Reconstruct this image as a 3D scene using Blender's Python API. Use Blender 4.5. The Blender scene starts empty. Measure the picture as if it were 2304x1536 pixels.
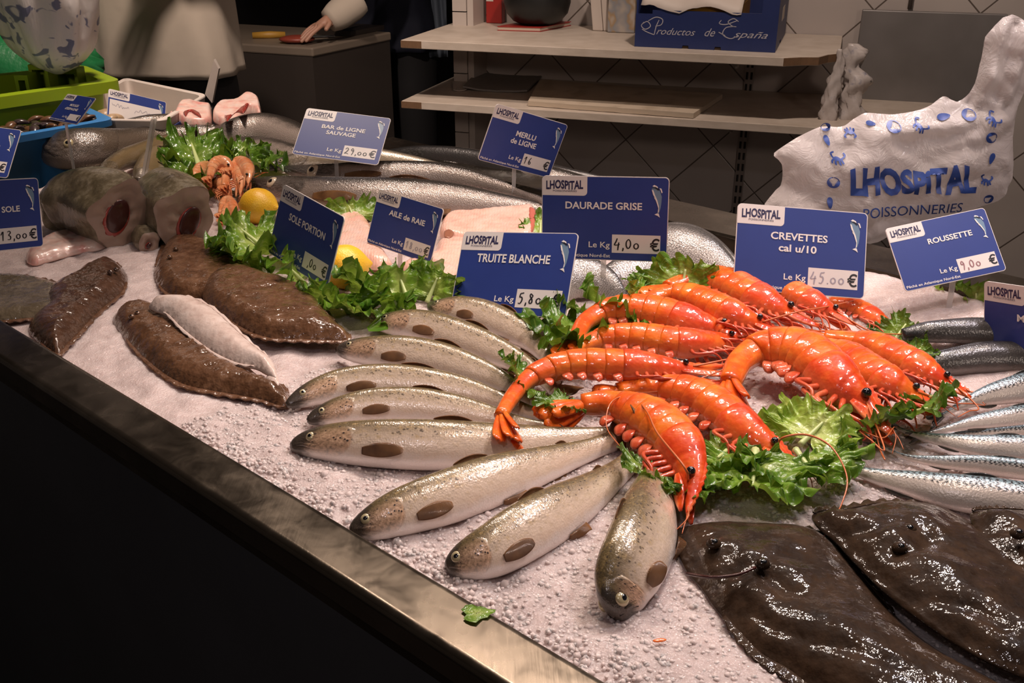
import bpy, bmesh, math, random
import numpy as np
from mathutils import Vector, Matrix, geometry, noise as mn

# ---------------------------------------------------------------- camera, world, lights, exposure
scene = bpy.context.scene
COL = scene.collection
ICE = 0.90                      # height of the ice bed
EYE = np.array([0.0, 0.0, 1.46])
FPX = 2240.0
PITCH = math.radians(24.5)
cam_data = bpy.data.cameras.new('camera')
cam_data.sensor_width = 36.0
cam_data.lens = FPX / 2304.0 * 36.0
cam_data.clip_start = 0.05
camera = bpy.data.objects.new('camera', cam_data)
COL.objects.link(camera)
camera.location = EYE
camera.rotation_euler = (math.pi / 2 - PITCH, 0, 0)
scene.camera = camera
scene.view_settings.view_transform = 'Standard'
scene.view_settings.look = 'None'
scene.view_settings.gamma = 1.0
scene.view_settings.use_curve_mapping = False
scene.view_settings.exposure = 0.33

world = bpy.data.worlds.new('world')
scene.world = world
world.use_nodes = True
bg = world.node_tree.nodes['Background']
bg.inputs[0].default_value = (0.11, 0.09, 0.08, 1)
bg.inputs[1].default_value = 0.35

def spot(name, loc, target, energy, color, size=0.03, angle=75, blend=0.8):
    d = bpy.data.lights.new(name, 'SPOT')
    d.energy = energy
    d.color = color
    d.shadow_soft_size = size
    d.spot_size = math.radians(angle)
    d.spot_blend = blend
    o = bpy.data.objects.new(name, d)
    COL.objects.link(o)
    o.location = loc
    o.rotation_euler = (Vector(target) - Vector(loc)).to_track_quat('-Z', 'Y').to_euler()
    return o

WARM = (1.0, 0.815, 0.70)
COOL = (0.98, 0.875, 0.94)
spot('lamp_or_fill', (0.55, 1.55, 2.35), (0.30, 1.10, 0.9), 34, WARM, 0.055, 80)
spot('lamp_or_fill', (0.75, 1.75, 2.35), (0.40, 1.15, 0.9), 24, COOL, 0.055, 80)
spot('lamp_or_fill', (0.05, 1.75, 2.35), (0.10, 1.20, 0.9), 26, WARM, 0.055, 80)
spot('lamp_or_fill', (-0.15, 1.95, 2.35), (0.0, 1.30, 0.9), 20, WARM, 0.055, 80)
spot('lamp_or_fill', (0.95, 1.05, 2.35), (0.45, 0.90, 0.9), 22, COOL, 0.055, 80)
spot('lamp_or_fill', (1.10, 1.35, 2.35), (0.5, 1.0, 0.9), 18, WARM, 0.055, 80)
spot('lamp_or_fill', (0.25, 0.75, 2.45), (0.15, 0.95, 0.9), 20, WARM, 0.055, 75)
spot('lamp_or_fill', (-0.55, 2.2, 2.45), (-0.45, 1.75, 0.9), 26, WARM, 0.055, 85)
spot('lamp_or_fill', (0.55, 2.3, 2.65), (0.75, 3.5, 0.9), 70, WARM, 0.06, 95)
spot('lamp_or_fill', (-0.7, 2.3, 2.65), (-0.95, 2.9, 1.05), 110, WARM, 0.06, 90)
spot('lamp_or_fill', (-0.5, -0.35, 2.55), (0.1, 0.9, 0.85), 9, COOL, 0.05, 85)  # added fill from the customer side, lifts the front panel and fish
spot('lamp_or_fill', (1.3, -0.7, 1.95), (0.75, 3.6, 0.75), 26, WARM, 0.12, 50)  # added soft fill for the wall under the shelves, not a shop lamp
spot('lamp_or_fill', (-1.0, -0.6, 2.0), (-1.05, 2.9, 1.0), 20, WARM, 0.12, 38)  # second added fill, brightens the jacket and foam box at back left
spot('lamp_or_fill', (-0.2, 4.2, 2.6), (-0.6, 4.4, 0.9), 4.5, WARM, 0.06, 110)

# ---------------------------------------------------------------- camera maths: photograph pixels to places in the room
FWD = np.array([0.0, math.cos(PITCH), -math.sin(PITCH)])
UPV = np.array([0.0, math.sin(PITCH), math.cos(PITCH)])
RGT = np.array([1.0, 0.0, 0.0])

def ray(u, v):
    return FWD + RGT * ((u - 1152.0) / FPX) - UPV * ((v - 768.0) / FPX)

def P(u, v, h=0.0):
    """the point seen at (u, v) that stands h above the ice bed"""
    d = ray(u, v)
    return EYE + d * ((ICE + h - EYE[2]) / d[2])

def PZ(u, v, z):
    return P(u, v, z - ICE)

def Pplane(u, v, point, normal):
    d = ray(u, v)
    return EYE + d * (np.dot(np.array(point) - EYE, normal) / np.dot(d, normal))

def depth(p):
    return float(np.dot(np.asarray(p) - EYE, FWD))

def nrm(v):
    v = np.asarray(v, float)
    return v / (np.linalg.norm(v) + 1e-12)

def fbm(x, y, z=0.0, octv=3):
    return mn.fractal(Vector((x, y, z)), 1.0, 2.0, octv)

# ---------------------------------------------------------------- node graph helpers
class G:
    def __init__(self, name):
        self.m = bpy.data.materials.new(name)
        self.m.use_nodes = True
        self.t = self.m.node_tree
        self.b = self.t.nodes['Principled BSDF']
    def n(self, kind, **kw):
        nd = self.t.nodes.new(kind)
        for k, v in kw.items():
            setattr(nd, k, v)
        return nd
    def put(self, sock, v):
        if isinstance(v, bpy.types.NodeSocket):
            self.t.links.new(v, sock)
        elif isinstance(v, (tuple, list)) and len(v) == 3 and sock.type == 'RGBA':
            sock.default_value = (*v, 1.0)
        else:
            sock.default_value = v
    def set(self, **kw):
        names = dict(color='Base Color', rough='Roughness', metal='Metallic', spec='Specular IOR Level', sss='Subsurface Weight',
                     sssr='Subsurface Radius', ssss='Subsurface Scale', coat='Coat Weight', coatr='Coat Roughness', trans='Transmission Weight',
                     alpha='Alpha', ior='IOR', normal='Normal', emit='Emission Color', emits='Emission Strength', sheen='Sheen Weight', aniso='Anisotropic')
        for k, v in kw.items():
            self.put(self.b.inputs[names[k]], v)
            if k == 'normal': self.put(self.b.inputs['Coat Normal'], v)
        return self
    def uv(self):
        return self.n('ShaderNodeTexCoord').outputs['UV']
    def obj(self):
        return self.n('ShaderNodeTexCoord').outputs['Object']
    def pos(self):
        return self.n('ShaderNodeNewGeometry').outputs['Position']
    def sep(self, v):
        s = self.n('ShaderNodeSeparateXYZ'); self.put(s.inputs[0], v); return s.outputs
    def comb(self, x, y, z=0.0):
        s = self.n('ShaderNodeCombineXYZ')
        for i, q in enumerate((x, y, z)): self.put(s.inputs[i], q)
        return s.outputs[0]
    def math(self, op, a, b=0.0, c=None, clamp=False):
        s = self.n('ShaderNodeMath', operation=op, use_clamp=clamp)
        self.put(s.inputs[0], a); self.put(s.inputs[1], b)
        if c is not None: self.put(s.inputs[2], c)
        return s.outputs[0]
    def vmul(self, v, k):
        s = self.n('ShaderNodeVectorMath', operation='MULTIPLY'); self.put(s.inputs[0], v); self.put(s.inputs[1], k); return s.outputs[0]
    def vadd(self, v, k):
        s = self.n('ShaderNodeVectorMath', operation='ADD'); self.put(s.inputs[0], v); self.put(s.inputs[1], k); return s.outputs[0]
    def mix(self, f, a, b, mode='MIX'):
        s = self.n('ShaderNodeMix', data_type='RGBA', blend_type=mode)
        self.put(s.inputs[0], f); self.put(s.inputs[6], a); self.put(s.inputs[7], b)
        return s.outputs[2]
    def ramp(self, f, stops, interp='LINEAR'):
        s = self.n('ShaderNodeValToRGB'); self.put(s.inputs[0], f)
        e = s.color_ramp.elements; s.color_ramp.interpolation = interp
        while len(e) < len(stops): e.new(0.5)
        for el, (p, c) in zip(e, stops):
            el.position = p
            el.color = (*c, 1) if isinstance(c, (tuple, list)) else (c, c, c, 1)
        return s.outputs[0]
    def step(self, x, lo, hi):
        s = self.n('ShaderNodeMapRange', interpolation_type='SMOOTHSTEP')
        self.put(s.inputs[0], x); s.inputs[1].default_value = lo; s.inputs[2].default_value = hi
        return s.outputs[0]
    def noise(self, scale, vec=None, detail=3.0, rough=0.55, dist=0.0):
        s = self.n('ShaderNodeTexNoise'); self.put(s.inputs['Vector'], vec if vec is not None else self.obj())
        s.inputs['Scale'].default_value = scale; s.inputs['Detail'].default_value = detail
        s.inputs['Roughness'].default_value = rough; s.inputs['Distortion'].default_value = dist
        return s.outputs[0]
    def voro(self, scale, vec=None, feature='F1', out=0, rand=1.0):
        s = self.n('ShaderNodeTexVoronoi', feature=feature); self.put(s.inputs['Vector'], vec if vec is not None else self.obj())
        s.inputs['Scale'].default_value = scale; s.inputs['Randomness'].default_value = rand
        return s.outputs[out]
    def wave(self, scale, vec, dist=0.0, detail=1.0, dscale=1.0, dirn='X'):
        s = self.n('ShaderNodeTexWave', bands_direction=dirn); self.put(s.inputs['Vector'], vec)
        s.inputs['Scale'].default_value = scale; s.inputs['Distortion'].default_value = dist
        s.inputs['Detail'].default_value = detail; s.inputs['Detail Scale'].default_value = dscale
        return s.outputs[1]
    def bump(self, h, strength=0.5, dist=0.002, prev=None):
        s = self.n('ShaderNodeBump'); self.put(s.inputs['Height'], h)
        s.inputs['Strength'].default_value = strength; s.inputs['Distance'].default_value = dist
        if prev is not None: self.put(s.inputs['Normal'], prev)
        return s.outputs[0]

MATS = {}
def plain(name, color, rough=0.5, **kw):
    if name not in MATS:
        g = G(name)
        bumpy = kw.pop('bump', None); var = kw.pop('var', None)
        c = color
        if var:
            c = g.mix(g.noise(var[0]), color, tuple(q * var[1] for q in color))
        g.set(color=c, rough=rough, **kw)
        if bumpy:
            g.set(normal=g.bump(g.noise(bumpy[0]), bumpy[1], bumpy[2]))
        MATS[name] = g.m
    return MATS[name]

# ---------------------------------------------------------------- object helpers
def top_of(o):
    while o.parent is not None: o = o.parent
    return o

def tag(o, label=None, cat=None, group=None, kind=None):
    if label: o['label'] = label
    if cat: o['category'] = cat
    if group: o['group'] = group
    if kind: o['kind'] = kind
    return o

def thing(name, loc, label, cat, group=None):
    o = bpy.data.objects.new(name, None)
    COL.objects.link(o)
    o.location = Vector(loc)
    o.empty_display_size = 0.02
    return tag(o, label, cat, group)

def mesh(name, verts, faces, mat, parent=None, uv=None, smooth=True, origin=None, mats=None, midx=None, recalc=True):
    verts = np.asarray(verts, float)
    if parent is not None:
        org = np.array(top_of(parent).location)
    elif origin is not None:
        org = np.array(origin, float)
    else:
        org = np.array([verts[:, 0].mean(), verts[:, 1].mean(), verts[:, 2].min()])
    me = bpy.data.meshes.new(name)
    me.from_pydata((verts - org).tolist(), [], [tuple(int(i) for i in f) for f in faces])
    me.update()
    if uv is not None:
        lay = me.uv_layers.new(name='UVMap')
        idx = np.empty(len(me.loops), dtype=np.int32)
        me.loops.foreach_get('vertex_index', idx)
        lay.data.foreach_set('uv', np.asarray(uv, np.float32)[idx].ravel())
    for m in (mats or [mat]): me.materials.append(m)
    if midx is not None: me.polygons.foreach_set('material_index', np.asarray(midx, np.int32))
    if recalc and len(me.polygons) < 60000:
        bm = bmesh.new(); bm.from_mesh(me); bmesh.ops.recalc_face_normals(bm, faces=bm.faces); bm.to_mesh(me); bm.free()
    me.polygons.foreach_set('use_smooth', [bool(smooth)] * len(me.polygons))
    me.update()
    o = bpy.data.objects.new(name, me)
    COL.objects.link(o)
    if parent is not None:
        o.parent = parent
    else:
        o.location = Vector(org)
    return o

class MB:
    """collects shapes in world space, linked as ONE mesh"""
    def __init__(self):
        self.v = []; self.f = []; self.uvs = []
    def add(self, v, f, uv=None):
        k = len(self.v)
        v = [tuple(map(float, q)) for q in v]
        self.v += v
        self.f += [tuple(int(i) + k for i in q) for q in f]
        self.uvs += [tuple(q) for q in uv] if uv is not None else [(0.0, 0.0)] * len(v)
        return self
    def box(self, o, ex, ey, ez):
        """corner o and three edge vectors"""
        o, ex, ey, ez = (np.asarray(q, float) for q in (o, ex, ey, ez))
        v = [o + ex * a + ey * b + ez * c for c in (0, 1) for b in (0, 1) for a in (0, 1)]
        f = [(0, 2, 3, 1), (4, 5, 7, 6), (0, 1, 5, 4), (2, 6, 7, 3), (0, 4, 6, 2), (1, 3, 7, 5)]
        if np.dot(np.cross(ex, ey), ez) < 0: f = [q[::-1] for q in f]
        return self.add(v, f)
    def tube(self, pts, r, seg=8, cap=True):
        pts = np.asarray(pts, float); n = len(pts)
        r = np.broadcast_to(np.asarray(r, float), (n,))
        T = np.gradient(pts, axis=0)
        ref = np.array([0, 0, 1.0]) if abs(nrm(pts[-1] - pts[0])[2]) < 0.9 else np.array([1.0, 0, 0])
        v = []
        for i in range(n):
            t = nrm(T[i]); a = nrm(np.cross(ref, t)); b = np.cross(t, a)
            for j in range(seg):
                q = 2 * math.pi * j / seg
                v.append(pts[i] + (a * math.cos(q) + b * math.sin(q)) * r[i])
        f = []
        for i in range(n - 1):
            for j in range(seg):
                f.append((i * seg + j, i * seg + (j + 1) % seg, (i + 1) * seg + (j + 1) % seg, (i + 1) * seg + j))
        if cap:
            f.append(tuple(range(seg))[::-1]); f.append(tuple((n - 1) * seg + j for j in range(seg)))
        return self.add(v, f)
    def ball(self, c, ax, nu=14, nv=9, uvon=False):
        """ellipsoid: centre and three half-axis vectors"""
        c = np.asarray(c, float); ax = [np.asarray(a, float) for a in ax]
        v = []; f = []; uv = []
        for i in range(nv + 1):
            th = math.pi * i / nv
            for j in range(nu):
                ph = 2 * math.pi * j / nu
                v.append(c + ax[0] * math.sin(th) * math.cos(ph) + ax[1] * math.sin(th) * math.sin(ph) + ax[2] * math.cos(th))
                uv.append((j / nu, i / nv))
        for i in range(nv):
            for j in range(nu):
                f.append((i * nu + j, (i + 1) * nu + j, (i + 1) * nu + (j + 1) % nu, i * nu + (j + 1) % nu))
        return self.add(v, f, uv)
    def grid(self, Pn, uv=None, closed=False):
        """(n, m, 3) grid of points"""
        Pn = np.asarray(Pn, float); n, m = Pn.shape[:2]
        f = []
        for i in range(n - 1):
            for j in range(m if closed else m - 1):
                j2 = (j + 1) % m
                f.append((i * m + j, (i + 1) * m + j, (i + 1) * m + j2, i * m + j2))
        if uv is None:
            uv = [(i / (n - 1), j / max(1, m - 1)) for i in range(n) for j in range(m)]
        return self.add(Pn.reshape(-1, 3), f, uv)
    def build(self, name, mat, parent=None, smooth=True, origin=None):
        return mesh(name, self.v, self.f, mat, parent, self.uvs, smooth, origin)

def bevel(o, w, seg=2):
    m = o.modifiers.new('bevel', 'BEVEL'); m.width = w; m.segments = seg; m.limit_method = 'ANGLE'
    return o

def solid(o, th, off=0.0):
    m = o.modifiers.new('solidify', 'SOLIDIFY'); m.thickness = th; m.offset = off
    return o

def spline(pts, n, per=None):
    """Catmull-Rom through pts resampled to n points of even arc length; extra columns ride along"""
    pts = np.asarray(pts, float)
    k = len(pts)
    ext = np.vstack([2 * pts[0] - pts[1], pts, 2 * pts[-1] - pts[-2]])
    dense = []
    for i in range(k - 1):
        p0, p1, p2, p3 = ext[i:i + 4]
        for t in np.linspace(0, 1, 24, endpoint=False):
            dense.append(0.5 * ((2 * p1) + (-p0 + p2) * t + (2 * p0 - 5 * p1 + 4 * p2 - p3) * t * t + (-p0 + 3 * p1 - 3 * p2 + p3) * t ** 3))
    dense.append(pts[-1])
    dense = np.array(dense)
    dd = min(3, pts.shape[1])
    s = np.r_[0, np.cumsum(np.linalg.norm(np.diff(dense[:, :dd], axis=0), axis=1))]
    q = np.linspace(0, s[-1], n)
    return np.stack([np.interp(q, s, dense[:, c]) for c in range(dense.shape[1])], 1)

def smooth_closed(pts, n):
    pts = np.asarray(pts, float); k = len(pts)
    out = []
    per = max(2, n // k)
    for i in range(k):
        p0, p1, p2, p3 = pts[(i - 1) % k], pts[i], pts[(i + 1) % k], pts[(i + 2) % k]
        for t in np.linspace(0, 1, per, endpoint=False):
            out.append(0.5 * ((2 * p1) + (-p0 + p2) * t + (2 * p0 - 5 * p1 + 4 * p2 - p3) * t * t + (-p0 + 3 * p1 - 3 * p2 + p3) * t ** 3))
    return np.array(out)

def poly_fill(poly, step, seed=1):
    """triangulated inside of a 2D polygon: points, triangles, distance to the edge"""
    poly = np.asarray(poly, float); n = len(poly)
    lo, hi = poly.min(0), poly.max(0)
    rng = np.random.RandomState(seed)
    gx, gy = np.meshgrid(np.arange(lo[0], hi[0], step), np.arange(lo[1], hi[1], step))
    gx = gx + (np.arange(gx.shape[0]) % 2 * 0.5 * step)[:, None]
    pts = np.stack([gx.ravel(), gy.ravel()], 1) + rng.uniform(-0.12, 0.12, (gx.size, 2)) * step
    a = poly; b = np.roll(poly, -1, 0)
    def edge_dist(q):
        ab = b - a
        t = ((q[:, None, :] - a) * ab).sum(2) / ((ab * ab).sum(1) + 1e-18)
        t = np.clip(t, 0, 1)
        return np.linalg.norm(a + ab * t[..., None] - q[:, None, :], axis=2).min(1)
    x, y = pts[:, 0][:, None], pts[:, 1][:, None]
    cr = ((a[:, 1] > y) != (b[:, 1] > y)) & (x < (b[:, 0] - a[:, 0]) * (y - a[:, 1]) / (b[:, 1] - a[:, 1] + 1e-18) + a[:, 0])
    pts = pts[cr.sum(1) % 2 == 1]
    if len(pts):
        pts = pts[edge_dist(pts) > step * 0.35]
    allp = np.vstack([poly, pts]) if len(pts) else poly
    vo, _, fo, _, _, _ = geometry.delaunay_2d_cdt([Vector(q) for q in allp], [], [list(range(n))], 1, 1e-7)
    vo = np.array([tuple(q) for q in vo])
    ed = edge_dist(vo)
    return vo, [tuple(q) for q in fo], ed
_TXT = {}
def text2d(body, bold=0.0, shear=0.0, spacing=1.0):
    """flat letters as 2D vertices and faces, unit cap height, left-bottom at the origin"""
    key = (body, bold, shear, spacing)
    if key in _TXT: return _TXT[key]
    cu = bpy.data.curves.new('lettering', 'FONT')
    cu.body = body; cu.size = 1.0; cu.offset = bold; cu.shear = shear; cu.space_character = spacing; cu.resolution_u = 3
    ob = bpy.data.objects.new('lettering', cu); COL.objects.link(ob)
    dg = bpy.context.evaluated_depsgraph_get(); dg.update()
    me = bpy.data.meshes.new_from_object(ob.evaluated_get(dg))
    v = np.array([(q.co.x, q.co.y) for q in me.vertices]); f = [tuple(p.vertices) for p in me.polygons]
    bpy.data.objects.remove(ob); bpy.data.curves.remove(cu); bpy.data.meshes.remove(me)
    v[:, 0] -= v[:, 0].min()
    _TXT[key] = (v, f)
    return v, f

def stroke2d(lines, w):
    """pen strokes as flat ribbons"""
    V = []; F = []
    for ln in lines:
        p = spline(np.array([(*q, 0.0) for q in ln], float), max(6, 5 * len(ln)))[:, :2]
        t = np.gradient(p, axis=0); t /= np.linalg.norm(t, axis=1)[:, None] + 1e-9
        nn_ = np.stack([-t[:, 1], t[:, 0]], 1)
        k = len(V); n = len(p)
        ww = w * (0.75 + .35 * np.sin(np.linspace(0.3, 2.9, n)))
        for i in range(n):
            V.append(p[i] + nn_[i] * ww[i]); V.append(p[i] - nn_[i] * ww[i])
        F += [(k + 2 * i, k + 2 * i + 1, k + 2 * i + 3, k + 2 * i + 2) for i in range(n - 1)]
    return np.array(V), F

# ---------------------------------------------------------------- the counter: steel rim, dark front panel, back ledge
ca = math.radians(-41.6)
RD = np.array([math.cos(ca), math.sin(ca), 0.0])        # along the front rim
RN = np.array([-math.sin(ca), math.cos(ca), 0.0])       # from the rim into the counter
R0 = PZ(0, 718, 0.92); R1 = PZ(1370, 1536, 0.92)
OFF0 = float(np.dot((R0 + R1) / 2, RN))                 # inner edge of the rim
def C3(s, n, z):
    q = RD * s + RN * n
    return np.array([q[0], q[1], z])

g = G('brushed_steel')
v = g.vmul(g.obj(), (1.0, 1.0, 1.0))
big = g.noise(9.0, v, 4.0, 0.6)
stain = g.noise(28.0, v, 3.0, 0.6, 0.6)
scr = g.noise(260.0, g.vmul(g.obj(), (1.0, 0.12, 1.0)), 2.0)
g.set(color=g.ramp(big, [(0.3, (0.085, 0.068, 0.05)), (0.55, (0.115, 0.093, 0.07)), (0.8, (0.21, 0.175, 0.135))]), metal=0.9,
      rough=g.ramp(stain, [(0.3, 0.16), (0.7, 0.32)]),
      normal=g.bump(scr, 0.12, 0.0006, g.bump(big, 0.05, 0.004)))
STEEL = g.m
plain('panel', (0.05, 0.052, 0.058), 0.35, metal=0.3, var=(6, 1.5))
ctr = thing('display_counter', C3(-0.6, OFF0 + 0.45, 0.0), 'long steel fish counter with a raised front rim and dark front panel', 'counter')
m = MB()
prof = [(OFF0, 0.875), (OFF0, 0.916), (OFF0 - 0.0012, 0.9196), (OFF0 - 0.0035, 0.9205), (OFF0 - 0.006, 0.9205), (OFF0 - 0.047, 0.9205), (OFF0 - 0.0495, 0.9205), (OFF0 - 0.0535, 0.9190), (OFF0 - 0.056, 0.915), (OFF0 - 0.056, 0.912), (OFF0 - 0.056, 0.893), (OFF0 - 0.050, 0.890), (OFF0 - 0.050, 0.875)]
m.grid([[C3(s, n, z) for n, z in prof] for s in np.linspace(-2.85, 1.3, 42)])
rim = m.build('front_rim', STEEL, ctr)
rim.modifiers.new('split', 'EDGE_SPLIT').split_angle = math.radians(40)
MB().box(C3(-2.85, OFF0 - 0.05, 0.06), RD * 4.15, RN * 0.02, (0, 0, 0.83)).build('front_panel', MATS['panel'], ctr, False)
MB().box(C3(-2.85, OFF0 - 0.02, 0.0), RD * 4.15, RN * 0.9, (0, 0, 0.06)).build('plinth', MATS['panel'], ctr, False)
MB().box(C3(-2.85, OFF0 - 0.028, 0.80), RD * 4.15, RN * 0.96, (0, 0, 0.045)).build('ice_tray', STEEL, ctr, False)
BACK = float(np.dot(PZ(1571, 514, 0.95), RN))
m = MB()
bp = [(BACK + 0.004, 0.86), (BACK, 0.945), (BACK + 0.004, 0.9505), (BACK + 0.012, 0.9505), (BACK + 0.014, 0.944), (BACK + 0.13, 0.944), (BACK + 0.134, 0.94), (BACK + 0.134, 0.86)]
m.grid([[C3(s, n, z) for n, z in bp] for s in np.linspace(-1.7, 1.3, 30)])
br = m.build('back_ledge', STEEL, ctr)
br.modifiers.new('split', 'EDGE_SPLIT').split_angle = math.radians(40)
MB().box(C3(-1.7, BACK + 0.10, 0.0), RD * 3.0, RN * 0.02, (0, 0, 0.88)).build('back_panel', MATS['panel'], ctr, False)

# ---------------------------------------------------------------- crushed ice
g = G('ice')
o_ = g.pos()
v1 = g.voro(120.0, o_, 'F1')
v2 = g.voro(420.0, o_, 'F1')
nz = g.noise(60.0, o_, 4.0, 0.6)
lump = g.math('ADD', g.math('MULTIPLY', v1, 1.0), g.math('MULTIPLY', nz, 0.7))
b1 = g.bump(lump, 0.2, 0.004)
b2 = g.bump(v2, 0.45, 0.002, b1)
g.set(color=g.ramp(g.noise(24.0, o_, 4.0), [(0.3, (0.50, 0.40, 0.378)), (0.7, (0.64, 0.525, 0.50))]), rough=g.ramp(g.noise(200.0, o_, 2.0), [(0.35, 0.06), (0.65, 0.3)]),
      sss=0.8, sssr=(1.0, 0.85, 0.8), ssss=0.022, spec=0.5, normal=b2, ior=1.31)
ICEM = g.m
g = G('ice_pebble')
o_ = g.pos()
g.set(color=g.ramp(g.noise(70.0, o_, 2.0), [(0.3, (0.58, 0.485, 0.46)), (0.7, (0.74, 0.64, 0.61))]), rough=0.1, trans=0.06, sss=0.6, sssr=(1.0, 0.85, 0.8), ssss=0.003, spec=0.5, ior=1.31, normal=g.bump(g.noise(420.0, o_, 2.0), 0.25, 0.001))
CHIPM = g.m

def ice_h(x, y):
    a = fbm(x * 9, y * 9, 0.3, 3) * 0.0045
    a += fbm(x * 42, y * 42, 4.1, 3) * 0.0035
    return a - 0.002

def mound(s, n):
    a = max(0.0, min(1.0, (n - BACK + 0.19) / 0.19)); b = max(0.0, min(1.0, (s + 0.74) / 0.22))
    return 0.012 * a * a + 0.036 * (3 * a * a - 2 * a ** 3) * (3 * b * b - 2 * b ** 3)

ns, nn = 560, 156
S = np.linspace(-2.05, 1.15, ns); N = np.linspace(OFF0 + 0.0005, BACK + 0.001, nn)
pts = np.zeros((ns, nn, 3))
for i, s in enumerate(S):
    for j, n in enumerate(N):
        q = C3(s, n, ICE)
        e = min(1.0, (n - OFF0) / 0.05)
        q[2] += ice_h(q[0], q[1]) - 0.004 * (1 - e) + mound(s, n)
        pts[i, j] = q
ice = MB().grid(pts).build('crushed_ice', ICEM, origin=C3(-0.4, OFF0 + 0.45, 0.845))
tag(ice, 'bed of crushed white ice filling the fish counter', 'ice', kind='stuff')
rng = random.Random(5)
def chips(name, area, count, lo, hi, seed, parent):
    rng = random.Random(seed); nr = np.random.RandomState(seed)
    ico_v = np.array([(0, 0, -1), (.72, -.53, -.45), (-.28, -.85, -.45), (-.89, 0, -.45), (-.28, .85, -.45), (.72, .53, -.45), (.28, -.85, .45), (-.72, -.53, .45), (-.72, .53, .45), (.28, .85, .45), (.89, 0, .45), (0, 0, 1)])
    ico_f = np.array([(0, 2, 1), (1, 5, 0), (0, 3, 2), (0, 4, 3), (0, 5, 4), (1, 10, 5), (2, 6, 1), (3, 7, 2), (4, 8, 3), (5, 9, 4), (1, 6, 10), (2, 7, 6), (3, 8, 7), (4, 9, 8), (5, 10, 9), (6, 11, 10), (7, 11, 6), (8, 11, 7), (9, 11, 8), (10, 11, 9)])[:, ::-1]
    V = []; F = []
    for k in range(count):
        x, y = area(rng)
        r = rng.uniform(lo, hi) * (1.5 if rng.random() < 0.08 else 1.0)
        q, _ = np.linalg.qr(nr.normal(size=(3, 3)))
        A_ = q @ np.diag([r, r * rng.uniform(.6, 1), r * rng.uniform(.5, .9)])
        V.append((ico_v * nr.uniform(.8, 1.2, (12, 1))) @ A_.T + [x, y, ICE + ice_h(x, y) + r * rng.uniform(-.8, -.2)])
        F.append(ico_f + 12 * k)
    o = mesh(name, np.vstack(V), np.vstack(F).tolist(), CHIPM, parent, smooth=True, recalc=False)
    o['kind'] = 'stuff'
    return o
def area_front(r):
    s = r.uniform(-0.95, 0.75); n = OFF0 + 0.01 + 0.42 * r.random() ** 1.1
    q = C3(s, n, 0); return q[0], q[1]
def area_back(r):
    s = r.uniform(-0.9, 1.1); n = OFF0 + r.uniform(0.3, 0.62)
    q = C3(s, n, 0); return q[0], q[1]
chips('ice_chips', area_front, 26000, 0.0018, 0.0042, 7, ice)
chips('ice_chips', area_back, 11000, 0.002, 0.0042, 8, ice)

# ---------------------------------------------------------------- the room behind
E1 = np.array([0.952, -0.306, 0.0]); E1 /= np.linalg.norm(E1)
E2 = np.array([-E1[1], E1[0], 0.0])
def at_dist(u, v, d):
    r = ray(u, v); return EYE + r * (d / math.hypot(r[0], r[1]))
SH = at_dist(1300, 118, 3.3)
D0 = float(np.dot(SH, E2))
def W(u, v, off=0.0):
    return Pplane(u, v, E2 * (D0 + off), E2)
WALL = 0.57
def wp(a, off, z):
    q = E1 * a + E2 * (D0 + off); return np.array([q[0], q[1], z])
def wa(u, v, off=0.0):
    return float(np.dot(W(u, v, off), E1))

g = G('wall_tile')
s_ = g.sep(g.uv())
ux, uy = s_[0], s_[1]
a_ = g.math('ADD', ux, uy); b_ = g.math('SUBTRACT', ux, uy)
TS = 0.335
def cell(x):
    f = g.math('FRACT', g.math('ADD', g.math('DIVIDE', x, TS), 0.5))
    return g.math('ABSOLUTE', g.math('SUBTRACT', f, 0.5))
gr = g.math('MINIMUM', cell(a_), cell(b_))
line = g.step(gr, 0.006, 0.014)
g.set(color=g.mix(line, (0.10, 0.075, 0.06), g.ramp(g.noise(3.0), [(0.3, (0.40, 0.345, 0.315)), (0.7, (0.47, 0.41, 0.37))])), rough=0.3, normal=g.bump(line, 0.4, 0.002))
TILE = g.m
cross = W(1605, 328, WALL)
c_a = float(np.dot(cross, E1)); c_z = cross[2]
def wall_panel(name, a0, a1, z0, z1, off, mat):
    vs = [wp(a0, off, z0), wp(a1, off, z0), wp(a1, off, z1), wp(a0, off, z1)]
    vs += [wp(a0, off + 0.06, z0), wp(a1, off + 0.06, z0), wp(a1, off + 0.06, z1), wp(a0, off + 0.06, z1)]
    uv = [((a0 if k % 4 in (0, 3) else a1) - c_a, (z0 if k % 4 < 2 else z1) - c_z) for k in range(8)]
    fs = [(0, 1, 2, 3), (7, 6, 5, 4), (1, 5, 6, 2), (4, 0, 3, 7), (3, 2, 6, 7), (4, 5, 1, 0)]
    o = mesh(name, vs, fs, mat, uv=uv, smooth=False)
    return tag(o, kind='structure')
aL = wa(1030, 200, 0.42)
tag(wall_panel('wall_back', aL, aL + 4.2, 0.0, 2.7, WALL, TILE), 'white diagonal tile wall behind the shelves', 'wall')
plain('floor', (0.06, 0.05, 0.045), 0.45, var=(4, 1.4))
plain('pillar_tile', (0.50, 0.43, 0.385), 0.35)
plain('dark_wall', (0.035, 0.03, 0.03), 0.6)
fl = MB().box((-4.5, -0.6, -0.05), (8.5, 0, 0), (0, 8.2, 0), (0, 0, 0.05)).build('floor', MATS['floor'], smooth=False)
tag(fl, 'dark floor of the fish shop', 'floor', kind='structure')
ce = MB().box((-4.5, -0.6, 2.75), (8.5, 0, 0), (0, 8.2, 0), (0, 0, 0.05)).build('ceiling', MATS['dark_wall'], smooth=False)
tag(ce, 'dark ceiling of the fish shop', 'ceiling', kind='structure')
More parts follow.
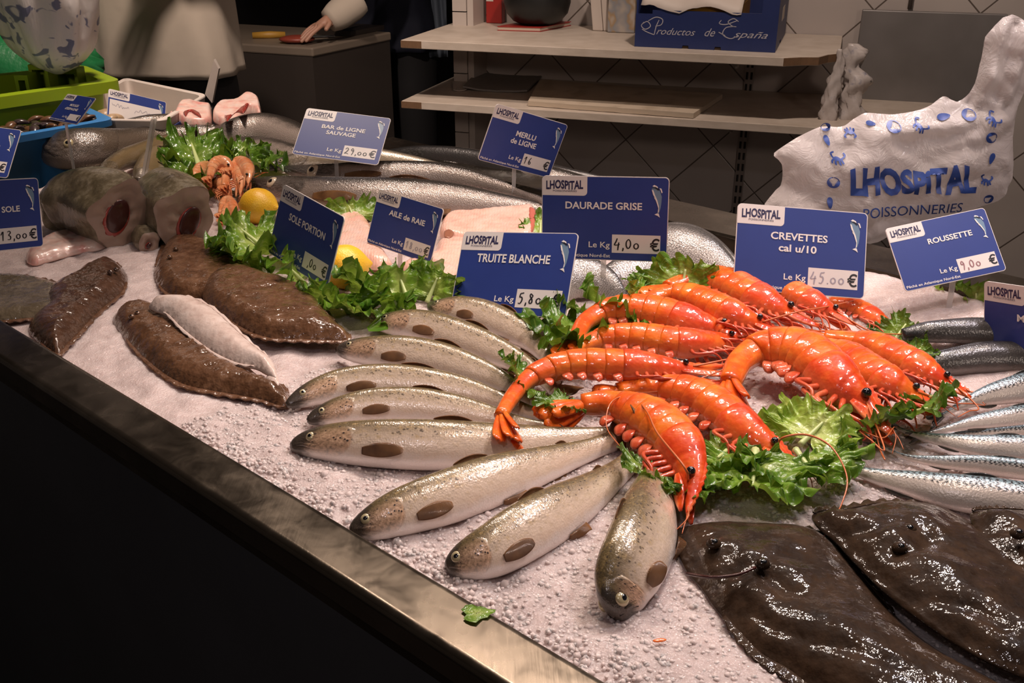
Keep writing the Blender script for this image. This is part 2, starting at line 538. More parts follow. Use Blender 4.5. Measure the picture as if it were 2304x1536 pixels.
ba = MB().box((-4.5, 7.4, 0.0), (8.5, 0, 0), (0, 0.1, 0), (0, 0, 2.75)).build('wall_far', MATS['dark_wall'], smooth=False)
tag(ba, 'dark far wall beyond the work table', 'wall', kind='structure')
# tiled pillar closing the left end of the wall
pl_ = wa(1022, 200, 0.42); pr_ = wa(1066, 200, 0.42)
pil = thing('trim_1', wp((pl_ + pr_) / 2, 0.28, 0), 'narrow tiled pillar at the left end of the shelves', 'pillar')
pil['kind'] = 'structure'
mid_a = wa(1053, 200, 0.42)
zs = [W(1030, q, 0.42)[2] for q in (345 + 40, 297, 165, 33)]
gap = abs(zs[1] - zs[2])
z = zs[1] - 5 * gap
while z < 2.6:
    zb = max(0.0, z)
    MB().box(wp(pl_, 0.42, zb + 0.002), E1 * (mid_a - pl_ - 0.002), E2 * 0.16, (0, 0, z + gap - zb - 0.004)).build('tile', MATS['pillar_tile'], pil, False)
    z += gap
MB().box(wp(mid_a, 0.426, 0), E1 * (pr_ - mid_a), E2 * 0.15, (0, 0, 2.7)).build('edge_strip', MATS['pillar_tile'], pil, False)

g = G('shelf_white')
g.set(color=g.ramp(g.noise(14.0, g.vmul(g.obj(), (1, 1, 3)), 4.0), [(0.3, (0.47, 0.385, 0.31)), (0.7, (0.58, 0.49, 0.41))]), rough=0.45)
SHELF = g.m
plain('chipboard', (0.20, 0.105, 0.05), 0.8, var=(90, 0.6))
def shelf(label, ztop, th, uL, uR, vv, chamfer):
    a0 = wa(uL, vv); a1 = wa(uR, vv)
    poly = [(a0, 0), (a1, 0)]
    poly += [(a1 + 0.05, 0.035), (a1 + 0.10, 0.05), (a1 + 0.125, 0.11), (a1 + 0.16, 0.15), (a1 + 0.16, WALL - 0.004)] if chamfer else [(a1, WALL - 0.004)]
    poly += [(a0, WALL - 0.004)]
    k = len(poly)
    vs = [wp(a, o, ztop) for a, o in poly] + [wp(a, o, ztop - th) for a, o in poly]
    fs = [tuple(range(k)), tuple(range(2 * k - 1, k - 1, -1))] + [(i, i + k, (i + 1) % k + k, (i + 1) % k) for i in range(k)]
    t = thing('wall_shelf', wp((a0 + a1) / 2, WALL / 2, ztop - th), label, 'shelf', 'white wall shelves')
    bevel(mesh('board', vs, fs, SHELF, t, smooth=False), 0.002)
    MB().box(wp(a0 - 0.001, -0.0015, ztop - th + 0.002), E1 * 0.075, E2 * 0.02, (0, 0, th - 0.004)).build('bare_edge', MATS['chipboard'], t, False)
    if chamfer:
        mm = MB()
        for (p, q) in zip(poly[1:5], poly[2:6]):
            d = np.array([q[0] - p[0], q[1] - p[1]]); L_ = np.linalg.norm(d); d /= L_
            ex = E1 * d[0] + E2 * d[1]; ey = E1 * d[1] - E2 * d[0]
            mm.box(wp(p[0], p[1], ztop - th + 0.002), ex * L_, ey * 0.002, (0, 0, th - 0.004))
        mm.build('bare_edge', MATS['chipboard'], t, False)
    return t, a0, a1
Z1 = W(1300, 108)[2]; Z2 = W(1300, 252)[2]
shelf('upper white wall shelf carrying the blue crate and black bowl', Z1, 0.027, 903, 1766, 110, True)
shelf('lower white wall shelf carrying papers and flat cardboard', Z2, 0.026, 905, 2150, 260, False)

# slotted upright
plain('upright', (0.30, 0.25, 0.22), 0.4, metal=0.5)
plain('slot', (0.015, 0.012, 0.01), 0.8)
for uu, lab in ((1672, 'slotted metal shelf upright on the tiles under the blue crate'),):
    ua = float(np.dot(W(uu, 320, WALL), E1))
    t = thing('shelf_upright', wp(ua, WALL - 0.01, 0.2), lab, 'shelf upright')
    MB().box(wp(ua - 0.016, WALL - 0.012, 0.2), E1 * 0.032, E2 * 0.011, (0, 0, 1.15)).build('rail', MATS['upright'], t, False)
    mm = MB()
    zz = 0.24
    while zz < 1.3:
        for dx in (-0.012, 0.004):
            mm.box(wp(ua + dx, WALL - 0.0135, zz), E1 * 0.008, E2 * 0.004, (0, 0, 0.026))
        zz += 0.042
    mm.build('slots', MATS['slot'], t, False)
    for zt, th in ((Z1, 0.027), (Z2, 0.026)):
        MB().box(wp(ua - 0.004, 0.05, zt - th - 0.02), E1 * 0.008, E2 * (WALL - 0.06), (0, 0, 0.019)).build('bracket', MATS['upright'], t, False)
# ---------------------------------------------------------------- on and around the shelves
def shelf_pt(u, v, z):
    return PZ(u, v, z)
plain('crate_blue', (0.012, 0.022, 0.095), 0.5, var=(30, 1.3))
plain('crate_inside', (0.10, 0.06, 0.035), 0.8)
plain('paper_white', (0.55, 0.47, 0.41), 0.6)
plain('yellow_wrap', (0.50, 0.24, 0.012), 0.45)
plain('script_print', (0.40, 0.38, 0.42), 0.5)
# blue cardboard crate
fa, fb = float(np.dot(PZ(1434, 100, Z1), E1)), float(np.dot(PZ(1741, 124, Z1), E1))
foff = float(np.dot(PZ(1741, 124, Z1), E2)) - D0
f2 = float(np.dot(PZ(1434, 100, Z1), E2)) - D0
foff = (foff + f2) / 2; foff = max(foff, 0.003)
cr_d = WALL - foff - 0.03
ct = W(1741, 42, foff)[2]; ch = W(1600, -14, foff)[2]
lowz = W(1600, 27, foff)[2]
crate = thing('cardboard_crate', wp((fa + fb) / 2, foff + cr_d / 2, Z1), 'dark blue cardboard fruit crate printed Productos de España on the upper shelf', 'crate')
th = .006
Hc = .185
zl = lowz - Z1
def wpoly(nm, pts, off, mat, parent, dep=th, axis=0):
    """a board cut to a polygon in the wall frame: axis 0 faces the room, axis 1 is a side board"""
    k = len(pts)
    if axis == 0:
        vs = [wp(a, off, z) for a, z in pts] + [wp(a, off + dep, z) for a, z in pts]
    else:
        vs = [wp(off, a, z) for a, z in pts] + [wp(off - dep, a, z) for a, z in pts]
    return mesh(nm, vs, [tuple(range(k)), tuple(range(2 * k - 1, k - 1, -1))] + [(i, i + k, (i + 1) % k + k, (i + 1) % k) for i in range(k)], MATS[mat], parent, smooth=False)
def notch(a0, a1, n):
    out = []
    for q in n: out += [(q - .011, Z1 + .0005), (q - .009, Z1 + .010), (q + .009, Z1 + .010), (q + .011, Z1 + .0005)]
    return out
wdt = fb - fa
front = [(fa, Z1 + .0005)] + notch(fa, fb, (fa + wdt * .37, fa + wdt * .60)) + [(fb, Z1 + .0005), (fb, Z1 + Hc), (fb - wdt * .115, Z1 + Hc), (fb - wdt * .115, Z1 + zl), (fa + wdt * .12, Z1 + zl), (fa + wdt * .12, Z1 + zl - .012), (fa, Z1 + zl - .012)]
wpoly('front_board', front, foff, 'crate_blue', crate)
wpoly('back_board', [(fa, Z1 + .0005), (fb, Z1 + .0005), (fb, Z1 + Hc), (fa, Z1 + Hc)], foff + cr_d - th, 'crate_blue', crate)
side = [(foff + th, Z1 + .0005), (foff + cr_d * .4, Z1 + .0005), (foff + cr_d * .42, Z1 + .012), (foff + cr_d * .52, Z1 + .012), (foff + cr_d * .54, Z1 + .0005), (foff + cr_d - th, Z1 + .0005), (foff + cr_d - th, Z1 + Hc), (foff + th, Z1 + Hc)]
sb = wpoly('side_board', side, fb, 'crate_blue', crate, axis=1)
wpoly('side_board', [(a, z) for a, z in side], fa + th, 'crate_blue', crate, axis=1)
MB().box(wp(fa + th, foff + th, Z1 + .001), E1 * (wdt - 2 * th), E2 * (cr_d - 2 * th), (0, 0, .006)).build('bottom', MATS['crate_inside'], crate, False)
la = float(np.dot(W(1775, 55, 0), E1))
MB().box(wp(fb + .0002, foff + cr_d * .38, Z1 + .075), E1 * .0006, E2 * cr_d * .22, (0, 0, .042)).build('white_label', MATS['paper_white'], sb, False)
_cu = text2d  # lettering helper lives with the signs
# flowing lettering on the crate front
def wall_text(nm, s, a0, a1, z0, cap, off, mat, parent, bold=0.0, shear=0.45):
    v, f = text2d(s, bold, shear); w = v[:, 0].max()
    MB().add([wp(a0 + (a1 - a0) * x / w, off, z0 + y / .73 * cap - .055 * (x / w) * 0) for x, y in v], [q[::-1] for q in f]).build(nm, MATS[mat], parent, False)
def wall_strokes(nm, lines, w, off, mat, parent):
    V, F = stroke2d(lines, w)
    MB().add([wp(a, off, z) for a, z in V], F).build(nm, MATS[mat], parent, False)
zt = Z1 + zl * .36
wall_text('lettering', 'roductos', fa + wdt * .155, fa + wdt * .435, zt, .022, foff - .0008, 'script_print', crate)
wall_text('lettering', 'de', fa + wdt * .50, fa + wdt * .575, zt, .026, foff - .0008, 'script_print', crate)
wall_text('lettering', 'spaña', fa + wdt * .705, fa + wdt * .94, zt, .022, foff - .0008, 'script_print', crate)
def flo(x0, sc, ln): return [[(fa + wdt * (x0 + sc * px * .12), zt + py * .04) for px, py in l] for l in ln]
wall_strokes('lettering', flo(.05, 1, [[(.75, -.05), (.85, .6), (1.0, 1.1)], [(.1, .9), (-.05, .6), (.2, .35), (.5, .6), (.3, .95), (.0, .75)], [(.35, 1.0), (.8, 1.3), (1.2, 1.15), (1.15, .75), (.8, .6)], [(.0, .35), (.3, .15), (.75, -.05)]]), .0013, foff - .0008, 'script_print', crate)
wall_strokes('lettering', flo(.61, 1, [[(1.0, 1.2), (.7, 1.4), (.4, 1.15), (.65, .85), (.9, .8)], [(.75, .82), (.3, .7), (.15, .2), (.6, -.1), (1.0, .1)], [(.0, 1.25), (-.1, 1.0), (.3, .95), (.9, 1.25)], [(.3, .1), (-.1, .35)]]), .0013, foff - .0008, 'script_print', crate)
# what the crate holds: yellow packet with white paper
yl = thing('yellow_packet', wp(fa + wdt * .46, foff + cr_d * .45, Z1 + .007), 'yellow packet inside the blue crate', 'packet')
bevel(MB().box(wp(fa + wdt * .28, foff + .035, Z1 + .0075), E1 * wdt * .46, E2 * cr_d * .6, (0, 0, zl + .018)).build('wrapper', MATS['yellow_wrap'], yl, False), .006)
m = MB(); Q = np.zeros((24, 10, 3))
for i in range(24):
    for j in range(10):
        a = fa + wdt * (.035 + .71 * i / 23); o = foff - .004 + (cr_d * .7) * j / 9
        Q[i, j] = wp(a, o, Z1 + zl + .014 + (.045 * min(1, j / 2.5) - .008 * (j == 0)) + .010 * math.sin(i * .45 + 1) + .006 * fbm(i * .3, j * .4, 2))
o = solid(m.grid(Q).build('paper_sheet', MATS['paper_white']), .001)
tag(o, 'crumpled white paper spilling over the edge of the blue crate', 'paper')

# black bowl on a red book, red box
plain('red_print', (0.30, 0.016, 0.012), 0.4)
plain('page_edge', (0.50, 0.38, 0.30), 0.7)
plain('black_bowl', (0.008, 0.008, 0.008), 0.45)
bk0 = PZ(1119, 69, Z1); bk1 = PZ(1216, 72, Z1); bk2 = PZ(1285, 58, Z1)
bk = thing('book', bk0, 'thick red book lying flat under the black bowl', 'book')
ex = bk1 - bk0; ey = bk2 - bk1; ex[2] = ey[2] = 0
MB().box(bk0 + [0, 0, .0005], ex, ey, (0, 0, .0025)).build('cover', MATS['red_print'], bk, False)
MB().box(bk0 + ex * .01 + ey * .01 + [0, 0, .003], ex * .97, ey * .97, (0, 0, .010)).build('pages', MATS['page_edge'], bk, False)
MB().box(bk0 + [0, 0, .013], ex, ey, (0, 0, .0025)).build('cover', MATS['red_print'], bk, False)
bz = Z1 + .016
bc = bk0 + ex * .55 + ey * .5
br_ = 150 / 2 * depth(bc) / FPX
pr_o = [(.001, 0), (.5, .0), (.72, .10), (.92, .32), (1.0, .62), (.99, .9), (.94, 1.12), (.96, 1.16), (.90, 1.14), (.94, .9), (.95, .62), (.86, .34), (.66, .14), (.001, .06)]
Q = np.array([[(bc[0] + br_ * r * math.cos(q), bc[1] + br_ * r * math.sin(q), bz + br_ * z) for q in np.linspace(0, 2 * math.pi, 40, endpoint=False)] for r, z in pr_o])
o = MB().grid(Q, closed=True).build('bowl', MATS['black_bowl']); tag(o, 'round black bowl standing on the red book', 'bowl')
ra = float(np.dot(PZ(1094, 52, Z1), E1)); roff = float(np.dot(PZ(1094, 52, Z1), E2)) - D0
rb = thing('carton', wp(ra, roff, Z1), 'red carton on the upper shelf behind the black bowl', 'carton')
bevel(MB().box(wp(ra, roff, Z1 + .001), E1 * .062, E2 * min(.10, WALL - roff - .01), (0, 0, .115)).build('box', MATS['red_print'], rb, False), .002)
MB().box(wp(ra + .001, roff - .0006, Z1 + .079), E1 * .028, E2 * .0006, (0, 0, .03)).build('white_label', MATS['paper_white'], rb, False)

# leaning printed packets beside the crate
g = G('packet_print'); n_ = g.noise(14.0, g.obj(), 2.0)
g.set(color=g.ramp(n_, [(0.36, (0.42, 0.36, 0.31)), (0.5, (0.26, 0.26, 0.27)), (0.56, (0.36, 0.24, 0.13)), (0.66, (0.46, 0.40, 0.35))]), rough=.4); MATS['packet_print'] = g.m
for k, (u0, u1, vv) in enumerate(((1326, 1352, 69), (1350, 1368, 70), (1366, 1432, 73))):
    q = PZ(u0, vv, Z1); a0 = float(np.dot(q, E1)); a1 = float(np.dot(PZ(u1, vv, Z1), E1)); o0 = float(np.dot(q, E2)) - D0
    lean = np.array(E1) * -.018 * (k < 2)
    dpt = min(.16, WALL - o0 - .012)
    o = MB().box(wp(a0 + .012 * (k < 2), o0, Z1 + .001), E1 * (a1 - a0 - .002), E2 * dpt, lean + np.array([0, 0, .15])).build('printed_packet', MATS['paper_white' if k < 2 else 'packet_print'], smooth=False)
    bevel(o, .003)
    tag(o, ['slim white packet leaning left, nearest the black bowl', 'slim white packet leaning between the other two packets', 'wide printed packet standing against the left side of the blue crate'][k], 'packet', 'packets left of the blue crate')

# papers on the lower shelf
plain('newsprint', (0.17, 0.15, 0.135), 0.7, var=(45, 1.6))
g = G('card_cream'); g.set(color=g.ramp(g.wave(160.0, g.obj(), 1.0, 2.0, 1.0, 'Z'), [(0.2, (0.42, 0.33, 0.24)), (0.8, (0.52, 0.42, 0.32))]), rough=.7); MATS['card_cream'] = g.m
zz = Z2 + .002
def shelf_sheets(nm, quad, z0, n, tstep, mat, label, cat, curl=0.0, seed=0, group=None):
    """a stack of sheets over four shelf points (u, v)"""
    r = random.Random(seed)
    q = [PZ(u, v, z0) for u, v in quad]
    m = MB()
    G_ = np.zeros((2, 16, 10, 3))
    for b in range(2):
        for i in range(16):
            for j in range(10):
                s, t = i / 15, j / 9
                p = (q[0] * (1 - s) + q[1] * s) * (1 - t) + (q[3] * (1 - s) + q[2] * s) * t
                p = p.copy(); p[2] = z0 + (n * tstep if b else 0) + curl * (.9 * max(0, .25 - s) * 4 + .45 * math.sin(s * 9) * .2 + max(0, s - .85) * 3) * (1 - .5 * t) + .0012 * fbm(i * .6, j * .5, seed)
                G_[b, i, j] = p
    m.grid(G_[1]); m.grid(G_[0][:, ::-1])
    for edge in (G_[:, :, 0], G_[:, ::-1, 9], G_[:, 0, ::-1], G_[:, 15, :]): m.grid(edge)
    o = m.build(nm, MATS[mat], smooth=False)
    return tag(o, label, cat, group)
shelf_sheets('newspaper', [(1042, 203), (1186, 209), (1236, 158), (1085, 155)], zz, 1, .006, 'newsprint', 'grey newspaper with a curled edge on the left of the lower shelf', 'newspaper', .010, 3)
shelf_sheets('cardboard_stack', [(1188, 238), (1560, 266), (1625, 222), (1215, 188)], zz, 1, .016, 'card_cream', 'stack of flat cream cardboard in the middle of the lower shelf', 'cardboard', 0, 5)
o = shelf_sheets('paper_sheet', [(1020, 205), (1048, 204), (1070, 188), (1018, 186)], zz, 1, .002, 'paper_white', 'scrap of white paper at the left end of the lower shelf', 'paper', .004, 6)

# rolled bags hanging at the right end of the shelves
g = G('roll_plastic'); g.set(color=g.ramp(g.noise(30.0, g.obj(), 3.0), [(0.3, (0.42, 0.36, 0.33)), (0.6, (0.52, 0.46, 0.43)), (0.8, (0.12, 0.13, 0.22))]), rough=.4); MATS['roll_plastic'] = g.m
def hanging(nm, px, off, wpx, label, mat='roll_plastic', seed=0):
    pts = spline([(u, v, w) for (u, v), w in zip(px, wpx)], 30)
    Q = np.zeros((30, 20, 3))
    for i, (u, v, w) in enumerate(pts):
        c = W(u, v, off); r = w * depth(c) / FPX
        for j in range(20):
            a = 2 * math.pi * j / 20; rr = r * (1 + .2 * math.sin(3 * a + i * .8 + seed) + .16 * math.sin(7 * a - i * 1.1) + .35 * fbm(math.cos(a) * 1.5 + seed, math.sin(a) * 1.5, i * .22, 3))
            Q[i, j] = c + E1 * rr * math.cos(a) + E2 * rr * .5 * math.sin(a)
    m = MB().grid(Q, closed=True); m.f += [tuple(range(20)), tuple(range(599, 579, -1))]
    return tag(m.build(nm, MATS[mat]), label, 'plastic bag', 'bags hanging beside the shelves')
hanging('hanging_bag', [(1918, 98), (1926, 120), (1916, 150), (1930, 180), (1915, 215), (1918, 260), (1920, 300)], .16, [10, 26, 18, 30, 22, 28, 30], 'crumpled pale bag hanging beside the right end of the upper shelf', seed=1)
hanging('hanging_bag', [(1890, 110), (1888, 150), (1876, 190), (1866, 240), (1862, 300)], .13, [4, 10, 14, 18, 20], 'narrow pale bag hanging left of the crumpled one', seed=4)

# steel sheet leaning on the tiles, conduit
g = G('dull_steel'); g.set(color=g.ramp(g.noise(4.0, g.obj(), 3.0), [(0.3, (0.16, 0.145, 0.135)), (0.7, (0.23, 0.21, 0.20))]), metal=.45, rough=.48); MATS['dull_steel'] = g.m
so = WALL - .05
q = [W(1948, 270, so), W(2270, 300, so), W(2268, 37, so), W(1941, 18, so)]
a0, a1 = float(np.dot(q[3], E1)), float(np.dot(q[2], E1)); z1 = (q[3][2] + q[2][2]) / 2
o = MB().box(wp(a0, so, z1 - .55), E1 * (a1 - a0), E2 * .025, (0, 0, .55)).build('steel_board', MATS['dull_steel'], smooth=False)
bevel(o, .003); tag(o, 'large dull grey steel board on the tiles behind the plastic bag', 'steel board')
ca_ = float(np.dot(W(2048, 10, WALL), E1))
o = MB().tube([wp(ca_, WALL - .012, z1 + .004), wp(ca_, WALL - .012, 2.6)], .008, 10).build('trim_2', MATS['upright']); tag(o, 'thin vertical conduit above the steel board', 'conduit', kind='structure')

# ---------------------------------------------------------------- work table far back left
plain('table_top', (0.16, 0.125, 0.095), 0.4, var=(7, 1.3))
plain('table_body', (0.035, 0.026, 0.021), 0.6)
tq = [PZ(540, 98, .90), PZ(703, 108, .90), PZ(880, 72, .90)]
far = tq[0] + (tq[2] - tq[1])
poly = [tq[0] + (tq[0] - tq[1]) * 1.4, tq[1], tq[2], far + (tq[0] - tq[1]) * 1.4]
tb = thing('work_table', (tq[1][0], tq[1][1], 0), 'dark work table with a pale top in the dim back room', 'table')
k = 4
def prism(poly, z0, z1):
    return [(p[0], p[1], z1) for p in poly] + [(p[0], p[1], z0) for p in poly], [tuple(range(k)), tuple(range(2 * k - 1, k - 1, -1))] + [(i, i + k, (i + 1) % k + k, (i + 1) % k) for i in range(k)]
v, f = prism(poly, .866, .90); bevel(mesh('table_top', v, f, MATS['table_top'], tb, smooth=False), .006)
cen = sum(np.array(p) for p in poly) / 4
v, f = prism([cen + (np.array(p) - cen) * .985 for p in poly], 0.02, .866); mesh('table_body', v, f, MATS['table_body'], tb, smooth=False)
plain('yellow_handle', (0.42, 0.22, 0.03), .5); plain('blade_steel', (.3, .3, .3), .3, metal=.9)
kn = thing('knife', PZ(570, 82, .901), 'knife with a yellow handle lying on the work table', 'knife')
h0, h1 = PZ(568, 80, .912), PZ(642, 78, .912)
MB().tube([h0, h0 * .5 + h1 * .5, h1], [.013, .016, .012], 10).build('handle', MATS['yellow_handle'], kn)
dk = nrm(h1 - h0)
MB().box(h1 + [0, 0, -.008], dk * .2, np.cross(dk, [0, 0, 1]) * .035, (0, 0, .002)).build('blade', MATS['blade_steel'], kn, False)
plain('raw_meat', (0.16, 0.03, 0.018), .4, var=(30, 1.8))
m = MB(); c = PZ(668, 88, .915)
m.ball(c, ((.07, .01, 0), (-.01, .05, 0), (0, 0, .016)), 16, 8)
o = m.build('fish_scraps', MATS['raw_meat']); tag(o, 'dark red fish scraps on the pale table top', 'fish scraps')
plain('tray_dark', (.03, .022, .018), .4)
c0 = PZ(790, 82, .901)
o = MB().box(c0, (tq[2] - tq[1]) * .45, (tq[0] - tq[1]) * .5, (0, 0, .02)).build('chopping_tray', MATS['tray_dark'], smooth=False); tag(o, 'dark tray on the right of the work table', 'tray')

# ---------------------------------------------------------------- people
def skin_body(name, nodes, edges, mat, parent, root=0, sub=2):
    me = bpy.data.meshes.new(name)
    org = np.array(top_of(parent).location)
    me.from_pydata([tuple(np.array(p) - org) for p, r in nodes], edges, [])
    o = bpy.data.objects.new(name, me); COL.objects.link(o); o.parent = parent
    me.materials.append(mat)
    sk = o.modifiers.new('skin', 'SKIN'); sk.use_smooth_shade = True
    for d, (p, r) in zip(me.skin_vertices[0].data, nodes):
        rr = r if hasattr(r, '__len__') else (r, r); d.radius = rr
    for i, d in enumerate(me.skin_vertices[0].data): d.use_root = (i == root)
    s = o.modifiers.new('sub', 'SUBSURF'); s.levels = sub; s.render_levels = sub
    return o
plain('skin_tone', (0.42, 0.22, 0.15), .5, sss=.1, ssss=.01)
plain('white_cloth', (0.50, 0.42, 0.34), .85, bump=(9, .15, .015))
plain('trousers', (0.012, 0.011, 0.012), .8)
plain('navy_cloth', (0.012, 0.014, 0.030), .8)
plain('hair_dark', (0.03, 0.02, 0.015), .7)
plain('shoe', (0.02, 0.02, 0.02), .5)

def person(label, foot, face, lean=0.0, cloth='white_cloth', hem=0.93, arm_l=None, arm_r=None, sc=1.0, arms_up=False):
    """a standing figure: foot = ground point, face = heading; lean tips the trunk forward (radians)"""
    f_ = np.array([math.cos(face), math.sin(face), 0.0]); r_ = np.array([f_[1], -f_[0], 0.0]); base = np.array([foot[0], foot[1], 0.0])
    def L(x, y, z):                                  # right, forward, up
        if z > 0.95:
            q = z - 0.95; y = y + math.sin(lean) * q; z = 0.95 + math.cos(lean) * q
        return base + (r_ * x + f_ * y + np.array([0, 0, z])) * sc
    t_ = thing('person', base, label, 'person')
    if arms_up:
        arm_l, arm_r = [(L(.20 * q, 0, 1.40), L(.27 * q, .06, 1.33), L(.20 * q, .28, 1.42), L(.17 * q, .35, 1.45)) for q in (-1, 1)]
    nodes = [(L(0, 0, .95), (.15, .11)), (L(0, .01, 1.12), (.14, .10)), (L(0, .01, 1.30), (.16, .11)), (L(0, 0, 1.44), (.11, .08)), (L(0, .01, 1.50), (.055, .055)), (L(0, .03, 1.60), (.075, .09)), (L(0, .03, 1.70), (.072, .085)), (L(0, .02, 1.755), (.045, .055))]
    edges = [(0, 1), (1, 2), (2, 3), (3, 4), (4, 5), (5, 6), (6, 7)]
    for sg in (-1, 1):
        k = len(nodes)
        nodes += [(L(.10 * sg, 0, .88), .095), (L(.11 * sg, .01, .50), .06), (L(.115 * sg, -.02, .28), .052), (L(.115 * sg, -.03, .09), .042), (L(.125 * sg, .13, .035), .035)]
        edges += [(0, k), (k, k + 1), (k + 1, k + 2), (k + 2, k + 3), (k + 3, k + 4)]
    hands = []
    for sg, arm in ((-1, arm_l), (1, arm_r)):
        k = len(nodes)
        sh_, el, wr, hd = arm or (L(.20 * sg, 0, 1.40), L(.25 * sg, .0, 1.12), L(.25 * sg, .10, .88), L(.24 * sg, .13, .80))
        nodes += [(sh_, .055), (el, .042), (wr, .029), ((np.array(wr) * .45 + np.array(hd) * .55), (.038, .02))]
        edges += [(3, k), (k, k + 1), (k + 1, k + 2), (k + 2, k + 3)]
        hands.append((np.array(wr, float), np.array(hd, float), sg, k + 3))
        d = nrm(np.array(hd) - np.array(wr)); side = nrm(np.cross(d, [0, 0, 1.0])); pc = nodes[-1][0]
        for fi, (ofs, ln) in enumerate(((-.030, .070), (-.010, .080), (.010, .076), (.030, .060))):
            b = len(nodes)
            nodes += [(pc + d * .035 + side * ofs, .009), (pc + d * (.035 + ln * .5) + side * ofs * 1.1 + [0, 0, -.008], .0085), (pc + d * (.035 + ln) + side * ofs * 1.1 + [0, 0, -.026], .007)]
            edges += [(k + 3, b), (b, b + 1), (b + 1, b + 2)]
        b = len(nodes)
        nodes += [(pc - d * .01 + side * .04 * -sg, .0105), (pc + d * .025 + side * .062 * -sg + [0, 0, -.012], .009)]
        edges += [(k + 3, b), (b, b + 1)]
    body = skin_body('body', nodes, edges, MATS['skin_tone'], t_)
    hc = L(0, .03, 1.66)
    m = MB(); m.ball(hc + np.array([0, 0, .035]) - f_ * .02, (r_ * .083, f_ * .10, np.array([0, 0, .09])), 18, 10); m.build('hair', MATS['hair_dark'], t_)
    for sg in (-1, 1):
        MB().ball(hc + f_ * .083 + r_ * .032 * sg + np.array([0, 0, .0]), (r_ * .012, f_ * .008, np.array([0, 0, .008])), 10, 6).build('eye', MATS['pupil'] if 'pupil' in MATS else plain('pupil0', (.01, .01, .01)), t_)
        MB().ball(hc + r_ * .082 * sg + np.array([0, 0, -.01]), (r_ * .012, f_ * .02, np.array([0, 0, .03])), 10, 6).build('ear', MATS['skin_tone'], t_)
    MB().ball(hc + f_ * .10 + np.array([0, 0, -.022]), (r_ * .014, f_ * .018, np.array([0, 0, .024])), 10, 6).build('nose', MATS['skin_tone'], t_)
    MB().ball(hc + f_ * .088 + np.array([0, 0, -.06]), (r_ * .024, f_ * .006, np.array([0, 0, .006])), 10, 6).build('mouth', MATS['raw_meat'], t_)
    # jacket with folds
    Z_ = np.linspace(hem, 1.47, 34); Q = np.zeros((34, 64, 3))
    for i, z in enumerate(Z_):
        hw_ = np.interp(z, [.8, .95, 1.12, 1.30, 1.40, 1.44, 1.47], [.236, .232, .220, .22, .207, .13, .07]); dp = np.interp(z, [.8, .95, 1.12, 1.3, 1.4, 1.47], [.165, .155, .145, .15, .12, .07])
        fall = max(0, (1.2 - z) / .4)
        for j in range(64):
            a = 2 * math.pi * j / 64
            fold = 1 + fall * (.04 * math.sin(5 * a + 1.2) + .035 * math.sin(11 * a + z * 7)) + .02 * math.sin(3 * a + z * 14)
            ex_ = 2 / 2.6
            cx = math.copysign(abs(math.cos(a)) ** ex_, math.cos(a)); cy = math.copysign(abs(math.sin(a)) ** ex_, math.sin(a))
            Q[i, j] = L(hw_ * cx * fold, dp * cy * fold, z)
    solid(MB().grid(Q, closed=True).build('jacket', MATS[cloth], t_), .004)
    for sg, arm in ((-1, arm_l), (1, arm_r)):
        sh_, el, wr, hd = [np.array(q, float) for q in (arm or (L(.20 * sg, 0, 1.40), L(.25 * sg, .0, 1.12), L(.25 * sg, .10, .88), L(.24 * sg, .13, .80)))]
        MB().tube(spline([L(.13 * sg, 0, 1.40), sh_, el, el * .2 + wr * .8], 22), np.linspace(.088, .052, 22), 14).build('sleeve', MATS[cloth], t_)
    for sg in (-1, 1):
        MB().tube(spline([L(.07 * sg, 0, .98), L(.105 * sg, 0, .80), L(.115 * sg, .01, .50), L(.12 * sg, -.02, .10)], 20), np.linspace(.128, .085, 20), 14).build('trouser_leg', MATS['trousers'], t_)
        m = MB(); c = L(.122 * sg, .06, .045); m.ball(c, (r_ * .05, f_ * .14, np.array([0, 0, .044])), 14, 8); m.build('shoe', MATS['shoe'], t_)
    return t_, L
pc = at_dist(372, 100, 3.45)
hz = pc[2]
hemz = at_dist(430, 168, 3.38)[2]
person('person in a white jacket and black trousers standing behind the white foam box', (pc[0] - .01, pc[1] + .02), math.radians(-100), 0.0, 'white_cloth', hemz / 1.04, sc=1.04,
       arms_up=True)
hand = PZ(708, 62, .96); el2 = hand + np.array([.26, .16, .16])
pp = hand + np.array([.22, .62, 0])
shd = np.array([pp[0] - .02, pp[1] - .36, 1.28])
p2, _ = person('person in dark navy clothes leaning over the work table in the dim back room', (pp[0], pp[1]), math.radians(-110), .45, 'navy_cloth', .80,
       arm_l=(shd + [.36, .1, .02], shd + [.42, -.02, -.10], shd + [.30, -.2, .0], shd + [.25, -.25, .02]), arm_r=(shd, el2 + [0, .05, .1], hand + np.array([.07, .05, .03]), hand))
# pale cuff on the working arm and pale cloth on the table edge
MB().tube(spline([hand + np.array([.05, .035, .02]), hand + np.array([.10, .07, .05]), hand + np.array([.17, .11, .09])], 12), [.045, .05, .055, .058, .06, .06, .06, .06, .06, .058, .055, .05], 14).build('oversleeve', MATS['white_cloth'], p2)
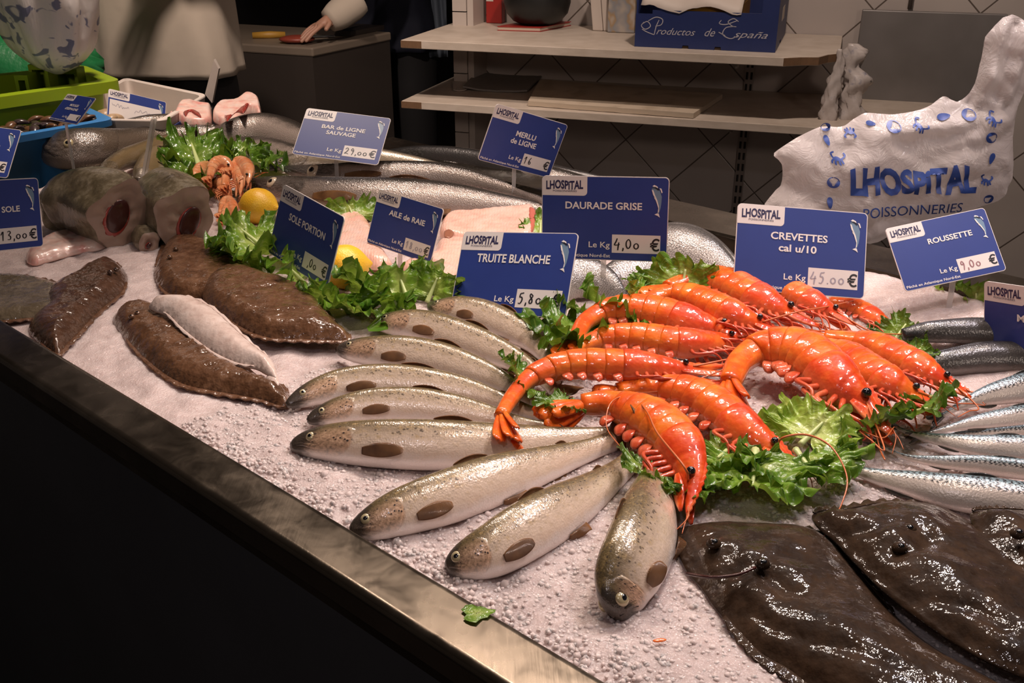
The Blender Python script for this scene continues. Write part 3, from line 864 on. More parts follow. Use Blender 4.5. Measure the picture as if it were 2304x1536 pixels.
# ---------------------------------------------------------------- tubs, foam box and bags at the back left
plain('tub_blue', (0.03, 0.17, 0.42), 0.4, sss=.1, ssss=.01)
plain('tub_green', (0.25, 0.36, 0.008), 0.4, sss=.1, ssss=.01)
plain('sack_green', (0.012, 0.15, 0.045), 0.4, bump=(30, .4, .01))
plain('foam_white', (0.62, 0.54, 0.48), 0.6, bump=(300, .2, .001))
def tub(name, quad, z0, z1, mat, label, wall=.010, lip=.016, taper=.90, floor_t=.012, slots=(), notch_=None):
    """open box over four rim corners (world points, in order), tapering to its floor"""
    q = [np.array([p[0], p[1], 0]) for p in quad]
    if sum(q[i][0] * q[(i + 1) % 4][1] - q[(i + 1) % 4][0] * q[i][1] for i in range(4)) < 0: q = q[::-1]
    cen = sum(q) / 4
    t_ = thing(name, (cen[0], cen[1], z0), label, 'tub')
    def loop(inset, z, k):
        pts = []
        for i in range(4):
            p = cen + (q[i] - cen) * k; a = nrm(q[(i - 1) % 4] - q[i]); b = nrm(q[(i + 1) % 4] - q[i])
            p = p + (a + b) * inset
            r = .03
            for s in np.linspace(0, 1, 6):
                pts.append(((p + a * r) * (1 - s) ** 2 + 2 * p * s * (1 - s) + (p + b * r) * s * s) + np.array([0, 0, z]))
        return np.array(pts)
    L_ = [loop(0, z0, taper), loop(0, z0 + (z1 - z0) * .8, taper + (1 - taper) * .8), loop(-lip * .2, z1 - lip, 1.0), loop(-lip, z1 - lip * .9, 1.0), loop(-lip, z1, 1.0), loop(-lip * .2, z1 + .002, 1.0), loop(wall, z1, 1.0), loop(wall, z0 + floor_t, taper), loop(.3 * wall + .05, z0 + floor_t, taper)]
    m = MB().grid(np.array(L_), closed=True)
    n = len(L_[0]); k0 = 0
    m.f.append(tuple(range(n))[::-1]); kk = (len(L_) - 1) * n; m.f.append(tuple(range(kk, kk + n)))
    o = m.build('shell', MATS[mat], t_)
    o.modifiers.new('split', 'EDGE_SPLIT').split_angle = math.radians(45)
    return t_, q, cen
# blue tub
bz0, bz1 = ICE - .05, ICE + .075
bq = [PZ(-120, 330, bz1), PZ(238, 268, bz1), PZ(150, 228, bz1), PZ(-150, 258, bz1)]
tbl, q_, cb = tub('mussel_tub', bq, bz0, bz1, 'tub_blue', 'bright blue plastic tub of mussels at the left edge', taper=.97)
fa_ = PZ(58, 318, ICE + .035); fb_ = PZ(122, 307, ICE + .035)
dn = nrm(np.cross(bq[1] - bq[0], [0, 0, 1.0]))
MB().box(fa_ + dn * -.003 + [0, 0, -.010], fb_ - fa_, dn * .022, (0, 0, .022)).build('handle_slot', MATS['slot'], tbl, False)
gb = nrm(bq[2] - bq[3])
MB().box(bq[3] + gb * .06 + [0, 0, -.02], gb * .30, np.cross([0, 0, 1.0], gb) * .012, (0, 0, .05)).build('raised_back', MATS['tub_blue'], tbl, False)
plain('mussel_shell', (0.022, 0.014, 0.014), .25, coat=.5, var=(60, 2.5)); plain('mussel_brown', (0.11, 0.05, 0.025), .3, coat=.4)
r = random.Random(9)
def bil(s, t, z):
    p = (bq[0] * (1 - s) + bq[1] * s) * (1 - t) + (bq[3] * (1 - s) + bq[2] * s) * t
    return np.array([p[0], p[1], z])
proto = None
for k in range(58):
    s = .34 + .60 * ((k * .618) % 1); t = r.uniform(.16, .62)
    c = bil(s, t, bz1 - .034 + r.uniform(0, .022) + .008 * (t < .4))
    a = r.uniform(0, 6.3); tl = r.uniform(-.5, .5)
    if proto is None or k < 2:
        m = MB(); Q = np.zeros((12, 14, 3))
        for i in range(12):
            x = i / 11
            for j in range(14):
                b = 2 * math.pi * j / 14; w = .011 * math.sin(math.pi * min(1, x * .85 + .08)) ** .7
                Q[i, j] = (.042 * (x - .5), w * math.cos(b), .62 * w * math.sin(b) + .004 * math.sin(math.pi * x))
        m.grid(Q, closed=True); m.f += [tuple(range(14)), tuple(range(167, 153, -1))]
        o = m.build('mussel', MATS['mussel_shell' if k == 0 else 'mussel_brown'], origin=(0, 0, 0))
        protos = (o,) if k == 0 else (protos[0], o); proto = o
    else:
        o = protos[k % 3 == 0].copy(); COL.objects.link(o)
    o.location = Vector(c); o.rotation_euler = (tl, r.uniform(-.4, .4), a)
    tag(o, 'mussel heaped in the bright blue tub at the left edge', 'mussel', 'mussels in the blue tub')
# green tub behind with a divided insert
gz0, gz1 = ICE - .053, ICE + .12
gq = [PZ(-150, 234, gz1), PZ(238, 180, gz1), PZ(170, 152, gz1), PZ(-160, 185, gz1)]
tg, q_, cg = tub('green_tub', gq, gz0, gz1, 'tub_green', 'bright lime green plastic tub behind the blue one', lip=.03)
for (u0, u1, v, hgt) in ((70, 112, 188, .045), (36, 66, 196, .028), (124, 175, 176, .022)):
    p0, p1 = PZ(u0, v, gz1), PZ(u1, v, gz1); d = p1 - p0; nn_ = nrm(np.cross([0, 0, 1.0], d))
    m = MB(); w = .008
    L_ = np.linalg.norm(d); e = d / L_
    m.box(p0 + [0, 0, -.06], e * w, nn_ * .05, (0, 0, .06 + hgt)); m.box(p1 - e * w + [0, 0, -.06], e * w, nn_ * .05, (0, 0, .06 + hgt)); m.box(p0 + e * w + [0, 0, hgt - .012], d - 2 * e * w, nn_ * .05, (0, 0, .012)); m.box(p0 + nn_ * .044 + e * w + [0, 0, -.06], d - 2 * e * w, nn_ * .006, (0, 0, .06 + hgt - .012))
    m.build('divider', MATS['tub_green'], tg, False)
# green sack behind
m = MB(); c = at_dist(30, 150, 3.3); c[2] = max(c[2], .98)
Q = np.zeros((14, 40, 3))
for i in range(14):
    th_ = math.pi * i / 13
    for j in range(40):
        a = 2 * math.pi * j / 40; k = 1 + .08 * math.sin(5 * a + i) + .05 * math.sin(11 * a + 2 * i)
        Q[i, j] = c + np.array([.24 * math.sin(th_) * math.cos(a) * k, .16 * math.sin(th_) * math.sin(a) * k, .10 * math.cos(th_) * (1 + .1 * math.sin(3 * a))])
o = m.grid(Q, closed=True).build('green_sack', MATS['sack_green']); tag(o, 'dark green plastic sack behind the lime green tub', 'sack')
sb_ = thing('stand', C3(-3.2, 1.1, 0), 'dark stand carrying the green sack in the back left', 'stand')
MB().box(C3(-3.45, .86, 0), RD * .5, RN * .48, (0, 0, c[2] - .101)).build('block', MATS['panel'], sb_, False)
# white foam box with raised flap
fz0, fz1 = ICE - .053, ICE + .068
fq = [PZ(110, 268, fz1), PZ(368, 272, fz1), PZ(466, 214, fz1), PZ(282, 176, fz1)]
tf, q_, cf = tub('foam_box', fq, fz0, fz1, 'foam_white', 'white foam fish box of clams with a raised corner flap', wall=.016, lip=.002, taper=.93)
tf['category'] = 'box'
fl0 = PZ(470, 216, fz1); up = np.array([.03, .015, .0])
fp = Pplane(481, 134, fl0, nrm(np.array([0.0, -1, .0]))); fp2 = Pplane(492, 155, fl0, nrm(np.array([0.0, -1, 0])))
e_ = nrm(fq[3] - fq[2])
v = [Pplane(461, 212, fl0, nrm(np.array([0.0, -1, 0]))), Pplane(477, 232, fl0, nrm(np.array([0.0, -1, 0]))), fp2, fp]
v2 = [np.array(p) + np.array([.0, .016, .0]) for p in v]
mesh('flap', v + v2, [(0, 1, 2, 3), (7, 6, 5, 4), (0, 4, 5, 1), (1, 5, 6, 2), (2, 6, 7, 3), (3, 7, 4, 0)], MATS['foam_white'], tf, smooth=False)
b0, b1 = fq[1] * .999, fq[2]
nn_ = nrm(np.cross(b1 - b0, [0, 0, 1.0]))
if nn_[0] < 0: nn_ = -nn_
MB().box(b0 + (b1 - b0) * .12 + nn_ * .004 + [0, 0, -.085], (b1 - b0) * .8, nn_ * .002, (0, 0, .066)).build('blue_band', plain('band_blue', (.02, .05, .2), .5), tf, False)
plain('clam_shell', (0.46, 0.31, 0.18), .4, var=(70, .6))
MB().box(cf + [-.13, -.07, fz0 + .013], (.26, 0, 0), (0, .14, 0), (0, 0, .004)).build('drip_mat', MATS['foam_white'], tf, False)
for k in range(40):
    s = r.uniform(.22, .52); t = r.uniform(.08, .36)
    p = (fq[0] * (1 - s) + fq[1] * s) * (1 - t) + (fq[3] * (1 - s) + fq[2] * s) * t
    c = np.array([p[0], p[1], fz1 - .03 + r.uniform(0, .026)])
    if k == 0:
        m = MB(); m.ball((0, 0, 0), ((.016, 0, 0), (0, .013, 0), (0, 0, .009)), 14, 9); o = m.build('clam', MATS['clam_shell'], origin=(0, 0, 0)); cp = o
    else:
        o = cp.copy(); COL.objects.link(o)
    o.location = Vector(c); o.rotation_euler = (r.uniform(-.7, .7), r.uniform(-.7, .7), r.uniform(0, 6)); o.scale = (r.uniform(.85, 1.25),) * 3
    tag(o, 'beige clam in the white foam box beside the MOULES sign', 'clam', 'clams in the foam box')
# white carrier bag with blue print hanging at the top left
g = G('carrier_plastic'); o_ = g.obj()
pm = g.math('MULTIPLY', g.step(g.noise(26.0, o_, 2.0, .5, .8), .58, .64), .8)
g.set(color=g.mix(pm, (0.74, 0.69, 0.66), (0.045, 0.07, 0.20)), rough=.35, normal=g.bump(g.noise(14.0, g.vmul(o_, (1, 1, .3)), 4.0), .5, .02)); MATS['carrier'] = g.m
cc = at_dist(95, 40, 2.75); Q = np.zeros((30, 48, 3))
for i in range(30):
    s = i / 29
    z = np.interp(s, [0, 1], [at_dist(120, 166, 2.75)[2], cc[2] + .40])
    wv = np.interp(s, [0, .04, .12, .3, .5, .75, .9, 1], [.01, .055, .095, .125, .14, .11, .06, .03])
    for j in range(48):
        a = 2 * math.pi * j / 48; k = 1 + .10 * math.sin(7 * a + s * 5) * (.4 + s) + .05 * math.sin(13 * a - s * 9)
        Q[i, j] = (cc[0] + wv * math.cos(a) * k + .015 * (1 - s), cc[1] + .75 * wv * math.sin(a) * k, z)
m = MB().grid(Q, closed=True)
o = m.build('carrier_bag', MATS['carrier']); tag(o, 'white carrier bag with blue print hanging over the green tub', 'plastic bag')
hk = MB(); hk.tube([(cc[0], cc[1], cc[2] + .38), (cc[0], cc[1], 2.76)], .004, 8)
o = hk.build('hanging_hook', MATS['upright']); tag(o, 'thin hook line from the ceiling holding the carrier bag', 'hook')
# pale cloth hanging in the back room beside the pillar
q0 = at_dist(978, 60, 4.6); Q = np.zeros((16, 24, 3))
for i in range(16):
    for j in range(24):
        s = j / 23; Q[i, j] = (q0[0] + (s - .5) * .11, q0[1] + .015 * math.sin(s * 16 + i * .3), at_dist(978, 128, 4.6)[2] + i / 15 * .55)
o = solid(MB().grid(Q).build('hanging_cloth', plain('cloth_blue', (.16, .19, .24), .8)), .004)
tag(o, 'pale blue cloth hanging in the dim room left of the pillar', 'cloth')
for k in range(1):
    o = MB().tube([(q0[0], q0[1], at_dist(978, 128, 4.6)[2] + .55), (q0[0], q0[1], 2.76)], .004, 8).build('hanging_hook', MATS['upright']); tag(o, 'thin line from the ceiling holding the pale blue cloth', 'hook')
# ---------------------------------------------------------------- swept bodies (fish, shrimps)
class Body:
    """a body swept along a spine; S(t, phi, off): phi 0 = back, pi/2 = visible flank, pi = belly"""
    def __init__(self, spine, hw, prof, roll=40.0, k=0.62, side=1, lift=0.0, n=72, rest=True, heights=None, kprof=None):
        spine = [tuple(q) for q in spine]
        roll = math.radians(roll)
        self.n = n
        uvs = spline([(u, v) for u, v in spine], n)
        t = np.linspace(0, 1, n); self.t = t
        lft = np.interp(t, np.linspace(0, 1, len(lift)), lift) if hasattr(lift, '__len__') else np.full(n, lift)
        pr = np.interp(t, [p[0] for p in prof], [p[1] for p in prof])
        pr = np.convolve(np.r_[pr[0], pr[0], pr, pr[-1], pr[-1]], [.1, .2, .4, .2, .1], 'valid')
        pr[0] = prof[0][1]; pr[-1] = prof[-1][1]
        hwp = pr * hw if not hasattr(hw, '__len__') else np.interp(t, np.linspace(0, 1, len(hw)), hw)
        kk = np.full(n, k) if kprof is None else np.interp(t, [p[0] for p in kprof], [p[1] for p in kprof])
        h = np.full(n, 0.02) + lft
        for it in range(4):
            X = np.array([P(u, v, hh) for (u, v), hh in zip(uvs, h)])
            T = np.gradient(X, axis=0)
            for _ in range(2): T = np.vstack([T[:1], (T[:-2] + T[1:-1] + T[2:]) / 3, T[-1:]])
            T = np.array([nrm(q) for q in T])
            Dh = np.array([nrm(np.cross([0, 0, 1.0], q)) for q in T]) * side
            Z = np.array([0, 0, 1.0])
            D = np.array([nrm(math.cos(roll) * d + math.sin(roll) * Z) for d in Dh])
            D = np.array([nrm(d - q * np.dot(d, q)) for d, q in zip(D, T)])
            L = np.cross(T, D) * side
            a = np.zeros(n)
            for i in range(n):
                vd = nrm(X[i] - EYE); nn_ = nrm(np.cross(T[i], vd))
                c = math.sqrt(np.dot(D[i], nn_) ** 2 + (kk[i] * np.dot(L[i], nn_)) ** 2)
                a[i] = hwp[i] * depth(X[i]) / FPX / max(c, 0.3)
            b = a * kk
            ext = np.sqrt((a * D[:, 2]) ** 2 + (b * L[:, 2]) ** 2)
            if heights is not None:
                h = np.interp(t, np.linspace(0, 1, len(heights)), heights)
            else:
                h = (ext if rest else ext * 0) + lft - 0.003
                h = np.convolve(np.r_[[h[0]] * 6, h, [h[-1]] * 6], np.ones(13) / 13, 'valid')
        self.X, self.T, self.D, self.L, self.a, self.b = X, T, D, L, a, b
        self.len = np.linalg.norm(np.diff(X, axis=0), axis=1).sum()
        self.base = np.array([X[n // 2][0], X[n // 2][1], (X[:, 2] - ext).min()])
    def at(self, arr, t):
        x = np.clip(t, 0, 1) * (self.n - 1); i = int(min(self.n - 2, math.floor(x))); f = x - i
        return arr[i] * (1 - f) + arr[i + 1] * f
    def S(self, t, phi, off=0.0, sx=1.0):
        X = self.at(self.X, t); D = self.at(self.D, t); L = self.at(self.L, t)
        a = self.at(self.a, t); b = self.at(self.b, t)
        nd, nl = math.cos(phi) / max(a, 1e-5), math.sin(phi) / max(b, 1e-5)
        q = math.hypot(nd, nl)
        p = X + D * a * sx * math.cos(phi) + L * b * sx * math.sin(phi) + (D * nd + L * nl) / q * off
        if t > 1: p = p + self.T[-1] * (t - 1) * self.len
        if t < 0: p = p + self.T[0] * t * self.len
        return p

def rings(body, ts, nphi, fn=None):
    out = np.zeros((len(ts), nphi, 3)); uv = []
    for i, t in enumerate(ts):
        for j in range(nphi):
            ph = 2 * math.pi * j / nphi
            if ph > math.pi: ph -= 2 * math.pi
            off = fn(t, ph) if fn else 0.0
            out[i, j] = body.S(t, ph, off)
            uv.append((t, abs(ph) / math.pi))
    return out, uv

def close_ends(mb, out, uv):
    n, m = out.shape[:2]
    k = len(mb.v) - n * m
    for row in (0, n - 1):
        c = out[row].mean(0)
        ci = len(mb.v); mb.v.append(tuple(c)); mb.uvs.append((uv[row * m][0], 0.5))
        for j in range(m):
            a, b = k + row * m + j, k + row * m + (j + 1) % m
            mb.f.append((ci, b, a) if row == 0 else (ci, a, b))

def patch(body, tf, n, m, offf, v0f, v1f):
    """a sheet hugging the body: s along, w across; tf(s) -> t, v0f/v1f(s) -> phi range, offf(s, w) -> height off the skin"""
    Q = np.zeros((n, m, 3)); uv = []
    for i in range(n):
        s = i / (n - 1); t = tf(s)
        for j in range(m):
            w = j / (m - 1)
            ph = v0f(s) * (1 - w) + v1f(s) * w
            Q[i, j] = body.S(t, ph, offf(s, w))
            uv.append((t, abs(ph) / math.pi))
    return Q, uv

# ---- fish skins
def fish_mat(name, back, flank, belly, headc, snout, spots=None, head_spots=None, metal=0.3, scale=(150, 34), gold=None, stripes=None, vback=(0.12, 0.36), vbelly=(0.62, 0.80), rough=0.3, glit=0.16, scalecol=0.0):
    g = G(name)
    uv = g.uv(); s = g.sep(uv); t, v = s[0], s[1]
    wob = g.math('ADD', v, g.math('MULTIPLY', g.math('SUBTRACT', g.noise(5.0, g.vmul(uv, (4, 2, 1)), 4.0), 0.5), 0.16))
    c = g.mix(g.step(wob, *vback), back, flank)
    if gold:
        c = g.mix(g.math('MULTIPLY', g.step(g.noise(14.0, g.vmul(uv, (3, 1, 1)), 5.0, 0.7), 0.48, 0.72), g.math('MULTIPLY', g.step(v, 0.75, 0.45), 0.6)), c, gold)
    c = g.mix(g.step(wob, *vbelly), c, belly)
    if stripes:
        w = g.wave(stripes[1], g.comb(g.math('ADD', t, g.math('MULTIPLY', g.noise(9.0, g.vmul(uv, (1, 2, 1)), 3.0), 0.06)), v), 5.0, 2.0, 3.0)
        c = g.mix(g.math('MULTIPLY', g.step(w, 0.5, 0.62), g.math('SUBTRACT', 1.0, g.step(v, 0.42, 0.50))), c, stripes[0])
    if spots:
        d = g.voro(1.0, g.vmul(uv, (spots[1], spots[1] * 0.30, 1)), 'F1')
        msk = g.math('MULTIPLY', g.math('SUBTRACT', 1.0, g.step(d, 0.20, 0.30)), g.math('SUBTRACT', 1.0, g.step(v, spots[2], spots[2] + 0.2)))
        c = g.mix(g.math('MULTIPLY', msk, 0.85), c, spots[0])
    hd = g.step(g.math('ADD', t, g.math('MULTIPLY', g.math('POWER', g.math('ABSOLUTE', g.math('SUBTRACT', v, 0.5)), 2.0), 0.55)), 0.208, 0.196)
    hn = g.noise(16.0, g.vmul(uv, (5, 1.2, 1)), 4.0)
    hc = g.ramp(hn, [(0.32, tuple(q * .45 for q in headc)), (0.5, headc), (0.68, tuple(min(1, q * 1.25 + .06) for q in headc))])
    hc = g.mix(g.step(v, 0.58, 0.85), hc, belly)
    hc = g.mix(g.step(v, 0.50, 0.22), hc, back)
    hc = g.mix(g.math('MULTIPLY', g.step(g.math('ADD', t, g.math('ADD', g.math('MULTIPLY', v, 0.06), g.math('MULTIPLY', g.noise(9.0, g.vmul(uv, (6, 2, 1))), 0.05))), 0.165, 0.10), 0.95), hc, snout)
    if head_spots:
        d = g.voro(1.0, g.vmul(uv, (58, 15, 1)), 'F1')
        hc = g.mix(g.math('MULTIPLY', g.math('SUBTRACT', 1.0, g.step(d, 0.2, 0.28)), g.math('SUBTRACT', 1.0, g.step(v, 0.55, 0.66))), hc, head_spots)
    c = g.mix(hd, c, hc)
    sc = g.voro(1.0, g.vmul(uv, (scale[0], scale[1], 1)), 'F1', 0, 0.6)
    gl = g.voro(430.0, g.pos(), 'F1', 0); sw = g.noise(85.0, g.pos(), 3.0)
    if scalecol:
        ed = g.voro(1.0, g.vmul(uv, (scale[0], scale[1], 1)), 'DISTANCE_TO_EDGE', 0, 0.45)
        c = g.mix(g.math('MULTIPLY', g.step(ed, 0.16, 0.03), scalecol), c, tuple(q * .4 for q in back))
    fine = g.noise(60.0, g.vmul(uv, (5, 1.4, 1)), 4.0)
    c = g.mix(g.math('MULTIPLY', g.math('SUBTRACT', fine, 0.35), 0.5, clamp=True), c, tuple(q * 0.5 for q in flank))
    g.set(color=c, metal=metal, rough=g.ramp(fine, [(0.3, rough * 0.7), (0.7, rough * 1.6)]), spec=0.4, coat=0.75, coatr=0.13,
          normal=g.bump(sc, 0.10, 0.0012, g.bump(gl, glit, 0.0012, g.bump(sw, 0.2, 0.003))))
    return g.m

MATS['trout'] = fish_mat('trout_skin', (0.115, 0.08, 0.028), (0.88, 0.69, 0.54), (0.95, 0.87, 0.82), (0.62, 0.39, 0.245), (0.016, 0.013, 0.011),
                         spots=((0.035, 0.025, 0.018), 62, 0.34), head_spots=(0.03, 0.02, 0.02), gold=(0.50, 0.34, 0.14), metal=.15, vback=(.20, .60), glit=.12)
MATS['hake'] = fish_mat('hake_skin', (0.028, 0.023, 0.019), (0.36, 0.29, 0.25), (0.58, 0.49, 0.44), (0.13, 0.105, 0.09), (0.03, 0.026, 0.025), glit=0.42, metal=0.4, scale=(260, 50), vback=(0.26, 0.52), vbelly=(0.70, 0.9))
MATS['big_hake'] = fish_mat('big_hake_skin', (0.035, 0.027, 0.02), (0.13, 0.095, 0.068), (0.30, 0.24, 0.20), (0.13, 0.10, 0.08), (0.05, 0.04, 0.035), glit=0.4, metal=0.3, scale=(220, 50), vback=(0.2, 0.5))
MATS['bass'] = fish_mat('bass_skin', (0.10, 0.085, 0.07), (0.46, 0.38, 0.28), (0.62, 0.55, 0.46), (0.3, 0.24, 0.18), (0.06, 0.05, 0.05), metal=0.25, scale=(120, 30), gold=(0.45, 0.33, 0.17))
MATS['bream'] = fish_mat('bream_skin', (0.06, 0.055, 0.052), (0.38, 0.335, 0.31), (0.60, 0.53, 0.50), (0.28, 0.25, 0.24), (0.05, 0.05, 0.05), metal=0.255, scale=(58, 34), scalecol=.75, glit=.3, vback=(0.15, 0.42))
MATS['mackerel'] = fish_mat('mackerel_skin', (0.22, 0.32, 0.36), (0.60, 0.52, 0.46), (0.74, 0.66, 0.62), (0.4, 0.36, 0.33), (0.08, 0.09, 0.1), metal=0.255, scale=(300, 60), stripes=((0.012, 0.016, 0.022), 15.0), vback=(0.30, 0.44), vbelly=(0.6, 0.85), rough=0.26)
MATS['dark_fish'] = fish_mat('dark_fish_skin', (0.022, 0.02, 0.02), (0.065, 0.058, 0.055), (0.14, 0.12, 0.11), (0.05, 0.045, 0.04), (0.02, 0.02, 0.02), metal=0.3, scale=(240, 60))
MATS['pollack'] = fish_mat('pollack_skin', (0.075, 0.055, 0.03), (0.21, 0.145, 0.07), (0.45, 0.38, 0.32), (0.2, 0.15, 0.09), (0.08, 0.06, 0.04), metal=0.2, scale=(200, 50))
plain('eye_gold', (0.46, 0.38, 0.22), 0.15, metal=0.2, coat=1.0)
plain('eye_pale', (0.62, 0.50, 0.36), 0.15, coat=1.0)
plain('pupil', (0.006, 0.006, 0.008), 0.06, coat=1.0)
g = G('fin_brown'); s = g.sep(g.uv())
g.set(color=g.ramp(g.noise(40.0, g.obj(), 3.0), [(0.3, (0.07, 0.028, 0.010)), (0.7, (0.22, 0.105, 0.04))]), rough=0.35, spec=0.2, coat=0.35, sss=0.1, ssss=0.004,
      normal=g.bump(g.wave(60.0, g.comb(s[1], s[0]), 1.0), 0.4, 0.001)); MATS['fin'] = g.m
g = G('fin_dark'); s = g.sep(g.uv())
g.set(color=g.ramp(g.noise(40.0, g.obj(), 3.0), [(0.3, (0.03, 0.025, 0.022)), (0.7, (0.09, 0.075, 0.06))]), rough=0.25, coat=0.5, normal=g.bump(g.wave(60.0, g.comb(s[1], s[0]), 1.0), 0.4, 0.001)); MATS['fin_dark'] = g.m
plain('mouth_dark', (0.03, 0.018, 0.014), 0.4)

TROUT = [(0, .16), (.012, .33), (.04, .48), (.08, .63), (.13, .76), (.2, .88), (.3, .97), (.4, 1.0), (.5, .98), (.62, .87), (.74, .68), (.84, .50), (.93, .39), (1, .38)]
HAKE = [(0, .12), (.015, .3), (.05, .48), (.1, .66), (.16, .8), (.25, .93), (.35, 1.0), (.5, .98), (.65, .8), (.8, .52), (.92, .3), (1, .26)]
BREAM = [(0, .15), (.04, .42), (.1, .66), (.18, .85), (.3, .98), (.42, 1.0), (.55, .92), (.7, .68), (.82, .42), (.92, .24), (1, .22)]
MACK = [(0, .10), (.03, .3), (.08, .5), (.16, .74), (.28, .95), (.42, 1.0), (.56, .92), (.7, .7), (.84, .38), (.95, .16), (1, .14)]

def make_fish(name, spine, hw, prof, mat, label, cat='fish', group=None, roll=42, k=0.6, side=1, lift=0.0, fin='fin', eye=('eye_gold', 0.072, 0.40, 0.20), gill=(0.10, 0.208), parts=('eye', 'gill', 'mouth', 'pect', 'pelv', 'dors', 'tail', 'anal'),
              pect=(0.235, 0.12, 0.66), heights=None, n=72, tail_len=0.13, eye_open=True):
    B = Body(spine, hw, prof, roll, k, side, lift, n, heights=heights)
    t_ = thing(name, B.base, label, cat, group)
    A = float(B.a.max()); mt = MATS[mat]
    ts = np.linspace(0, 1, n + 10)
    R_, uv = rings(B, ts, 28)
    m = MB().grid(R_, uv, closed=True); close_ends(m, R_, uv)
    m.build('body', mt, t_)
    if 'gill' in parts:
        def toff(s, w): return 0.0
        for sg in (1, -1):
            Q, uv = patch(B, lambda s: gill[0] + (gill[1] - gill[0]) * s, 16, 18,
                          lambda s, w: A * (0.004 + 0.035 * math.sin(math.pi * min(1.0, s * .62)) ) * (1 if s < .97 else 0.1) * min(1, 5 * w * (1 - w) + .02),
                          lambda s: sg * math.pi * (0.24 + 0.26 * max(0, s - .45) ** 1.5), lambda s: sg * math.pi * (0.80 - 0.95 * max(0, s - .35) ** 2))
            MB().grid(Q, uv).build('gill_cover', mt, t_)
    if 'eye' in parts:
        et, ev, er = eye[1], eye[2], eye[3] * A
        for sg in (1, -1):
            ph = sg * ev * math.pi
            c = B.S(et, ph, -0.25 * er); nn_ = nrm(B.S(et, ph, 1e-3) - B.S(et, ph, 0))
            tx = nrm(np.cross(nn_, B.at(B.D, et))); ty = np.cross(nn_, tx)
            e = MB().ball(c, (tx * er, ty * er, nn_ * er * 0.55), 18, 10).build('eye', MATS[eye[0]], t_)
            MB().ball(c + nn_ * er * 0.36, (tx * er * .52, ty * er * .46, nn_ * er * 0.26), 14, 8).build('pupil', MATS['pupil'], e)
    if 'mouth' in parts:
        for sg in (1, -1):
            pts = [B.S(tt, sg * math.pi * vv, -0.001) for tt, vv in ((-.004, .52), (.012, .56), (.03, .585), (.055, .62), (.08, .67), (.092, .70))]
            m = MB().tube(spline(pts, 14), np.linspace(0.012, 0.03, 14) * A * 1.0)
            m.build('mouth', MATS['mouth_dark'], t_)
            Q, uv = patch(B, lambda s: 0.02 + 0.085 * s, 10, 6, lambda s, w: A * 0.03 * math.sin(math.pi * w) * math.sin(math.pi * min(1, s + .1)) + 0.0005,
                          lambda s: sg * math.pi * (0.47 + 0.13 * s), lambda s: sg * math.pi * (0.56 + 0.14 * s))
            MB().grid(Q, uv).build('jaw', mt, t_)
    fm = MATS[fin]
    if 'pect' in parts:
        t0, ln, vc = pect
        for sg in (1, -1):
            Q, uv = patch(B, lambda s: t0 + ln * s, 24, 9, lambda s, w: A * (0.02 + 0.16 * s * (0.6 + 0.4 * w)) + 0.0006,
                          lambda s: sg * math.pi * (vc - 0.02 - 0.085 * math.sin(min(1, s * .92 + .07) * math.pi) ** .6 - .03 * s), lambda s: sg * math.pi * (vc + 0.01 + 0.065 * math.sin(min(1, s * .92 + .07) * math.pi) ** .6 - .03 * s))
            solid(MB().grid(Q, uv).build('pectoral_fin', fm, t_), 0.0012)
    if 'pelv' in parts:
        for sg in (1, -1):
            Q, uv = patch(B, lambda s: 0.54 + 0.085 * s, 9, 7, lambda s, w: A * (0.02 + 0.3 * s * w) + 0.0005,
                          lambda s: sg * math.pi * (0.84 - .03 * s), lambda s: sg * math.pi * (0.87 + 0.10 * math.sin(min(1, s + .15) * math.pi)))
            solid(MB().grid(Q, uv).build('pelvic_fin', fm, t_), 0.001)
    def keel(nm, t0, t1, hgt, phi, lean=0.0, lay=0.0):
        Q = np.zeros((14, 6, 3)); uv = []
        for i in range(14):
            s = i / 13; t = t0 + (t1 - t0) * s
            hh = hgt * A * math.sin(math.pi * min(1, s * .92 + .06)) ** .6 * (1 - .4 * s)
            p0 = B.S(t, phi, -0.001); dd = nrm(B.S(t, phi + lay, 1e-3) - B.S(t, phi + lay, 0)); tt = B.at(B.T, t)
            ll = B.at(B.L, t)
            for j in range(6):
                w = j / 5
                Q[i, j] = p0 + (dd * (1 - .25 * w) + tt * 0.7 * w + ll * lean * w) * hh * w
                uv.append((s, w))
        solid(MB().grid(Q, uv).build(nm, fm, t_), 0.001)
    if 'dors' in parts: keel('dorsal_fin', 0.43, 0.56, 0.30, 0.0, 0.5)
    if 'adip' in parts: keel('adipose_fin', 0.80, 0.84, 0.2, 0.0, 0.4)
    if 'long_dors' in parts:
        keel('dorsal_fin', 0.26, 0.36, 0.34, 0.0, 0.5); keel('dorsal_fin', 0.42, 0.9, 0.22, 0.0, 0.5)
    if 'anal' in parts: keel('anal_fin', 0.70, 0.80, 0.32, math.pi, 0.3)
    if 'tail' in parts:
        Q = np.zeros((10, 15, 3)); uv = []
        TL = tail_len * B.len
        for i in range(10):
            s = i / 9
            for j in range(15):
                w = j / 14 * 2 - 1
                sp = B.a[-1] * (1 + 2.2 * s ** .9) * 1.02
                Q[i, j] = B.X[-1] + B.T[-1] * TL * s * (0.62 + 0.38 * abs(w) ** 1.3) + B.D[-1] * sp * w + B.L[-1] * 0.002 * math.sin(9 * w) * s - B.T[-1] * 0.004
                Q[i, j][2] = max(Q[i, j][2], ICE + 0.001)
                uv.append((s, (w + 1) / 2))
        solid(MB().grid(Q, uv).build('tail_fin', fm, t_), 0.0014)
    return B, t_

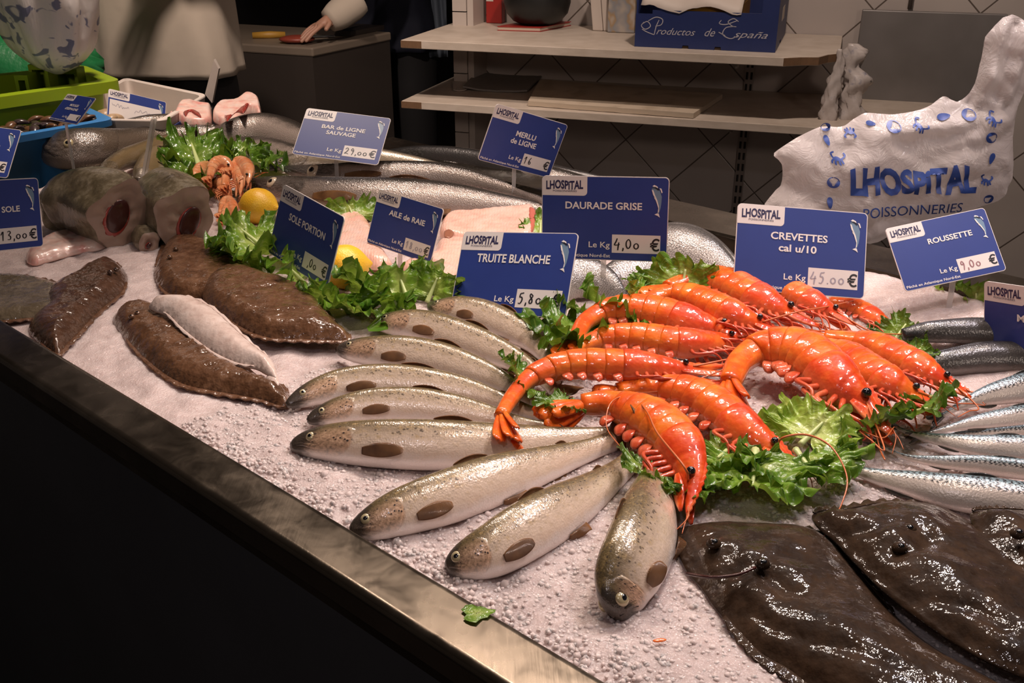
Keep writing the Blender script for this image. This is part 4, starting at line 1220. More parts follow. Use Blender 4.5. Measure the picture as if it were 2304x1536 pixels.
TG = 'white trout on the ice'
P_T = ('eye', 'gill', 'mouth', 'pect', 'pelv', 'dors', 'tail', 'anal', 'adip')
trouts = [
 ([(964, 686), (985, 692), (1039, 698), (1092, 711), (1145, 735), (1190, 762), (1228, 800), (1255, 838)], 37, 'silver trout at the back of the fan against the TRUITE BLANCHE sign', 0.016),
 ([(840, 729), (881, 726), (951, 733), (1022, 754), (1092, 780), (1162, 812), (1215, 846), (1250, 880)], 40, 'silver trout lying second from the back of the fan, snout against the lettuce', 0.012),
 ([(757, 787), (793, 787), (846, 790), (916, 796), (987, 809), (1057, 830), (1110, 850), (1165, 880), (1215, 910)], 42, 'silver trout third from the back with its snout pointing at the brown sole tail', 0.010),
 ([(645, 912), (705, 884), (776, 864), (864, 858), (951, 864), (1039, 878), (1110, 898), (1175, 922), (1230, 940)], 41, 'silver trout with its snout touching the tail of the white-bellied sole pair', 0.006),
 ([(692, 948), (723, 935), (776, 921), (846, 911), (934, 911), (1022, 921), (1092, 935), (1150, 950), (1230, 965)], 41, 'silver trout between the largest flat-lying trout and the one touching the sole', 0.004),
 ([(654, 1005), (688, 998), (741, 995), (811, 996), (916, 999), (1022, 1001), (1127, 999), (1233, 992), (1330, 984), (1390, 980)], 58, 'large trout lying straight across under the hanging shrimp tail', 0.0),
 ([(788, 1195), (830, 1180), (901, 1152), (1006, 1117), (1111, 1080), (1217, 1046), (1305, 1018), (1380, 992)], 62, 'trout slanting upward with its speckled head nearest the steel rim', 0.0),
 ([(1003, 1278), (1041, 1264), (1111, 1236), (1182, 1194), (1252, 1154), (1322, 1112), (1390, 1063), (1430, 1026)], 67, 'plump trout with a shiny pink cheek, second from the dark flatfish', 0.0),
 ([(1389, 1386), (1392, 1350), (1410, 1293), (1435, 1240), (1456, 1188), (1470, 1133), (1480, 1080), (1486, 1030)], 80, 'trout pointing at the viewer with a dark snout beside the big brown flatfish', 0.0),
]
for i, (sp, hw, lab, lift) in enumerate(trouts):
    make_fish('trout', sp, hw, TROUT, 'trout', lab, 'fish', TG, roll=46 if i != 8 else 50, k=0.6, lift=lift, parts=P_T)
# ---------------------------------------------------------------- hakes, basses, breams, mackerels
HK = ('eye', 'gill', 'mouth', 'pect', 'pelv', 'tail')
make_fish('sea_bass', [(845, 350), (930, 348), (1030, 356), (1130, 372), (1240, 388), (1350, 405), (1420, 420)], 26, HAKE, 'dark_fish', 'dark fish in the back row behind the foot of the MERLU sign', 'fish', None, roll=55, lift=0.03, parts=('tail',))
make_fish('sea_bass', [(600, 380), (640, 368), (720, 358), (820, 356), (920, 368), (1010, 384), (1090, 400)], 26, HAKE, 'bass', 'golden-sided sea bass lying under the BAR de LIGNE SAUVAGE sign', 'fish', None, roll=50, lift=0.03, parts=('eye', 'gill', 'mouth'))
make_fish('hake', [(930, 385), (1030, 378), (1130, 384), (1230, 402), (1330, 424), (1420, 450), (1490, 478)], 32, HAKE, 'hake', 'hake behind the MERLU sign, showing a silver flank with a dark line', 'fish', 'silver hakes', roll=48, lift=0.012, parts=('tail',))
make_fish('hake', [(630, 376), (678, 386), (746, 390), (831, 390), (915, 389), (983, 391), (1051, 401), (1119, 418), (1186, 438), (1270, 470)], 28, HAKE, 'hake', 'hake with a large staring round eye, upper of the two in front of the bass', 'fish', 'silver hakes', roll=46, lift=0.03, gill=(.19, .30), eye=('eye_pale', 0.125, 0.52, 0.56), parts=('eye', 'gill', 'mouth', 'pect', 'tail'))
make_fish('hake', [(546, 412), (611, 421), (695, 433), (797, 441), (898, 443), (1000, 446), (1102, 457), (1203, 470), (1300, 490)], 44, HAKE, 'hake', 'large hake with a broad silver belly above the pink skate wings', 'fish', 'silver hakes', roll=44, lift=0.008, gill=(.165, .27), eye=('eye_pale', 0.10, 0.46, 0.34))
make_fish('hake', [(92, 322), (135, 335), (190, 333), (260, 325), (340, 314), (430, 306), (520, 308), (600, 326), (680, 352), (740, 372)], 46, [(0, .62), (.02, .78), (.06, .95), (.12, 1.0), (.2, .95), (.3, .72), (.45, .58), (.65, .5), (.85, .42), (1, .36)], 'big_hake',
          'huge dark hake head facing left beside the blue tub', 'fish', 'dark hakes on the left', roll=50, lift=0.0, gill=(.17, .26), eye=('eye_gold', 0.115, 0.50, 0.24), pect=(0.26, 0.1, 0.6), parts=('eye', 'gill', 'mouth'), n=90)
make_fish('hake', [(190, 306), (270, 288), (350, 275), (420, 274), (480, 290)], 19, [(0, .4), (.2, .8), (.5, 1), (.8, .8), (1, .5)], 'big_hake', 'narrow dark hake lying behind the huge one, in front of the white notice', 'fish', 'dark hakes on the left', roll=50, lift=0.03, parts=())
make_fish('hake', [(470, 306), (560, 288), (620, 292), (690, 318), (760, 345), (820, 365)], 34, HAKE, 'hake', 'grey scaly hake body between the steaks and the BAR sign', 'fish', None, roll=42, lift=0.02, parts=('tail',))
make_fish('hake', [(520, 332), (590, 332), (660, 350), (730, 372), (790, 390)], 26, HAKE, 'hake', 'grey hake flank showing behind the lettuce and langoustines', 'fish', None, roll=42, lift=0.004, parts=())
make_fish('pollack', [(222, 398), (262, 368), (310, 345), (360, 322), (400, 308)], 24, [(0, .5), (.15, .8), (.4, 1), (.7, .8), (1, .4)], 'pollack', 'bronze fish slice leaning on the huge hake', 'fish', None, roll=60, lift=0.02, parts=())
make_fish('pollack', [(318, 412), (335, 385), (358, 355), (385, 330)], 34, [(0, .55), (.2, .9), (.5, 1), (.8, .8), (1, .5)], 'pollack', 'olive fish body with a pale belly behind the plastic stick', 'fish', None, roll=30, lift=0.0, parts=())

BRP = ('eye', 'gill', 'mouth', 'pect', 'long_dors', 'tail')
make_fish('grey_bream', [(1425, 555), (1478, 552), (1540, 566), (1595, 592), (1645, 625), (1690, 660)], 60, BREAM, 'bream', 'grey bream with thin dark lines between the DAURADE and CREVETTES signs', 'fish', 'grey breams', roll=40, lift=0.022, k=.42, fin='fin_dark', parts=('tail', 'anal'))
make_fish('grey_bream', [(1342, 655), (1390, 622), (1440, 606), (1500, 600), (1560, 610), (1610, 640)], 42, BREAM, 'bream', 'grey bream half hidden by the lettuce under the DAURADE price', 'fish', 'grey breams', roll=38, lift=0.004, k=.42, fin='fin_dark', parts=('eye', 'gill', 'tail'))
make_fish('grey_bream', [(1210, 690), (1255, 640), (1300, 622), (1350, 634), (1395, 668), (1425, 700)], 50, BREAM, 'bream', 'grey bream with a bright checkered back beside the TRUITE sign', 'fish', 'grey breams', roll=44, lift=0.004, k=.42, fin='fin_dark', parts=('tail',))
make_fish('grey_bream', [(1440, 545), (1490, 528), (1545, 532), (1600, 556), (1650, 590), (1690, 620)], 30, BREAM, 'bream', 'dark-backed bream furthest back beside the steel ledge', 'fish', 'grey breams', roll=40, lift=0.035, k=.42, fin='fin_dark', parts=('tail',))

MKP = ('tail', 'anal', 'dors')
def mack(sp, hw, lab, lift, roll=40):
    make_fish('mackerel', sp[::-1], hw, MACK, 'mackerel', lab, 'fish', 'mackerels at the right edge', roll=roll, side=-1, lift=lift, fin='fin_dark', parts=MKP, k=.66, tail_len=.12)
mack([(2120, 935), (2170, 908), (2230, 888), (2304, 872), (2400, 852), (2520, 835)], 36, 'uppermost mackerel, under the dark fish, pointing right', 0.012, 48)
mack([(2085, 975), (2140, 962), (2200, 949), (2304, 935), (2400, 926), (2520, 918)], 26, 'mackerel second from the top of the right-hand row', 0.010)
mack([(2080, 985), (2150, 978), (2220, 974), (2304, 968), (2400, 962), (2520, 960)], 18, 'thin mackerel back striped in dark, third from the top of the row', 0.0, 62)
mack([(2015, 960), (2050, 975), (2110, 988), (2200, 1002), (2304, 1008), (2400, 1012), (2520, 1016)], 30, 'mackerel with a broad silver flank just right of the black feelers', 0.010)
mack([(1985, 1005), (2040, 1028), (2110, 1038), (2200, 1044), (2304, 1056), (2400, 1066), (2520, 1072)], 24, 'mackerel with a bright blue-white striped back, second from the front', 0.006, 62)
mack([(1865, 1036), (1915, 1055), (1975, 1072), (2060, 1090), (2160, 1108), (2304, 1128), (2420, 1142), (2540, 1150)], 46, 'frontmost mackerel with a wide shiny silver belly above the brown flatfish', 0.002)
make_fish('dogfish', [(2030, 752), (2100, 746), (2200, 744), (2304, 750), (2420, 760), (2540, 775)], 32, [(0, .4), (.1, .75), (.3, .95), (.6, 1), (1, .8)], 'dark_fish', 'upper of the two dark grey fish behind the sign at the right edge', 'fish', 'dark fish at the right edge', roll=50, lift=.022, parts=(), k=.8)
make_fish('dogfish', [(2058, 826), (2130, 816), (2220, 806), (2304, 808), (2420, 815), (2540, 825)], 42, [(0, .4), (.1, .7), (.3, .92), (.6, 1), (1, .8)], 'dark_fish', 'lower of the two dark grey fish, touching the shrimp heads', 'fish', 'dark fish at the right edge', roll=50, lift=0.0, parts=(), k=.8)

# ---------------------------------------------------------------- flat things: soles, flatfish, skate, steaks
def flat_skin(name, c0, c1, c2, rough=0.22, lumps=1.0, fine=0.5, coat=0.8, spec=0.3, bs=95.0):
    g = G(name); o = g.pos()
    n1 = g.noise(26.0, o, 5.0, 0.65); n2 = g.noise(95.0, o, 4.0, 0.6); n3 = g.voro(560.0, o)
    g.set(color=g.ramp(g.mix(0.35, n1, n2), [(0.32, c0), (0.5, c1), (0.68, c2)]), rough=g.ramp(n2, [(0.3, rough * .7), (0.7, rough * 1.7)]), coat=coat, coatr=0.08, spec=spec,
          normal=g.bump(n3, 0.12 * fine, 0.0012, g.bump(g.noise(bs, o, 2.0), 0.5 * lumps, 0.005)))
    MATS[name] = g.m
flat_skin('sole_skin', (0.055, 0.026, 0.014), (0.115, 0.055, 0.028), (0.19, 0.10, 0.055))
flat_skin('sole_dark', (0.035, 0.017, 0.011), (0.07, 0.034, 0.02), (0.12, 0.06, 0.036))
flat_skin('sole_grey', (0.06, 0.045, 0.028), (0.11, 0.085, 0.055), (0.17, 0.13, 0.085))
flat_skin('turbot_skin', (0.012, 0.0065, 0.004), (0.028, 0.015, 0.008), (0.055, 0.03, 0.016), rough=0.5, lumps=.7, fine=.8, coat=.75, spec=.08, bs=70.0)
flat_skin('sole_belly', (0.50, 0.36, 0.31), (0.62, 0.49, 0.43), (0.68, 0.57, 0.52), rough=0.3, lumps=.4, fine=.5, coat=.4)
flat_skin('fin_fringe', (0.06, 0.028, 0.014), (0.12, 0.055, 0.028), (0.18, 0.09, 0.05), rough=.3)
g = G('skate_flesh'); o_ = g.pos()
w_ = g.wave(60.0, o_, 6.0, 3.0, 1.5)
g.set(color=g.ramp(g.noise(22.0, o_, 4.0), [(0.3, (0.78, 0.40, 0.31)), (0.5, (0.82, 0.50, 0.40)), (0.72, (0.80, 0.58, 0.50))]), rough=0.24, sss=0.3, sssr=(1.0, .4, .3), ssss=0.008, coat=0.6, coatr=0.08,
      normal=g.bump(w_, 0.25, 0.0012, g.bump(g.noise(160.0, o_, 3.0), 0.3, 0.001))); MATS['skate'] = g.m
g = G('steak_flesh'); o_ = g.pos()
g.set(color=g.ramp(g.noise(42.0, o_, 4.0), [(0.3, (0.66, 0.28, 0.24)), (0.48, (0.72, 0.48, 0.41)), (0.7, (0.74, 0.58, 0.52))]), rough=0.3, sss=0.3, sssr=(1, .4, .3), ssss=0.006, coat=.5, normal=g.bump(g.noise(150.0, o_), 0.3, 0.001)); MATS['steak'] = g.m
plain('blood', (0.42, 0.06, 0.045), 0.2, coat=.6, var=(120, .4))
plain('gut_dark', (0.045, 0.010, 0.008), 0.3, coat=.4)
plain('flesh_pale', (0.34, 0.23, 0.175), 0.3, coat=.4, sss=.2, ssss=.006, var=(40, .8))

def slab(outline, th, R, step=0.004, amp=0.0, scale=30.0, seed=0, nsm=140, edge=0.14, under=0.0015, floor_=None, ridge=None):
    """domed flat body over an outline of (u, v, height) points"""
    ol = [q if len(q) > 2 else (*q, 0.0) for q in outline]
    w = np.array([P(*q) for q in ol])
    A_ = np.c_[w[:, :2], np.ones(len(w))]
    co, *_ = np.linalg.lstsq(A_, w[:, 2], rcond=None)
    sm = smooth_closed(w[:, :2], nsm)
    pts, tris, ed = poly_fill(sm, step, seed + 1)
    top = []; uv = []
    for (x, y), d in zip(pts, ed):
        q = min(1.0, d / R)
        dome = 1 - (1 - q) ** 2
        z = co[0] * x + co[1] * y + co[2]
        nz = amp * (fbm(x * scale, y * scale, seed * 3.7, 4) + 0.5 * fbm(x * scale * 2.7, y * scale * 2.7, seed + 9.1, 3)) * min(1, q * 2.2)
        zz = z + th * (edge + (1 - edge) * dome) * min(1.0, 0.25 + q * 3) + nz
        if ridge is not None: zz += ridge(x, y) * min(1, q * 2)
        top.append((x, y, zz)); uv.append((q, 0.5))
    m = MB(); n = len(top)
    ft = []
    for f in tris:
        a, b, c = (np.array(top[i]) for i in f[:3])
        ft.append(f if np.cross(b - a, c - a)[2] > 0 else f[::-1])
    bot = [(x, y, min(z, co[0] * x + co[1] * y + co[2]) - under) for x, y, z in top]
    m.add(top + bot, ft + [tuple(i + n for i in f[::-1]) for f in ft], uv + uv)
    nb = len(sm); idx = []
    from_pts = {tuple(np.round(p, 7)): i for i, p in enumerate(pts)}
    for p in sm:
        idx.append(from_pts.get(tuple(np.round(p, 7)), int(np.argmin(((pts - p) ** 2).sum(1)))))
    orient = sum(sm[i][0] * sm[(i + 1) % nb][1] - sm[(i + 1) % nb][0] * sm[i][1] for i in range(nb)) > 0
    side = []
    for i in range(nb):
        a, b = idx[i], idx[(i + 1) % nb]
        if a != b: side.append((a, a + n, b + n, b) if orient else (b, b + n, a + n, a))
    m.f += side
    hz = lambda x, y: co[0] * x + co[1] * y + co[2]
    return m, sm, hz

def fringe(sm, hz, i0, i1, w, up=0.002, nr=4, wav=0.0015):
    """fin skirt following part of a smoothed outline, outward"""
    n = len(sm); ids = [k % n for k in range(i0, i1)]
    c = sm.mean(0)
    orient = sum(sm[i][0] * sm[(i + 1) % n][1] - sm[(i + 1) % n][0] * sm[i][1] for i in range(n)) > 0
    Q = np.zeros((len(ids), nr, 3))
    for a, k in enumerate(ids):
        tdir = sm[(k + 2) % n] - sm[(k - 2) % n]; tdir = tdir / (np.linalg.norm(tdir) + 1e-9)
        out = np.array([tdir[1], -tdir[0]]) * (1 if orient else -1)
        s = a / (len(ids) - 1); ww = w * math.sin(math.pi * min(1, max(0, s * .94 + .03))) ** .5 * (0.9 + 0.2 * ((a * 7919) % 5) / 5)
        for b in range(nr):
            q = b / (nr - 1); p = sm[k] + out * (ww * q - 0.002)
            Q[a, b] = (p[0], p[1], hz(*p) + up * (1 - .4 * q) + wav * math.sin(a * 1.7) * q)
    return Q

# soles
def sole(label, outline, skin, th=0.016, R=0.03, amp=0.0015, seed=0, head=None, fr=((.06, .46), (.54, .94)), fw=0.008, group='soles at the front left', eyes=None, cat='fish', fringe_mat='fin_fringe', name='sole', tail=None, lift=0.0):
    outline = [(q[0], q[1], (q[2] if len(q) > 2 else 0.0) + lift) for q in outline]
    m, sm, hz = slab(outline, th, R, 0.0045, amp, 45.0, seed)
    b = m.build('body', MATS[skin], None)
    org = np.array(b.location)
    t_ = thing(name, org, label, cat, group)
    b.parent = t_; b.location = (0, 0, 0)
    n = len(sm)
    for k, (a, c) in enumerate(fr):
        Q = fringe(sm, hz, int(a * n), int(c * n), fw)
        solid(MB().grid(Q).build('dorsal_fin' if k == 0 else 'anal_fin', MATS[fringe_mat], t_), 0.0012)
    for (u, v, h) in eyes or []:
        c = P(u, v, h)
        e = MB().ball(c, ((.0045, 0, 0), (0, .0045, 0), (0, 0, .0035)), 12, 8).build('eye', MATS[skin], t_)
        MB().ball(c + np.array((0, -.0012, .0024)), ((.002, 0, 0), (0, .002, 0), (0, 0, .0012)), 8, 6).build('pupil', MATS['pupil'], e)
    if tail:
        m2, sm2, hz2 = slab(tail, 0.003, 0.02, 0.004, 0.0006, 80, seed + 5, edge=.6)
        m2.build('tail_fin', MATS[fringe_mat], t_)
    return t_

sole('greenish sole cut by the left edge of the photo', [(-120, 640), (-40, 622), (40, 622), (110, 634), (165, 655), (180, 690), (140, 712), (60, 720), (-30, 728), (-120, 735)], 'sole_grey', .014, seed=2)
sole('short dark brown sole propped with its tail against the steel rim', [(66, 745), (72, 722), (100, 700), (98, 680), (110, 658), (150, 636), (190, 610), (230, 594), (262, 594), (282, 612), (287, 632), (276, 660), (240, 690), (205, 722), (178, 752), (150, 780), (132, 800), (110, 790), (84, 768)], 'sole_dark', .022, .03, .002, seed=3,
     eyes=[(248, 612, .024), (262, 606, .023)])
sole('brown sole lying behind, its rounded head at the cut fish chunk', [(345, 618), (350, 598), (366, 560), (384, 540), (420, 535), (470, 548), (520, 575), (560, 610), (600, 660), (560, 690), (500, 690), (450, 678), (405, 672), (372, 660), (356, 642)], 'sole_skin', .02, .03, .002, seed=4, eyes=[(395, 560, .022), (382, 578, .022)])
sole('long brown sole under the curly lettuce with its tail at the trout heads', [(455, 660), (470, 628), (510, 610), (560, 612), (620, 630), (680, 650), (710, 672), (735, 700), (765, 735), (786, 752), (782, 768), (740, 770), (680, 768), (610, 765), (560, 750), (510, 720), (470, 690)], 'sole_skin', .022, .03, .0025, seed=5, lift=.011)
sole('brown sole nearest the rim, half under the white-bellied one', [(254, 722), (268, 700), (300, 690), (345, 690), (400, 720), (460, 765), (520, 815), (580, 850), (630, 868), (650, 885), (655, 912), (630, 918), (590, 905), (540, 895), (480, 885), (420, 872), (375, 850), (330, 815), (295, 780), (272, 750)], 'sole_skin', .02, .03, .0025, seed=6, eyes=[(296, 712, .02), (310, 704, .021)])
sole('sole turned over to show its white belly, lying on a brown one', [(335, 690, .026), (350, 674, .03), (380, 668, .034), (430, 672, .036), (480, 695, .036), (530, 735, .034), (575, 775, .03), (605, 800, .026), (620, 830, .02), (622, 858, .012), (600, 850, .012), (575, 832, .016), (530, 815, .02), (480, 790, .022), (440, 765, .022), (405, 740, .022), (375, 715, .022), (348, 704, .022)], 'sole_belly', .014, .025, .0008, seed=7, fr=((.1, .4), (.62, .92)), fw=.004, fringe_mat='sole_belly',
     tail=[(600, 845, .016), (618, 838, .018), (628, 858, .016), (620, 872, .012), (604, 862, .012)])

# big dark flatfish, bottom right
def bumps_at(lst):
    c = [(P(u, v, .02)[:2], r, h) for u, v, r, h in lst]
    return lambda x, y: sum(h * math.exp(-(((x - p[0]) ** 2 + (y - p[1]) ** 2) / (r * r))) for p, r, h in c)
def crease(lst, w, h):
    segs = []
    for line in lst:
        L_ = [P(u, v, .02)[:2] for u, v in line]
        segs += list(zip(L_[:-1], L_[1:]))
    def f(x, y):
        q = np.array([x, y]); best = 1.0
        for a, b in segs:
            t = np.clip(np.dot(q - a, b - a) / (np.dot(b - a, b - a) + 1e-12), 0, 1)
            best = min(best, np.linalg.norm(a + (b - a) * t - q))
        return h * math.exp(-(best / w) ** 2)
    return f
def flatfish(label, outline, th, seed, lst, cr, eyes, pect=None, mouth=None, fr=()):
    fb = bumps_at(lst); fc = crease(cr, .006, -.004)
    m, sm, hz = slab(outline, th, .05, .0042, .0013, 24.0, seed, ridge=lambda x, y: fb(x, y) + fc(x, y), nsm=200)
    b = m.build('body', MATS['turbot_skin'], None)
    t_ = thing('flatfish', np.array(b.location), label, 'fish', 'big dark flatfish at the front right')
    b.parent = t_; b.location = (0, 0, 0)
    zt = lambda u, v, h: P(u, v, h)
    for (u, v, h) in eyes:
        c = P(u, v, h)
        e = MB().ball(c, ((.007, 0, 0), (0, .006, 0), (0, 0, .005)), 14, 8).build('eye', MATS['turbot_skin'], t_)
        MB().ball(c + np.array((0, -.0015, .0036)), ((.0034, 0, 0), (0, .003, 0), (0, 0, .0018)), 10, 6).build('pupil', MATS['pupil'], e)
    if pect:
        m2, _, _ = slab(pect, .004, .012, .004, .001, 90, seed + 3, edge=.5)
        m2.build('pectoral_fin', MATS['turbot_skin'], t_)
    if mouth:
        pts = [P(*q) for q in mouth]
        MB().tube(spline(pts, 16), .0014, 6).build('mouth', MATS['gut_dark'], t_)
    n = len(sm)
    for a, c, w in fr:
        solid(MB().grid(fringe(sm, hz, int(a * n), int(c * n), w, .003, 5, .002)).build('dorsal_fin', MATS['turbot_skin'], t_), .0012)
flatfish('big dark brown flatfish nearest the viewer, its head at the trout', [(1520, 1196), (1548, 1184), (1610, 1178), (1700, 1180), (1800, 1186), (1870, 1215), (1920, 1270), (1975, 1340), (2040, 1410), (2120, 1470), (2230, 1530), (2330, 1590), (2280, 1680), (2120, 1680), (1960, 1640), (1830, 1560), (1770, 1515), (1710, 1480), (1660, 1430), (1610, 1370), (1575, 1320), (1545, 1285), (1526, 1240)], .022, 11,
         [(1590, 1235, .012, .005), (1640, 1225, .010, .004), (1690, 1260, .014, .006), (1740, 1240, .012, .005), (1760, 1280, .012, .004), (1620, 1310, .016, .005), (1700, 1330, .012, .004), (1790, 1300, .015, .004), (1850, 1400, .03, .006), (1950, 1480, .04, .006)],
         [[(1560, 1295), (1640, 1290), (1700, 1270)], [(1720, 1290), (1760, 1330), (1800, 1340)], [(1660, 1340), (1740, 1400), (1850, 1450), (2000, 1500)]],
         [(1606, 1222, .026), (1716, 1268, .029)], [(1720, 1278, .017), (1760, 1268, .020), (1815, 1276, .020), (1828, 1292, .019), (1790, 1300, .017), (1740, 1296, .017)], [(1545, 1290, .012), (1600, 1298, .022), (1660, 1292, .027), (1700, 1276, .029)], ((.52, .82, .012), (.18, .34, .006)))
flatfish('big brown flatfish overlapping the nearest one, under the mackerel', [(1826, 1166, .014), (1848, 1152, .014), (1900, 1150, .012), (1985, 1136, .008), (2080, 1140, .006), (2150, 1160, .006), (2230, 1205, .006), (2320, 1280, .006), (2480, 1400, .006), (2480, 1560, .012), (2330, 1530, .016), (2200, 1475, .018), (2080, 1400, .018), (1990, 1330, .018), (1930, 1270, .018), (1880, 1215, .018), (1845, 1190, .016)], .022, 12,
         [(1925, 1190, .012, .004), (2000, 1230, .018, .007), (2070, 1190, .016, .006), (2100, 1215, .010, .004), (2060, 1290, .016, .004), (2130, 1310, .016, .004), (2190, 1370, .02, .004), (2010, 1200, .01, .004)],
         [[(1900, 1210), (1970, 1222), (2010, 1205)], [(2010, 1275), (2070, 1270), (2090, 1240)], [(2060, 1360), (2160, 1390), (2260, 1440)]],
         [(2045, 1190, .034), (2025, 1232, .036)], [(2040, 1262, .027), (2080, 1250, .029), (2120, 1262, .028), (2110, 1285, .025), (2065, 1284, .025)], None, ((.02, .30, .008),))
flatfish('brown flatfish at the right edge lying on the wide one', [(2182, 1160, .022), (2220, 1150, .02), (2304, 1150, .016), (2400, 1170, .012), (2520, 1240, .01), (2520, 1420, .02), (2400, 1370, .024), (2304, 1300, .026), (2245, 1245, .026), (2205, 1205, .026)], .018, 13,
         [(2250, 1190, .014, .004), (2300, 1230, .016, .004)], [[(2215, 1215), (2260, 1225)]], [(2290, 1200, .046)], None, None, ((.02, .2, .006),))

# skate wings
def chunk(name, label, cat, outline, th, mat, seed, R=.02, amp=.0015, group=None, step=.004, edge=.35, scale=40):
    m, sm, hz = slab(outline, th, R, step, amp, scale, seed, edge=edge)
    b = m.build('flesh', MATS[mat], None)
    t_ = thing(name, np.array(b.location), label, cat, group)
    b.parent = t_; b.location = (0, 0, 0)
    return t_, sm, hz
SK = 'pink skate wings'
t_, _, _ = chunk('skate_wing', 'pink skate wing between the SOLE PORTION and AILE de RAIE signs', 'fish fillet', [(735, 530, .01), (752, 500, .014), (782, 484, .018), (812, 488, .018), (834, 510, .016), (850, 545, .012), (880, 590, .006), (876, 600, .004), (840, 606, .002), (790, 590, .002), (750, 570, .004)], .018, 'skate', 21, group=SK)
t_, _, _ = chunk('skate_wing', 'pink skate wing with a square cut end in front of the large hake', 'fish fillet', [(990, 532, .014), (1008, 492, .022), (1060, 484, .026), (1130, 478, .028), (1190, 472, .03), (1204, 476, .03), (1206, 505, .02), (1196, 540, .014), (1120, 550, .012), (1050, 548, .012)], .016, 'skate', 22, R=.012, group=SK)
chunk_cut = MB()
m2, _, _ = slab([(1188, 476, .036), (1200, 474, .037), (1207, 480, .036), (1207, 500, .03), (1199, 522, .024), (1190, 522, .024)], .008, .006, .003, .001, 60, 23, edge=.5)
o_c = m2.build('cut_edge', plain('cut_pink', (.50, .13, .09), .3, coat=.4), t_); o_c['label'] = 'red cut edge'
m2, _, _ = slab([(1000, 520, .0295), (1012, 516, .0300), (1022, 524, .0295), (1012, 534, .0285), (1000, 532, .0285)], .0015, .004, .002, .0005, 60, 24)
plain('skate_spot', (0.30, 0.12, 0.07), .3, coat=.5)
o_c = m2.build('brown_spot', MATS['skate_spot'], t_); o_c['label'] = 'brown spot'
chunk('skate_wing', 'pink skate wing behind the left edge of the TRUITE BLANCHE sign', 'fish fillet', [(905, 612, .002), (930, 588, .006), (975, 575, .01), (990, 545, .014), (1060, 548, .012), (1090, 580, .008), (1080, 640, .002), (1030, 648, .001), (960, 640, .001)], .016, 'skate', 25, group=SK)

# hake steaks at the back left
def steak(label, outer, hole, h0, seed):
    t_, sm, hz = chunk('fish_steak', label, 'fish steak', [(u, v, h0 + (0.028 if v < 262 else 0.0)) for u, v in outer], .024, 'steak', seed, R=.008, amp=.001, step=.003, group='raw fish steaks', edge=.6)
    m2, _, _ = slab([(u, v, h0 + .026 + (0.028 if v < 262 else 0.01)) for u, v in hole], .004, .006, .0025, .001, 90, seed + 1)
    m2.build('red_centre', MATS['blood'], t_)
steak('thick pale raw fish steak with a red centre right of the white notice', [(384, 276), (390, 256), (405, 242), (430, 238), (452, 240), (472, 240), (478, 262), (476, 284), (450, 290), (415, 288)], [(412, 248), (428, 242), (446, 246), (452, 260), (440, 270), (428, 262), (418, 258)], .035, 31)
steak('tilted raw fish steak with silver skin, right of the pale one', [(482, 282), (484, 246), (500, 240), (530, 238), (556, 230), (582, 234), (586, 252), (566, 272), (540, 286), (510, 290)], [(505, 262), (520, 248), (545, 238), (560, 236), (548, 252), (530, 262), (512, 276)], .035, 33)

# big cut fish chunks (skin on, open gut) at the left
flat_skin('chunk_skin', (0.06, 0.045, 0.026), (0.14, 0.11, 0.065), (0.30, 0.25, 0.17), rough=.35, lumps=.5, fine=.6, coat=.5)
def stump(label, spine, hw, skin, roll, lift, hole, k=.85, seed=0, mat='chunk_skin', parts=(), heights=None):
    prof = [(0, .30), (.1, .55), (.3, .82), (.6, .98), (.85, 1.0), (1, .94)]
    B = Body(spine, hw, prof, roll, k, 1, lift, 48, heights=heights)
    t_ = thing('fish_chunk', B.base, label, 'fish chunk', 'headless fish chunks at the left')
    R_, uv = rings(B, np.linspace(0, 1, 44), 36, lambda t, ph: (hw / 84.0) ** 1.5 * (.002 * math.sin(ph * 3 + t * 9) + .005 * t ** 3 * math.sin(ph * 4 + seed) + .003 * t * math.sin(ph * 7 + 2 * seed)))
    m = MB().grid(R_, uv, closed=True)
    c0 = R_[0].mean(0); ci = len(m.v); m.v.append(tuple(c0)); m.uvs.append((0, .5))
    m.f += [(ci, (j + 1) % 36, j) for j in range(36)]
    m.build('skin', MATS[mat], t_)
    m = MB(); end = R_[-1]; c = end.mean(0); T = B.T[-1]
    Q = np.zeros((12, 36, 3))
    for i in range(12):
        s = 1 - i / 11 * .999
        for j in range(36):
            p = c + (end[j] - c) * s * (1.0 if i else 1.01)
            r = (1 - s)
            Q[i, j] = p + T * (0.003 * math.sin(math.pi * min(1, r * 1.3)) + .004 * min(1, hw / 84.0) * fbm(p[0] * 60, p[2] * 60, seed))
    m.grid(Q, closed=True)
    m.build('cut_face', MATS['flesh_pale'], t_)
    cx, cy, rx, ry = hole
    q = c + B.D[-1] * cx * B.a[-1] + B.L[-1] * cy * B.b[-1] + T * .0045
    gv = MB().ball(q, (B.D[-1] * rx, B.L[-1] * ry, T * .0035), 18, 10).build('gut_cavity', MATS['gut_dark'], t_)
    MB().ball(q - B.D[-1] * rx * .15 - T * .002, (B.D[-1] * rx * 1.12, B.L[-1] * ry * 1.2, T * .0030), 18, 8).build('blood', MATS['blood'], gv)
    return B, t_
stump('big olive-skinned fish chunk with a dark open gut beside the SOLE sign', [(120, 498), (150, 462), (190, 452), (235, 466), (272, 486)], 84, None, 62, -0.004, (-.02, .15, .030, .019), seed=1)
stump('second fish chunk, its pale flesh open toward the brown soles', [(330, 430), (352, 432), (375, 446), (398, 470), (415, 490)], 76, None, 62, -0.006, (-.05, -.2, .028, .016), seed=2)
stump('small round white fish tail stub on the ice in front of the chunks', [(300, 512), (312, 522), (324, 534), (336, 546)], 28, None, 50, -.004, (-.2, 0, .006, .004), seed=3)
